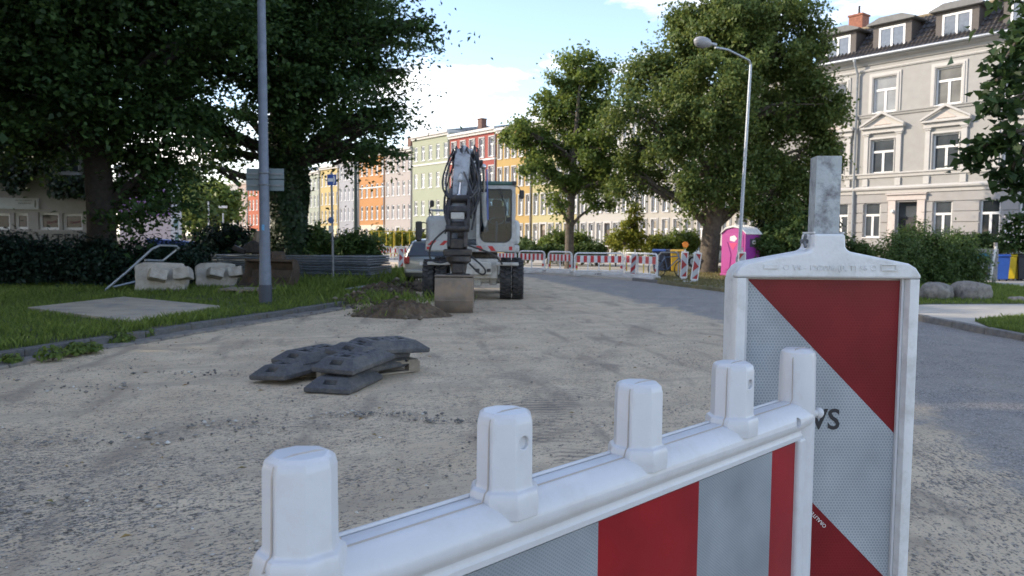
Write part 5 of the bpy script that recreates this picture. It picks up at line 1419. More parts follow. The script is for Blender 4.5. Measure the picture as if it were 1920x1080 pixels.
M_stucco = mat('pale_stucco', (.48,.47,.45), .85, .05, 3, .08, 30, dirt=(.45,.42,.37), dirt_scale=2.5, dirt_amt=.4)
M_roofm = mat('grey_roof_sheet', (.20,.23,.26), .5, .1)
M_door = mat('dark_door', (.10,.07,.05), .5, .15)
M_brick = mat('chimney_brick', (.27,.11,.07), .9, .3, 9)
def row_house(px0, px1, c, label, eaves, n, rows, base_c=None, win_w=None, cornice=(.60,.58,.54), door=None, surround=False, band=None, roofc=None, chimney=0, name='row_house'):
    t0, t1 = tpx(px0), tpx(px1); w_ = t0-t1-.03; o_ = fpt(t0)
    r = thing(name, label, 'house', (o_.x, o_.y, 0), math.atan2(-FD.y, -FD.x), 'terraced houses along the street')
    c = tuple(.74*(.84*k+.16*sum(c)/3) for k in c)
    m_ = mat('render_'+label.split(' house')[0].replace(' ', '_'), c, .88, .05, 1.2, .05, 20, dirt=tuple(k*.8 for k in c), dirt_scale=.6, dirt_amt=.35)
    ww_ = win_w or w_/n*.46; holes = []; wins = []
    for (za, zb) in rows:
        for k in range(n):
            xc = w_*(k+.5)/n; holes.append((xc-ww_/2, xc+ww_/2, za, zb))
    dk = None
    if door is not None:
        dk = len(rows)-1; i = dk*n+door; a, b_, z0, z1 = holes[i]; holes[i] = (a-.1, b_+.1, .15, z1)
    q = MB(); zb_ = rows[-1][1]+.35 if base_c else 0
    mats_ = [m_]
    wall_open(q, w_, zb_, eaves, [h for h in holes if h[2] >= zb_], .14)
    if base_c:
        mats_.append(mat('base_render_'+label.split(' house')[0].replace(' ', '_'), base_c, .88, .06, 2)); wall_open(q, w_, 0, zb_, [h for h in holes if h[2] < zb_], .14, 1)
    q.add([(0,0,0),(0,10,0),(0,10,eaves),(0,0,eaves)], [(0,1,2,3)]); q.add([(w_,0,0),(w_,10,0),(w_,10,eaves),(w_,0,eaves)], [(0,3,2,1)]); q.add([(0,10,0),(w_,10,0),(w_,10,eaves),(0,10,eaves)], [(0,3,2,1)])
    q.build('wall', mats_, r)
    q = MB(); q.prism([(-.35,eaves),(-.35,eaves+.10),(-.28,eaves+.22),(-.05,eaves+.28),(10.0,eaves+.28),(10.0,eaves)], 0.0, w_, 'x')
    q.prism([(-.18,eaves-.22),(-.20,eaves-.002),(-.0015,eaves-.002),(-.0015,eaves-.22)], .0, w_, 'x'); q.build('cornice', mat('cornice_pale', cornice, .8, .05), r)
    q = MB(); q.prism([(-.2,eaves+.282),(4.5,eaves+1.1),(10,eaves+.282)], .03, w_-.03, 'x'); ro = q.build('roof', mat('roof_'+str(roofc or 'grey'), roofc or (.22,.235,.25), .6, .12), r)
    for k in range(chimney):
        q = MB(); x = w_*(.25+.4*k); q.b2(x-.33, x+.33, 2.2, 2.8, eaves+.5, eaves+1.75); q.b2(x-.38, x+.38, 2.15, 2.85, eaves+1.751, eaves+1.85); q.build('chimney', mat('sooty_brick', (.15,.085,.065), .9, .3, 9), ro)
    if band:
        for zb2 in band:
            q = MB(); q.b2(.0, w_, -.07, -.0015, zb2, zb2+.16); q.build('string_course', mat('string_pale', (.62,.60,.56), .8, .04), r)
    for i, (a, b_, z0, z1) in enumerate(holes):
        if dk is not None and i == dk*n+door:
            q = MB(); q.b2(a, b_, .10, .15, z0, z1); dd_ = q.build('door', M_door, r)
            q = MB(); q.b2(a+.12, b_-.12, .085, .0985, z1-.5, z1-.1); q.build('door_light', panes[2], dd_)
            q = MB(); q.b2(a-.16, a-.002, -.05, .0985, z0-.15, z1+.16); q.b2(b_+.002, b_+.16, -.05, .0985, z0-.15, z1+.16); q.b2(a-.0015, b_+.0015, -.05, .0985, z1+.002, z1+.16); q.build('door_surround', M_stucco, r)
        else:
            window(r, a, b_, z0, z1, 'S', .13, True, .12 if surround else None)
    q = MB(); q.cyl((w_-.12,-.09,0),(w_-.12,-.09,eaves-.2),.06,n=8); q.build('downpipe', M_galvd, r)
    return r
R4 = [(9.55,10.9),(6.95,8.45),(4.15,5.65),(1.15,2.75)]
def rows(top, n, h_=1.55, st=None):
    st = st or (top-1.15-h_)/(n-1); return [(1.15+st*k, 1.15+st*k+h_) for k in range(n)][::-1]
row_house(418, 449, (.50,.49,.47), 'whitish house at the far left end of the row', 10.0, 4, rows(9.2,4))
row_house(449, 466, (.50,.37,.31), 'dusty pink narrow house left of the orange red one', 10.0, 3, rows(9.2,4))
row_house(466, 492, (.50,.11,.035), 'orange red house seen beside the steel mast', 10.2, 4, rows(9.4,4))
row_house(492, 548, (.55,.53,.48), 'cream house mostly hidden by the ivy covered trunk', 10.0, 5, rows(9.2,4))
row_house(548, 574, (.33,.42,.49), 'pale blue house right beside the ivy covered trunk', 10.4, 3, rows(9.4,4))
row_house(574, 601, (.46,.50,.40), 'pale mint house left of the yellow one', 9.9, 4, rows(9.2,4))
row_house(601, 636, (.66,.49,.17), 'yellow house behind the blue arrow sign', 10.3, 5, rows(9.5,4), base_c=(.66,.58,.36))
row_house(636, 674, (.43,.43,.46), 'lavender grey house behind the dark lamp post', 10.8, 5, rows(10,4))
row_house(674, 722, (.62,.27,.06), 'bright orange house with a cream ground floor', 11.0, 5, rows(10.2,4), base_c=(.58,.50,.38), band=[7.2])
row_house(722, 773, (.50,.44,.40), 'beige pink house left of the pale green one', 10.9, 5, rows(10.2,4), door=2, roofc=(.30,.13,.08), chimney=1)
row_house(773, 842.5, (.42,.455,.31), 'pale green four storey house left of the red one', 11.9, 5, rows(11.0,4,1.5), band=[9.0], chimney=0)
row_house(842.5, 930, (.42,.072,.05), 'red four storey house behind the excavator arm', 11.4, 5, rows(10.8,4,1.75), band=[8.75], surround=True, chimney=1, cornice=(.42,.40,.38))
row_house(930, 997, (.58,.37,.09), 'ochre yellow house right of the red one', 11.2, 5, rows(10.4,4,1.7), surround=True)
row_house(997, 1086, (.58,.50,.22), 'pale yellow house behind the round crowned tree', 11.2, 6, rows(10.4,4,1.7), surround=True, door=1)
row_house(1086, 1196, (.58,.555,.49), 'cream white house between the two street trees', 11.2, 7, rows(10.4,4,1.7), surround=True, door=3)
row_house(1196, 1400, (.55,.51,.43), 'light cream house behind the big lime tree', 11.4, 9, rows(10.4,4,1.9), surround=True)
row_house(1400, 1526, (.40,.38,.35), 'beige house just left of the grey stucco building', 11.6, 4, rows(10.2,3,1.9), surround=True, roofc=(.16,.19,.22))

# satellite dish / vent on the green roof
# ------------------------------------------------------------------ grey stucco building
tL, tR = tpx(1527), tpx(2150); Wg = tL-tR; og = fpt(tL)
gh = thing('stucco_building', 'grey stucco townhouse with white window surrounds, pediments and a dark tiled mansard roof', 'townhouse', (og.x, og.y, 0), math.atan2(-FD.y, -FD.x))
def gx(px, py=430): return tL-tpx(px, py)
M_gw = mat('grey_render', (.335,.33,.315), .9, .06, 2.2, .25, 22, dirt=(.33,.315,.29), dirt_scale=1.4, dirt_amt=.5)
M_gw2 = mat('grey_base_render', (.33,.322,.315), .9, .06, 2.2, .15, 22, dirt=(.34,.31,.285), dirt_scale=1.4, dirt_amt=.5)
zE = fz(1614, 112)                      # eaves
zS2 = fz(1609, 219)                     # sill course of the second floor
zS1 = fz(1600, 331)                     # first floor sill band
zC = fz(1575, 361)                      # cornice above the ground floor
w2 = (fz(1663,208), fz(1663,141)); w1 = (fz(1652,324), fz(1652,261)); w0 = (fz(1633,445), fz(1633,380))
pitch_ = gx(1782,160)-gx(1662,175)
c1_ = (gx(1662,175)+gx(1652,292))/2
cols = [c1_-pitch_*.86, c1_, c1_+pitch_, c1_+2*pitch_, c1_+3*pitch_, c1_+4*pitch_]
colsA = cols
hw2 = (gx(1684)-gx(1641))/2; hw1 = (gx(1674)-gx(1631))/2; hw0 = (gx(1649)-gx(1619))/2
g0c = [gx(1575), gx(1634), gx(1766), gx(1855), gx(1930), gx(2010)]
gd = (gx(1679), gx(1719))
holes = []; wl = []
for x in colsA: 
    if x+hw2 < Wg-.3: holes.append((x-hw2, x+hw2, *w2)); wl.append((holes[-1], 2))
for x in colsA:
    if x+hw1 < Wg-.3: holes.append((x-hw1, x+hw1, *w1)); wl.append((holes[-1], 1))
for x in g0c:
    if x+hw0 < Wg-.3: holes.append((x-hw0, x+hw0, *w0)); wl.append((holes[-1], 0))
zd = fz(1698, 377)
holes.append((gd[0], gd[1], .5, zd))
q = MB(); wall_open(q, Wg, zC, zE, [h for h in holes if h[2] > zC], .16); wall_open(q, Wg, 0, zC, [h for h in holes if h[2] <= zC], .16, 1)
q.add([(0,0,0),(0,11,0),(0,11,zE),(0,0,zE)], [(0,1,2,3)]); q.add([(Wg,0,0),(Wg,11,0),(Wg,11,zE),(Wg,0,zE)], [(0,3,2,1)])
q.build('wall', [M_gw, M_gw2], gh)
pnt = [mat('window_glass_dark', (0,0,0)), panes[2], panes[0]]
red_c = mat('red_curtain_glass', (.16,.05,.035), .1, .3, 2, spec=.9)
for (a, b_, z0, z1), lv in wl:
    o = window(gh, a, b_, z0, z1, 'T', .16, True, .24 if lv == 2 else (.13 if lv == 1 else None), pane=None)
    ww_ = b_-a; xc = (a+b_)/2
    if lv == 1:                          # pilasters, entablature and pediment
        for s in (-1, 1):
            q = MB(); xp = xc+s*(ww_/2+.26)
            q.b2(xp-.12, xp+.12, -.11, -.0015, z0-.05, z1+.22); q.b2(xp-.17, xp+.17, -.15, -.0015, z1+.221, z1+.31); q.b2(xp-.20, xp+.20, -.19, -.0015, z1+.311, z1+.36); q.build('pilaster', M_stucco, gh, bevel=.012)
            q = MB(); q.b2(xp-.15, xp+.15, -.09, -.0015, zC+.26, z0-.30); q.build('pedestal', M_stucco, gh, bevel=.01)
        q = MB(); hw = ww_/2+.48; q.b2(xc-hw, xc+hw, -.14, -.0015, z1+.361, z1+.60); q.b2(xc-hw-.08, xc+hw+.08, -.30, -.0015, z1+.601, z1+.70); q.build('entablature', M_stucco, gh, bevel=.012)
        zb_ = z1+.702
        q = MB(); q.prism([(xc-hw-.02,zb_),(xc+hw+.02,zb_),(xc,zb_+.62)], -.12, -.0015, 'y'); pe = q.build('pediment', M_stucco, gh)
        for s in (-1, 1):
            q = MB(); q.prism([(xc+s*(hw+.10),zb_),(xc+s*(hw+.10),zb_+.10),(xc,zb_+.80),(xc,zb_+.66)], -.32, -.1205, 'y'); q.build('raking_cornice', M_stucco, pe)
        q = MB(); q.prism([(xc-hw*.45,zb_+.08),(xc+hw*.45,zb_+.08),(xc+hw*.2,zb_+.26),(xc,zb_+.40),(xc-hw*.2,zb_+.26)], -.16, -.121, 'y'); q.build('relief_ornament', mat('pinkish_stucco', (.55,.47,.42), .9, .1), pe, bevel=.03)
def course(name, z, prof_, m_=None):
    q = MB(); q.prism([(y, z+dz) for y, dz in prof_], 0, Wg, 'x'); q.build(name, m_ or M_stucco, gh)
course('sill_course', zS2, [(-.0015,-.10),(-.06,-.10),(-.08,.0),(-.13,.03),(-.13,.08),(-.0015,.10)], M_gw)
course('sill_course', zS1, [(-.0015,-.14),(-.07,-.14),(-.09,.0),(-.16,.04),(-.16,.10),(-.0015,.13)])
course('string_cornice', zC, [(-.0015,-.16),(-.08,-.16),(-.10,-.02),(-.22,.06),(-.24,.14),(-.10,.24),(-.0015,.26)])
course('frieze_mould', zE-.62, [(-.0015,-.06),(-.06,-.05),(-.10,.02),(-.09,.06),(-.0015,.08)])
course('eaves_cornice', zE, [(-.0015,-.36),(-.08,-.34),(-.16,-.18),(-.36,-.10),(-.42,-.02),(-.42,.04),(-.0015,.04)], M_gw)
q = MB(); q.tube([(0,-.50,zE+.06),(Wg,-.50,zE+.06)], .085, 10); q.build('gutter', M_galv, gh, smooth=True)
# rusticated bands on the ground floor between the openings
bands = []; zlo = 1.0; nb = 6; ztop = zC-.17
gaps = sorted([(a-.02, b_+.02) for (a, b_, z0, z1), lv in wl if lv == 0] + [(gd[0]-.42, gd[1]+.42)])
xr = 0
segs = []
for a, b_ in gaps:
    if a > xr: segs.append((xr, a))
    xr = max(xr, b_)
segs.append((xr, Wg))
nb = 5; hb = (ztop-.5-1.0)/nb
for k in range(nb):
    for a, b_ in segs:
        if b_-a < .1: continue
        q = MB(); z_ = 1.0+k*hb; q.b2(a+.02, b_-.02, -.045, -.0015, z_+.03, z_+hb-.02); q.build('stone_band', M_gw2, gh, bevel=.015)
q = MB(); q.b2(0, Wg, -.05, -.0015, ztop-.48, ztop-.03); q.build('lintel_band', M_gw2, gh)
q = MB(); q.b2(0, gd[0]-.43, -.10, -.0015, 0, .98); q.b2(gd[1]+.43, Wg, -.10, -.0015, 0, .98); q.build('plinth', mat('plinth_render', (.30,.285,.27), .9, .1), gh)
# doorway
q = MB(); q.b2(gd[0]-.40, gd[0]-.005, -.12, -.0515, 0, zd+.05); q.b2(gd[1]+.005, gd[1]+.40, -.12, -.0515, 0, zd+.05); q.b2(gd[0]-.46, gd[1]+.46, -.16, -.0515, zd+.052, zd+.34); q.b2(gd[0]-.52, gd[1]+.52, -.26, -.0515, zd+.342, zd+.42); q.build('door_surround', mat('pinkish_pale_stucco', (.54,.48,.45), .85, .06), gh, bevel=.012)
q = MB(); q.b2(gd[0], gd[1], .30, .36, .5, zd); do = q.build('door', mat('dark_grey_door', (.035,.035,.04), .4, .1), gh)
q = MB(); q.b2(gd[0]+.08, gd[1]-.08, .285, .2985, zd-.85, zd-.12); q.build('fanlight', panes[2], do)
q = MB(); q.b2(gd[0]-.1, gd[1]+.1, -.9, .3, 0, .17); q.b2(gd[0]-.1, gd[1]+.1, -.6, .3, .171, .34); q.b2(gd[0]-.05, gd[1]+.05, -.3, .3, .341, .495); q.build('steps', M_conc, gh)
q = MB(); q.ball((gd[0]-.1, -.2, zd-.55), .1); q.build('globe_lamp', M_frame, gh, smooth=True)
# downpipe
xd = gx(1605, 275); q = MB(); q.tube([(xd,-.48,zE-.0),(xd,-.46,zE-.25),(xd+.02,-.14,zE-.75),(xd+.02,-.14,.3)], .065, 10); q.tube([(xd,-.5,zE+.02),(xd,-.5,zE-.12)], [.11,.09], 10); q.build('downpipe', M_galv, gh, smooth=True)
# mansard of pantiles: real waves and steps
M_tile = mat('dark_pantile', (.075,.068,.066), .5, .3, 9, .1, 30, dirt=(.15,.12,.10), dirt_scale=3, dirt_amt=.5)
zR = zE+2.2; yR = 1.75
ncol = int(Wg/.22); nrow = 7
xs_ = np.linspace(0, Wg, ncol*6+1)
ph = (np.arange(len(xs_)) % 6)/6.0
wave = .035*np.cos(ph*2*math.pi) + .02*np.cos(ph*4*math.pi)
V = []; rowsV = []
for rI in range(nrow):
    for e in (0.0, 1.0):
        f = (rI+e)/nrow; y = -.38+f*(yR+.38); z_ = zE+.12+f*(zR-zE-.12)
        off = .055*(1-e)+.0
        nrm = np.array([-(zR-zE), 0, (yR+.38)]); nrm = nrm/np.linalg.norm(nrm)
        rowsV.append(np.stack([xs_, y+nrm[0]*(wave+off), z_+nrm[2]*(wave+off)], 1))
A_ = np.stack(rowsV, 0); ny, nx = A_.shape[:2]; i_ = np.arange(ny*nx).reshape(ny, nx)
Fq = np.stack([i_[:-1,:-1], i_[:-1,1:], i_[1:,1:], i_[1:,:-1]], -1).reshape(-1,4)
o = link(np_mesh('pantiles', A_.reshape(-1,3), Fq, M_tile, True), 'pantiles', gh); o['kind'] = 'stuff'; o.data.set_sharp_from_angle(angle=R(50))
q = MB(); q.prism([(-.33,zE+.05),(yR,zR-.06),(yR+.1,zR-.06),(9.5,zR+.25),(11,zR-.2),(11,zE+.05)], .02, Wg-.02, 'x'); q.build('roof', M_roofm, gh)
q = MB(); q.tube([(0,yR+.02,zR+.04),(Wg,yR+.02,zR+.04)], .10, 8); q.build('ridge_roll', mat('ochre_ridge', (.24,.19,.12), .8, .2), gh, smooth=True)
# dormers
for i, (pa, pb, ya, yb) in enumerate(((1549,1594,71,109), (1648,1697,45,88), (1767,1822,16,63), (1896,1952,-14,38))):
    a, b_ = gx(pa, (ya+yb)/2), gx(pb, (ya+yb)/2); z0, z1 = zE+.36, zE+1.58
    yf = .02
    d_ = MB(); d_.b2(a-.32, a, yf, 2.4, z0-.35, z1+.16); d_.b2(b_, b_+.32, yf, 2.4, z0-.35, z1+.16); d_.b2(a+.0005, b_-.0005, yf, 2.4, z0-.35, z0-.002); d_.b2(a+.0005, b_-.0005, yf, 2.4, z1+.002, z1+.16)
    dm_ = d_.build('dormer', mat('brown_slate_cladding', (.10,.088,.08), .75, .15, 12), gh)
    q = MB(); xm = (a+b_)/2; q.prism([(a-.55,z1+.165),(b_+.55,z1+.165),(b_+.62,z1+.24),(xm+.6,z1+.52),(xm-.6,z1+.52),(a-.62,z1+.24)], yf-.28, 2.6, 'y'); q.build('dormer_roof', mat('dormer_felt', (.17,.17,.165), .8, .1), dm_, bevel=.02)
    o = window(gh, a, b_, z0, z1, 'D', .13, False, pane=mat('sky_pane', (.10,.12,.15), .04, .2, spec=1.0)); o.location.y = yf-.02
    q = MB(); q.b2(a-.2, b_+.2, yf-.10, yf-.001, z0-.10, z0-.03); q.build('dormer_sill', M_frame, dm_)
xc = gx(1606, 55)-1.15; q = MB(); q.b2(xc-.42, xc+.42, 2.0, 2.8, zR-.3, zR+.95); q.b2(xc-.47, xc+.47, 1.95, 2.85, zR+.951, zR+1.06); ch = q.build('chimney', M_brick, gh, bevel=.01)
q = MB(); q.cyl((xc,2.4,zR+1.06),(xc,2.4,zR+1.6),.07,n=8); q.build('flue', M_iron, ch)

# ------------------------------------------------------------------ left house with ivy and signboard
YH = 30.0
Xr = X_(168, YH); lh_ = thing('corner_house', 'grey house in tree shade at the left with shop windows, ivy and a signboard', 'house', (Xr-26, YH, 0), 0)
W_ = 26.0
def hx(px): return X_(px, YH)-(Xr-26)
def hzz(px, py): return AT(px, py, YH).z
M_lg = mat('corner_house_render', (.31,.295,.27), .9, .1, 2)  # grey-beige wall colour with slight random variation
hl = []
for pa, pb, ya, yb in ((-60,20,399,430), (28,54,399,430), (73,112,398,431), (118,156,400,431), (103,152,274,326), (10,60,274,326), (-90,-30,274,326)):
    z1, z0 = hzz((pa+pb)/2, ya), hzz((pa+pb)/2, yb); hl.append((hx(pa), hx(pb), z0, z1))
q = MB(); wall_open(q, W_, 0, 11.5, hl, .2); q.add([(W_,0,0),(W_-7.4,12,0),(W_-7.4,12,11.5),(W_,0,11.5)], [(0,3,2,1)]); q.add([(0,0,0),(0,12,0),(0,12,11.5),(0,0,11.5)], [(0,1,2,3)]); q.add([(0,12,0),(W_-7.4,12,0),(W_-7.4,12,11.5),(0,12,11.5)], [(0,3,2,1)]); q.build('wall', M_lg, lh_)
q = MB(); q.prism([(-.3,-.4),(W_+.3,-.4),(W_-7.3,12.4),(-.3,12.4)], 11.5, 11.9, 'z'); q.build('roof', mat('brown_tile_roof', (.13,.07,.05), .8, .2), lh_)
dkp = mat('shop_glass', (.012,.014,.014), .05, .2, spec=.25)
for i, h_ in enumerate(hl):
    o = window(lh_, *h_, 'D' if i >= 4 else 'N', .18, i >= 4, pane=dkp if i < 4 else panes[2])
    if i in (2, 3):
        q = MB(); ww_ = h_[1]-h_[0]; 
        text('Floral', .17, o, Matrix.Translation((ww_*.55, .02, .30)) @ RX @ Matrix.Rotation(R(12), 4, 'Z'), mat('faded_pink_letters', (.16,.02,.06), .5, 0), .002)
z1, z0 = hzz(40,371), hzz(40,392)
sbd = thing('sign_board', 'long white shop signboard with faint lettering above the left shop windows', 'sign', (hx(76)+(Xr-26), YH, z0))
M_sw = mat('dull_white_board', (.42,.44,.42), .6, .06)
q = MB(); q.b2(-2.2, -1.245, -.06, -.003, 0, z1-z0); q.b2(-1.24, 0, -.065, -.003, -.01, z1-z0-.015); q.build('panel', M_sw, sbd)
text('PHYSIOTHERAPIE', .085, sbd, Matrix.Translation((-.56, -.067, .33)) @ RX, mat('dull_green_print', (.14,.15,.12), .6, 0), .001)
text('BAUERNHOF', .085, sbd, Matrix.Translation((-.52, -.067, .22)) @ RX, mat('dull_green_print', (.14,.15,.12)), .001)
q = MB(); q.prism([(-.15,.07),(-.09,.06),(-.07,.2),(-.08,.34),(-.13,.36),(-.15,.2)], -.068, -.0655, 'y'); q.build('emblem', mat('dull_green_print', (.14,.15,.12)), sbd)
gt = thing('graffiti_wall', 'low pale wall scrawled with dark graffiti below the shop windows', 'wall', (hx(-80)+Xr-26, YH-.35, 0))
q = MB(); q.b2(0, hx(158)-hx(-80), 0, .2, 0, hzz(100,434)); q.build('wall_panel', mat('pale_scrawled_render', (.25,.24,.22), .9, .1), gt)
text('VAVLTEIKO', .62, gt, Matrix.Translation((hx(118)-hx(-80), -.006, hzz(100,446)-.08)) @ RX, mat('spray_black', (.03,.03,.03), .7, .1), .002)

# ------------------------------------------------------------------ purple painted building further left
YP = 58.0
pb_ = thing('painted_building', 'low building painted purple with a pale graffiti covered end, behind the left trees', 'building', (X_(225, YP), YP, 0), R(0))
wP = X_(341, YP)-X_(225, YP); hP = 6.5
q = MB(); q.prism([(0,0),(wP,0),(wP-5.5,9),(0,9)], 0, hP, 'z'); q.build('wall', mat('mauve_render', (.46,.42,.46), .85, .08), pb_)
q = MB(); q.b2(-.02, wP*.83, -.03, -.0015, 3.0, 5.0); q.build('purple_band', mat('purple_render', (.22,.14,.33), .8, .15, 2), pb_)
q = MB(); q.b2(wP*.83+.01, wP+.02, -.035, -.0015, .05, hP-.05); cp = q.build('pale_corner', mat('pale_blue_render', (.46,.50,.55), .8, .08), pb_)
q = MB(); q.prism([(wP*.88,.5),(wP*.97,.6),(wP*.95,1.9),(wP*.90,1.6)], -.04, -.0355, 'y'); q.prism([(wP*.87,2.2),(wP*.95,2.1),(wP*.96,3.0),(wP*.89,2.9)], -.04, -.0355, 'y'); q.build('graffiti', mat('graffiti_teal', (.12,.22,.24), .7, .3), cp)
q = MB(); q.prism([(-.2,-.3),(wP+.2,-.3),(wP-5.4,9.2),(-.2,9.2)], hP+.001, hP+.3, 'z'); q.build('roof', M_roofm, pb_)
for k in range(0):
    window(pb_, .4+k*1.1, 1.0+k*1.1, .9, 2.0, 'D', .0, False).location.y = -.07
# container with a blue sheet beside it
p = AT(340, 462, 33); ct = thing('skip_container', 'grey skip with a blue sheet and dark lid behind the tubular frame', 'skip', (p.x-1.6, 33, .08), R(6))
q = MB(); q.prism([(0,0),(2.3,0),(2.5,.95),(-.2,.95)], 0, 1.4, 'y'); q.build('body', mat('grey_skip_paint', (.16,.18,.20), .6, .1), ct, bevel=.02)
q = MB(); q.prism([(-.3,.955),(2.55,.955),(2.5,1.16),(1.5,1.02)], -.05, 1.45, 'y'); q.build('lid', M_hose, ct)
q = MB(); q.prism([(.2,1.0),(1.5,1.03),(2.1,1.18),(.0,1.34)], .2, 1.2, 'y'); q.build('blue_sheet', mat('blue_tarpaulin', (.10,.16,.50), .5, .1), ct)
# ------------------------------------------------------------------ vegetation
M_bark = mat("dark_bark", (.032,.027,.023), .95, .3, 8, 1.0, 22, dirt=(.055,.047,.04), dirt_scale=6, dirt_amt=.6)
M_bark2 = mat('grey_brown_bark', (.10,.082,.062), .95, .3, 8, 1.0, 22, dirt=(.16,.14,.11), dirt_scale=6, dirt_amt=.6)
ML_dark = leaf_mat('deep_green_leaf', (.017,.042,.014), (.060,.115,.028), .36, .6)
ML_lime = leaf_mat('lime_leaf', (.050,.092,.022), (.160,.205,.055), .38)
ML_mid = leaf_mat('street_tree_leaf', (.070,.118,.024), (.155,.215,.048), .44)
ML_bush = leaf_mat('shrub_leaf', (.045,.085,.022), (.10,.155,.045), .35)
ML_yel = leaf_mat('yellow_green_leaf', (.10,.15,.025), (.26,.27,.04), .4)
ML_far = leaf_mat('far_park_leaf', (.07,.11,.03), (.15,.20,.055), .35)
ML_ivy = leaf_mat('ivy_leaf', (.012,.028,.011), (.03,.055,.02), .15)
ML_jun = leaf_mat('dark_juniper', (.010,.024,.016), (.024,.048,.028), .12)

def leaves(name, C, Nn, size, m, parent=None, elong=1.5, fold=.25, kind=None):
    n = len(C)
    Nn = Nn/np.linalg.norm(Nn, axis=1, keepdims=True)
    T = rng.normal(size=(n,3)); T -= Nn*np.sum(T*Nn, 1, keepdims=True); T /= np.linalg.norm(T, axis=1, keepdims=True)
    B = np.cross(Nn, T)
    s = size*rng.uniform(.65, 1.3, (n,1))
    a = C-T*s*elong*.5; c = C+T*s*elong*.5
    b = C-B*s*.5+Nn*s*fold-T*s*.1; d = C+B*s*.5+Nn*s*fold-T*s*.1
    V = np.stack([a, b, c, d], 1).reshape(-1,3)
    Fq = np.arange(4*n).reshape(n,4)
    o = link(np_mesh(name, V, Fq, m), name, parent)
    if kind: o['kind'] = kind
    return o
def crown(blobs, n, spray=.55, flat=.45, up=.6, shell=.45, per=55, outward=.5, jag=.25):
    """leaf centres and normals: sprays of leaves spread over lumpy ellipsoids"""
    W = np.array([b[3]*b[4]+b[4]*b[5]+b[3]*b[5] for b in blobs]); W = W/W.sum()
    Cs = []; Ns = []
    for b, w_ in zip(blobs, W):
        ns = max(3, int(n*w_/per))
        c0 = np.array(b[:3]); r0 = np.array(b[3:6])
        D = rng.normal(size=(ns,3)); D /= np.linalg.norm(D, axis=1, keepdims=True)
        rad = shell+(1-shell)*rng.random((ns,1))**.6; rad *= 1+rng.normal(0, jag*.5, (ns,1))
        S = c0+D*rad*r0
        k = per
        ext = rng.uniform(.6, 1.4, (ns,1,1))*spray
        q = rng.normal(size=(ns,k,3))*.5
        q[:,:,2] *= flat
        # stretch each spray outward
        al = rng.normal(size=(ns,k,1))*outward
        P = S[:,None,:]+q*ext+D[:,None,:]*al*ext
        P[:,:,2] -= np.abs(al[:,:,0])*ext[:,:,0]*.25
        Nv = D[:,None,:]*.5+np.array([0,0,up])+rng.normal(size=(ns,k,3))*.55
        Cs.append(P.reshape(-1,3)); Ns.append(Nv.reshape(-1,3))
    return np.concatenate(Cs), np.concatenate(Ns)
def limb(q, a, b, r0, r1, seed, n=6, wob=.25, sag=0.0):
    rr_ = random.Random(seed); a, b = Vector(a), Vector(b); L_ = (b-a).length
    pts = []; rs = []
    for i in range(n+1):
        t_ = i/n; p = a.lerp(b, t_)+Vector((0,0,1))*math.sin(math.pi*t_)*L_*.10
        if 0 < i < n: p += Vector((rr_.uniform(-1,1), rr_.uniform(-1,1), rr_.uniform(-1,1)))*wob*L_*.12
        pts.append(p); rs.append(r0+(r1-r0)*t_**.8)
    q.tube(pts, rs, 8)
def tree(name, label, base, trunk_pts, trunk_r, blobs, n, size, leafm, bark, group=None, fork=.5, **kw):
    r = thing(name, label, 'tree', base, 0, group)
    bx = Vector(base)
    q = MB(); tp_ = [Vector(p)-bx for p in trunk_pts]
    rs = list(trunk_r)
    P = [tp_[0]+Vector((0,0,-.3))]+tp_; rs = [rs[0]*1.45]+rs; 
    P.insert(2, P[1].lerp(P[2], .12)); rs[1] *= 1.18; rs.insert(2, trunk_r[0]*.98)
    q.tube(P, rs, 14); q.build('trunk', bark, r, smooth=True)
    q = MB()
    for i, b_ in enumerate(blobs):
        c = Vector(b_[:3])-bx
        if c.z < tp_[-1].z*.30: continue
        j = min(len(tp_)-1, 1+int((len(tp_)-1)*min(max((c.z-tp_[1].z)/(tp_[-1].z-tp_[1].z+.01)*.8, 0), .95)))
        s = tp_[j]; 
        if c.z < s.z: s = tp_[max(1, j-1)]
        limb(q, s, c, trunk_r[min(j, len(trunk_r)-1)]*.5, .03, i)
        rr_ = random.Random(i)
        for k in range(5):
            e_ = c+Vector((rr_.uniform(-1,1)*b_[3], rr_.uniform(-1,1)*b_[4], rr_.uniform(-.7,.8)*b_[5]))*.6
            limb(q, s.lerp(c, .55), e_, .06, .012, i*9+k, 5)
    tag(q.build('limbs', bark, r, smooth=True), kind='stuff')
    C, Nn = crown([(b_[0]-bx.x, b_[1]-bx.y, b_[2]-bx.z, *b_[3:]) for b_ in blobs], n, **kw)
    leaves('crown', C, Nn, size, leafm, r)
    return r
def blobs_px(lst, Y, dy=1.0, seed=1, ry=1.0):
    rr_ = random.Random(seed); out = []
    for e in lst:
        px_, py_, rp_ = e[:3]; off = e[3] if len(e) > 3 else rr_.uniform(-1,1)*dy
        y = Y+off; p = AT(px_, py_, y); r_ = rp_/F*y
        out.append((p.x, p.y, p.z, r_, r_*ry, r_*.92))
    return out
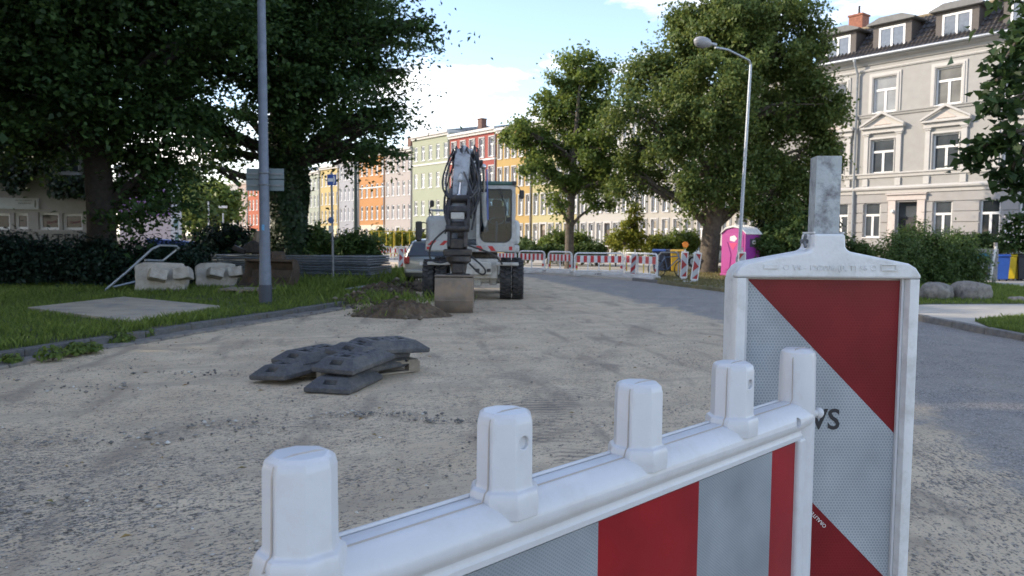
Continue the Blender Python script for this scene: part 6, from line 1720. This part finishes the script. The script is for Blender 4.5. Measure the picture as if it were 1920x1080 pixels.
# big lime tree on the right
YR_ = 35.5
bl = blobs_px([(1385,30,85),(1320,75,60),(1455,55,75),(1262,150,58),(1210,135,38),(1175,205,28),(1340,180,80),(1440,165,85),(1525,190,45),(1255,255,55),(1190,285,34),(1370,270,75),(1480,270,75),(1545,215,32),(1550,285,30),(1300,345,40),(1185,330,36),(1230,350,30),(1430,350,60),(1505,345,45),(1400,-40,60),(1370,360,36),(1285,40,36),(1490,110,50)], YR_, 2.2, 3)
tb = G(1326, 511, .06)
tree('lime_tree', 'biggest leafy lime tree on the right, thick trunk beside the magenta toilet', (X_(1326,YR_), YR_, 0),
     [(X_(1326,YR_),YR_,0), AT(1335,430,YR_), AT(1350,350,YR_), AT(1362,240,YR_), AT(1380,110,YR_), AT(1395,0,YR_)], [.46,.42,.36,.28,.18,.08],
     bl, 128000, .115, ML_lime, M_bark2, spray=.56, flat=.85, up=.3, shell=.62, per=230, outward=.25, jag=.34)
# round crowned street tree
YM = 39.0
bl = blobs_px([(1095,125,32),(1060,155,28),(1120,150,30),(1035,200,34),(1085,210,40),(1120,215,34),(1148,230,24),(970,240,28),(950,258,18),(1005,268,36),(1060,275,42),(1110,275,40),(1145,295,32),(995,310,26),(1045,335,36),(1100,345,38),(1150,335,26),(1045,378,18),(1125,380,20),(1075,115,20)], YM, 1.6, 5)
tree('street_tree', 'slimmer round crowned street tree standing behind the barriers before the pale yellow house', (X_(1067,YM), YM, 0),
     [(X_(1067,YM),YM,0), AT(1068,430,YM), AT(1071,370,YM), AT(1076,300,YM), AT(1082,220,YM), AT(1088,150,YM)], [.25,.22,.19,.15,.10,.05],
     bl, 30000, .125, ML_mid, M_bark2, spray=.46, flat=.8, up=.35, shell=.55, per=130, outward=.3, jag=.34)
# ivy covered tree left of the middle
YV = 27.0
bl = blobs_px([(560,30,105),(650,40,80),(720,45,42),(770,45,20),(610,140,80),(690,140,52),(745,130,24),(560,215,55),(650,220,55),(712,210,34),(750,200,16),(640,275,28),(700,272,28),(738,285,16),(480,50,85),(440,120,50),(490,160,50),(390,230,40),(420,285,28),(380,310,24),(560,-90,140),(670,-70,75),(430,-70,120),(775,85,14),(800,50,12),(690,300,14),(725,240,20),(430,262,26),(400,240,26),(455,215,26)], YV, 3.2, 8)
tree('ivy_clad_tree', 'tall dark tree with an ivy covered trunk, left of the middle behind the steel mast', (X_(545,YV), YV, .05),
     [(X_(545,YV),YV,.05), AT(543,400,YV), AT(540,320,YV), AT(530,240,YV), AT(535,140,YV), AT(545,20,YV), AT(550,-100,YV)], [.56,.52,.50,.48,.36,.24,.10],
     bl, 76000, .11, ML_dark, M_bark, spray=.62, flat=.24, up=.9, shell=.4, per=90, outward=.8, jag=.26)
ivt = [o for o in bpy.data.objects if o.name.startswith('ivy_clad_tree')][0]
n_ = 9000; zz_ = rng.uniform(0, 5.2, n_); aa_ = rng.uniform(0, 6.283, n_); rr2 = .60+.10*rng.random(n_)+.10*np.sin(zz_*2.1+aa_*2)
xl = np.interp(zz_, [0, 2, 5.2], [0, -.05, -.25])
leaves('ivy', np.stack([xl+rr2*np.cos(aa_), rr2*np.sin(aa_), zz_], 1), np.stack([np.cos(aa_), np.sin(aa_), .5+0*aa_], 1)+rng.normal(size=(n_,3))*.4, .12, ML_ivy, ivt, 1.2)
# dark tree at the far left
YA = 23.0
bl = blobs_px([(60,80,140),(200,60,150),(330,80,115),(420,60,75),(120,180,100),(260,190,100),(340,200,70),(30,230,65),(250,290,60),(310,310,40),(290,365,28),(225,350,30),(120,-80,180),(300,-90,160),(10,150,100),(90,270,40),(330,372,20),(300,385,24),(262,395,22),(325,345,24),(235,410,16)], YA, 2.6, 12)
tree('shade_tree', 'dark broad tree at the left edge with a bare leaning trunk before the shop windows', (X_(190,YA), YA, .05),
     [(X_(192,YA),YA,.05), AT(190,400,YA), AT(182,300,YA), AT(176,200,YA), AT(190,90,YA), AT(210,-60,YA)], [.43,.40,.37,.34,.24,.10],
     bl, 84000, .115, ML_dark, M_bark, spray=.6, flat=.26, up=.9, shell=.35, per=90, outward=.75, jag=.22)
# one tree seen at upper left, then unseen ones added to shade the road
for (x, y, h_, cr, lbn) in ((-14.2, 14.0, 8.2, 4.2, 'nearest dark tree whose boughs hang into the upper left corner'), (-17, 5.5, 7.6, 5.4, 'unseen tree beside the left lawn beyond the picture edge, nearer one'), (-16, -4, 7.6, 5.4, 'unseen tree beside the left lawn beyond the picture edge, behind the viewer'), (-20.5, 10.5, 7.4, 5.2, 'unseen tree added for shade beyond the left edge, second row behind the nearest bough tree'), (-22, 20, 7.6, 5.0, 'unseen tree added for shade beyond the left edge, second row by the house corner'), (-19, 15.5, 7.4, 5.0, 'unseen tree added for shade beyond the left edge, between the bough tree and the house corner'), (-23, 1, 7.6, 5.2, 'unseen tree added for shade beyond the left edge, second row farthest from the house')):
    rr_ = random.Random(x*7); bl = []
    for k in range(13):
        a = rr_.uniform(0, 6.28); d_ = rr_.uniform(.2,.8)*cr; bl.append((x+d_*math.cos(a), y+d_*math.sin(a), h_+rr_.uniform(-.55,.9)*cr, cr*.42, cr*.42, cr*.36))
    tree('shade_tree', lbn, (x, y, .05), [(x,y,.05),(x+.1,y,2),(x,y+.1,4),(x+.1,y,h_),(x,y,h_+3)], [.4,.36,.32,.2,.08], bl, 42000 if x > -15 else 26000, .14 if x > -15 else .33, ML_dark, M_bark, spray=.8, flat=.3, up=.9, shell=.3, per=60, outward=.7)
# light green park trees far left
for i, (px_, py_, r_, lbn) in enumerate(((365, 395, 38, 'light green park tree far left beside the purple building'), (410, 385, 42, 'darker green park tree far left behind the pale poles'), (345, 350, 40, 'tall pale green park tree far left behind the purple building'))):
    Yp = 88+6*i; bl = blobs_px([(px_+rrx*r_*.5, py_+rry*r_*.5, r_*.62) for rrx, rry in ((-.8,0),(.7,.2),(0,-.8),(.1,.6),(-.3,-.3))], Yp, 2, i)
    x = X_(px_, Yp); tree('park_tree', lbn, (x, Yp, 0), [(x,Yp,0),(x,Yp,1.5),(x,Yp,3),(x,Yp,5)], [.3,.26,.2,.1], bl, 6000, .38, ML_far if i != 1 else ML_mid, M_bark2, 'trees in the far park', spray=1.0, per=40)
# yellow green sapling
YS = 41.0; xs__ = X_(1186,YS)
bl = blobs_px([(1190,392,13),(1186,415,18),(1178,440,22),(1196,445,18),(1163,448,15),(1188,465,16)], YS, .3, 4)
tree('sapling', 'young yellow green sapling before the cream white house', (xs__, YS, 0), [(xs__,YS,0),(xs__,YS,.8),(xs__,YS,1.6),(xs__+.05,YS,3.0)], [.05,.045,.035,.015], bl, 2600, .12, ML_yel, M_bark2, spray=.25, per=25, up=.4)

def shrub(name, label, cat, blobs, n, size, m, base=None, stems=True, group=None, elong=2.2, **kw):
    xs = [b_[0] for b_ in blobs]; ys = [b_[1] for b_ in blobs]
    bx = Vector(base) if base is not None else Vector((sum(xs)/len(xs), sum(ys)/len(ys), .05))
    r = thing(name, label, cat, bx, 0, group)
    if stems:
        q = MB()
        for i, b_ in enumerate(blobs): limb(q, Vector((0,0,-.02))+Vector((random.uniform(-.1,.1),random.uniform(-.1,.1),0)), Vector(b_[:3])-bx+Vector((0,0,b_[5]*.5)), .03, .008, i, 5)
        q.build('stems', M_bark2, r)
    k_ = dict(spray=.22, flat=.9, up=.5, shell=.5, per=30, outward=.6, jag=.3); k_.update(kw)
    C, Nn = crown([(b_[0]-bx.x, b_[1]-bx.y, b_[2]-bx.z, *b_[3:]) for b_ in blobs], n, **k_)
    C[:,2] = np.maximum(C[:,2], .01)
    leaves('foliage', C, Nn, size, m, r, elong)
    return r
# right-hand shrubs before the stucco building
YB2 = 27.5
shrub('shrub', 'big feathery green shrub behind the boulders, right of the lettered beacon', 'shrub', blobs_px([(1690,475,38),(1720,450,32),(1745,490,42),(1700,515,35),(1770,520,36)], YB2, .6, 1), 17000, .055, ML_bush)
shrub('shrub', 'taller feathery shrub beside the graffiti screen', 'shrub', blobs_px([(1795,460,26),(1790,490,40),(1820,500,30),(1760,470,30),(1810,520,28),(1780,530,28)], YB2+.6, .6, 2), 16000, .055, ML_bush)
shrub('shrub', 'dark low shrub left of the grey steel tube before the grey building', 'shrub', blobs_px([(1500,440,38),(1460,455,38),(1540,460,34),(1590,470,26),(1620,480,25),(1430,470,30)], 33, .8, 3), 12000, .09, ML_bush)
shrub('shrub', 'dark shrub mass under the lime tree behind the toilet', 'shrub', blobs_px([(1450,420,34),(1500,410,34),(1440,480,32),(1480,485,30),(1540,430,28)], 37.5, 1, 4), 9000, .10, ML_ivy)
shrub('hedge', 'clipped green hedge below the ground floor windows right of the feathery shrubs', 'hedge', blobs_px([(1810,455,15),(1830,455,15),(1850,455,15),(1868,457,15),(1788,458,14),(1888,460,15)], 33.5, .1, 5), 6000, .07, ML_bush, shell=.7, spray=.12)
shrub('shrub', 'dark rose bush with pale flowers at the right picture edge', 'shrub', blobs_px([(1895,430,20),(1915,420,22),(1930,445,28),(1890,450,16),(1945,420,30)], 31, .4, 6), 5000, .10, ML_dark, elong=1.4)
rb = [o for o in bpy.data.objects if o.name.startswith('shrub') and o.get('label','').startswith('dark rose')][0]
C = np.array([AT(random.uniform(1880,1935), random.uniform(405,455), 30.3+random.uniform(-.3,.2)) for _ in range(45)])-np.array(rb.location)
leaves('flowers', C, rng.normal(size=(45,3))+np.array([0,-1,.3]), .08, mat('pale_petal', (.6,.55,.52), .7, .1), rb, 1.0, kind='stuff')
# front gardens before the houses
rr_ = random.Random(2)
for i, (px_, py_, r_, Yq, mm_, lb) in enumerate(((985,463,14,47,ML_bush,'low shrub right of the cab before the ochre house'),(1025,460,17,46,ML_mid,'light green shrub left of the slim trunk'),(1055,455,20,46,ML_mid,'bright shrub just behind the slim trunk on its left'),(1095,458,20,45,ML_mid,'bright shrub just right of the slim trunk'),(1115,470,12,44,ML_bush,'small dark shrub behind the white hoop railing'),
      (1225,455,16,42,ML_yel,'small light shrub left of the bins'),(1255,452,20,42,ML_mid,'bright green bush behind the dark bins'),(1285,450,20,41.5,ML_mid,'bright green bush behind the mustard bin'),(1150,452,10,43,ML_yel,'small yellow flowering shrub beside the sapling'))):
    shrub('garden_shrub', lb, 'shrub', blobs_px([(px_+rr_.uniform(-1,1)*r_*.7, py_+rr_.uniform(-.4,.5)*r_, r_*.75) for _ in range(4)], Yq, .4, i), 2600, .10, mm_, group='shrubs in the front gardens')
shrub('garden_shrub', 'long low dark hedge along the house fronts behind the barriers', 'hedge', blobs_px([(960+14*k, 472, 12) for k in range(13)], 43.5, .2, 7), 5500, .10, ML_bush, stems=False)
shrub('garden_shrub', 'yellow green bushes behind the yellow site fence', 'shrub', blobs_px([(700,452,12),(720,450,13),(742,448,14),(760,446,16),(778,448,16),(795,452,14)], 62, .5, 8), 3500, .16, ML_yel)
shrub('garden_shrub', 'small round dark bush before the orange house', 'shrub', blobs_px([(712,438,8),(704,442,7)], 66, .2, 9), 700, .16, ML_bush)
# left bushes
shrub('bush', 'dense dark bush between the ivy covered trunk and the blue arrow sign', 'bush', blobs_px([(590,450,26),(575,470,26),(605,475,26)], 27.2, .3, 10), 5500, .085, ML_bush)
shrub('bush', 'dense upright bush behind the right end of the panel stack', 'bush', blobs_px([(655,462,26),(680,462,24),(668,482,28),(692,480,18),(645,485,22)], 26.8, .3, 11), 7500, .085, ML_bush)
shrub('bush', 'dark airy bush left of the steel mast before the far park', 'bush', blobs_px([(390,455,26),(420,450,28),(450,452,24),(400,485,30),(440,490,30),(470,470,20)], 28, .5, 12), 7500, .09, ML_jun)
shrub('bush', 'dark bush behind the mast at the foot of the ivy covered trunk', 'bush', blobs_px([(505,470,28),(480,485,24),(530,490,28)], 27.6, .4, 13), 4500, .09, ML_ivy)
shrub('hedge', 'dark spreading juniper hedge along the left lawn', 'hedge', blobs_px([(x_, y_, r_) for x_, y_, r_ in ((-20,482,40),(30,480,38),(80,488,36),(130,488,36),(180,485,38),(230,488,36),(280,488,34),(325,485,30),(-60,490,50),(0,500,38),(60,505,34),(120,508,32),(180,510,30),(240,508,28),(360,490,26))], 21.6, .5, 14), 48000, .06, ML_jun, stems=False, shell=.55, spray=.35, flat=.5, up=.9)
# ivy over the left house
iv = thing('house_ivy', 'dark ivy hanging over the upper wall of the left house', 'ivy', (X_(60,29.8), 29.8, 2.0))
C = []; 
for _ in range(16000):
    px_ = random.uniform(-80,172); py_ = random.uniform(-60, 372)
    if 98 < px_ < 156 and 268 < py_ < 332: continue
    lim = 340+22*math.sin(px_*.06)+random.gauss(0,6)+ (28 if px_ > 90 else 0)+(18 if px_ > 130 else 0)
    if py_ > lim: continue
    p = AT(px_, py_, 29.75-abs(random.gauss(0,.16))); C.append(tuple(p))
C = np.array(C)-np.array(iv.location)
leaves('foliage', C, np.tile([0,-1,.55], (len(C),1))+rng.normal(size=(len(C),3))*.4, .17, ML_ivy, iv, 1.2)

# near branch reaching in from the right, its leaves single objects
YN = 8.6
nb_ = thing('chestnut_tree', 'tree at the right edge whose leafy bough hangs into the upper right corner', 'tree', (AT(2230,500,YN).x, YN+.4, .05))
bx = nb_.location
def nb(px_, py_, dy=0): return AT(px_, py_, YN+dy)-bx
q = MB(); q.tube([(0,0,-.2),(0,0,.1),(0,0,1.5),(-.05,0,3.2),(0,.1,5.5)], [.30,.24,.20,.17,.08], 12); q.build('trunk', M_bark2, nb_, smooth=True)
tw = [[(2230,180),(2080,170),(1960,150),(1890,135),(1868,150)], [(2230,240),(2080,230),(1980,225),(1910,245),(1850,270),(1818,300)], [(1980,225),(1930,270),(1900,310),(1893,335)], [(2230,60),(2050,70),(1960,75),(1912,70),(1885,110)], [(1960,150),(1920,180),(1880,195),(1860,190)], [(2080,230),(1990,290),(1940,330),(1905,355)], [(2100,20),(1990,20),(1930,35),(1900,70)]]
q = MB(); ends = []
for i, path in enumerate(tw):
    P = [tuple(nb(a, c, (.25*math.sin(i*2+k)))) for k, (a, c) in enumerate(path)]
    q.tube(P, [.045*(1-k/len(P))+.006 for k in range(len(P))], 6)
    for k in range(len(P)-1): ends.append((Vector(P[k]), Vector(P[k+1]), k/len(P)))
q.build('bough', M_bark2, nb_, smooth=True)
lm = MB(); lm.add([(0,0,0),(.3,-.22,.05),(.62,-.27,.05),(.88,-.14,0),(1,0,-.06),(.88,.14,0),(.62,.27,.05),(.3,.22,.05),(.5,0,-.03)], [(0,1,8),(1,2,8),(2,3,8),(3,4,8),(4,5,8),(5,6,8),(6,7,8),(7,0,8)])
lme = lm.mesh('leaf', leaf_mat('chestnut_leaf', (.022,.048,.014), (.045,.085,.025), .35), True)
# ObjectInfo random instead of island would tint the same; shape is shared
rl = random.Random(9); cnt = 0
while cnt < 290:
    a, c, f_ = rl.choice(ends)
    if f_ < .2 and rl.random() < .6: continue
    p = a.lerp(c, rl.random())
    o = link(lme, 'leaf', nb_)
    s = rl.uniform(.085,.15)
    dirv = Vector((rl.uniform(-1,.6), rl.uniform(-.6,.6), rl.uniform(-1.0,.25))).normalized()
    o.rotation_euler = dirv.to_track_quat('X', 'Z').to_euler(); o.rotation_euler.rotate_axis('X', rl.uniform(-.9,.9))
    o.location = p+Vector((rl.uniform(-.07,.07), rl.uniform(-.07,.07), rl.uniform(-.07,.05))); o.scale = (s, s, s); cnt += 1
C = []
while len(C) < 1100:
    a, c, f_ = rl.choice(ends)
    if f_ < .35: continue
    p = a.lerp(c, rl.random()); C.append((p.x+rl.gauss(0,.11), p.y+rl.gauss(0,.11), p.z+rl.gauss(-.04,.09)))
C = np.array(C)
leaves('small_leaves', C, np.array([0,-.3,.8])+rng.normal(size=(len(C),3))*.6, .085, MATS['chestnut_leaf'], nb_, 1.5, kind='stuff')
cc, nn_ = crown([(.1,.3,6.2,2.2,1.6,1.6),(-.3,.5,4.8,1.4,1.2,.8),(1.2,.4,5.0,1.8,1.4,1.2)], 6000, spray=.5, per=30)
leaves('crown', cc, nn_, .13, MATS['chestnut_leaf'], nb_)

# grass: blades as one countless mass
def inpoly(x, y, poly):
    c = False; n = len(poly); j = n-1
    for i in range(n):
        xi, yi = poly[i][0], poly[i][1]; xj, yj = poly[j][0], poly[j][1]
        if (yi > y) != (yj > y) and x < (xj-xi)*(y-yi)/(yj-yi)+xi: c = not c
        j = i
    return c
def blades(name, P, h0, h1, wdt, m):
    P = np.array(P); n = len(P); a = rng.uniform(0, 6.283, n); h_ = rng.uniform(h0, h1, n)*P[:,3]; l_ = rng.uniform(.1,.7,n)*h_
    b_ = rng.uniform(0, 6.283, n); dx, dy = np.cos(a)*wdt, np.sin(a)*wdt
    w_ = np.clip(P[:,1]/14, .7, 2.0); dx = dx*w_; dy = dy*w_
    V = np.zeros((n,4,3)); V[:,0] = P[:,:3]-np.stack([dx,dy,0*dx],1); V[:,1] = P[:,:3]+np.stack([dx,dy,0*dx],1)
    mid = P[:,:3]+np.stack([np.cos(b_)*l_*.35, np.sin(b_)*l_*.35, h_*.6],1); tip = P[:,:3]+np.stack([np.cos(b_)*l_, np.sin(b_)*l_, h_],1)
    V[:,2] = tip; V[:,3] = mid-np.stack([dx,dy,0*dx],1)*.8
    o = link(np_mesh(name, V.reshape(-1,3), np.arange(4*n).reshape(n,4), m), name); o['kind'] = 'stuff'; return o
M_gr = leaf_mat('grass_blade', (.065,.115,.02), (.18,.245,.05), .35)
M_grd = leaf_mat('dry_grass_blade', (.10,.105,.03), (.24,.205,.09), .3)
board = [tuple(p[:2]) for p in [G(52,576,.16), G(232,556,.16), G(412,573,.16), G(250,602,.16)]]
vp = [tuple(p) for p in verge_poly]; Pg = []
while len(Pg) < 95000:
    y = 6+random.random()**.9*24; x = random.uniform(-.72*y-1, -2.8)
    if not inpoly(x, y, vp) or inpoly(x, y, board): continue
    d_ = float(vnoise(np.array(x*.7), np.array(y*.7), 5)); d2 = float(vnoise(np.array(x*2.6), np.array(y*2.6), 15))
    if y > 17 and x > -8.5 and random.random() < .45: continue
    if d2 < .3 and random.random() < .6: continue
    Pg.append((x, y, .085, .45+.75*d_+.35*d2))
blades('grass', Pg, .03, .13, .0055, M_gr)
# taller weeds near the kerb break, sign post and stack
Pg = []
for cx_, cy_, s_, n_, hh in ((G(680,535).x,G(680,535).y,.8,2600,2.6),(G(600,545).x,G(600,545).y,.9,2200,2.2),(G(720,520).x,G(720,520).y,.6,1400,2.4),(G(560,560).x,G(560,560).y,.8,1500,1.7),(G(700,572).x,G(700,572).y,.7,900,1.5),(G(735,575).x,G(735,575).y,.4,350,1.2),(G(720,594).x,G(720,594).y,.35,260,.9),(G(640,520).x,G(640,520).y,.9,1600,2.4)):
    for _ in range(n_): Pg.append((random.gauss(cx_,s_), random.gauss(cy_+.5,s_), .06, hh*random.uniform(.5,1.2)))
blades('tall_grass', Pg, .05, .17, .007, M_gr)
Pr = []
def patch_pts(poly, n, hh):
    xs = [p[0] for p in poly]; ys = [p[1] for p in poly]; c = 0
    while c < n:
        x, y = random.uniform(min(xs),max(xs)), random.uniform(min(ys),max(ys))
        if inpoly(x, y, poly): Pr.append((x, y, gz, hh*random.uniform(.5,1.2))); c += 1
patch_pts([tuple(G(*p, gz)[:2]) for p in ((1828,602),(1870,597),(1990,588),(2000,640),(1960,632),(1860,615))], 9000, 1.0)
patch_pts([tuple(G(*p, gz)[:2]) for p in ((1690,572),(1740,570),(2000,569),(1985,545),(1850,531),(1700,531),(1600,536),(1560,550))], 26000, 1.1)
blades('grass', Pr, .03, .10, .006, M_gr)
Pr = []
patch_pts([tuple(G(*p, gz)[:2]) for p in ((1385,545),(1310,536),(1235,527),(1218,519),(1235,508),(1400,500),(1480,560))], 14000, 1.0)
blades('dry_grass', Pr, .03, .10, .007, M_grd)
# weeds along the left kerb: small broad-leaved plants
def weed(px_, py_, r_, n, label):
    p = G(px_, py_, .02); o = thing('kerb_weed', label, 'weed', (p.x, p.y, .01), 0, 'weeds growing along the left kerb')
    D = rng.normal(size=(n,3)); D[:,2] = np.abs(D[:,2]); D /= np.linalg.norm(D,axis=1,keepdims=True)
    C = D*r_*rng.random((n,1))**.5; C[:,2] = C[:,2]*.75+.02
    leaves('foliage', C, D+rng.normal(size=(n,3))*.4+np.array([0,0,.4]), .04, ML_mid, o, 1.8)
    q = MB()
    for k in range(6): q.tube([(0,0,-.02), tuple(C[k]*.5+np.array([0,0,.03])), tuple(C[k])], .004, 4)
    q.build('stems', M_bark2, o)
weed(98, 672, .20, 150, 'leafy weed in front of the kerb at the far left, sparse and brownish')
weed(98+44, 655, .12, 90, 'small weed on the kerb beside the sparse brownish one')
weed(100+70, 660, .16, 170, 'bright weed in the gutter left of the tallest one')
weed(222, 640, .22, 260, 'tallest bright green weed against the left kerb')
weed(275, 630, .14, 110, 'small weed on the kerb right of the tallest one')
weed(140, 664, .14, 160, 'low round bright weed lying in the gutter')
weed(20, 680, .14, 90, 'weed at the left picture edge in the gutter')
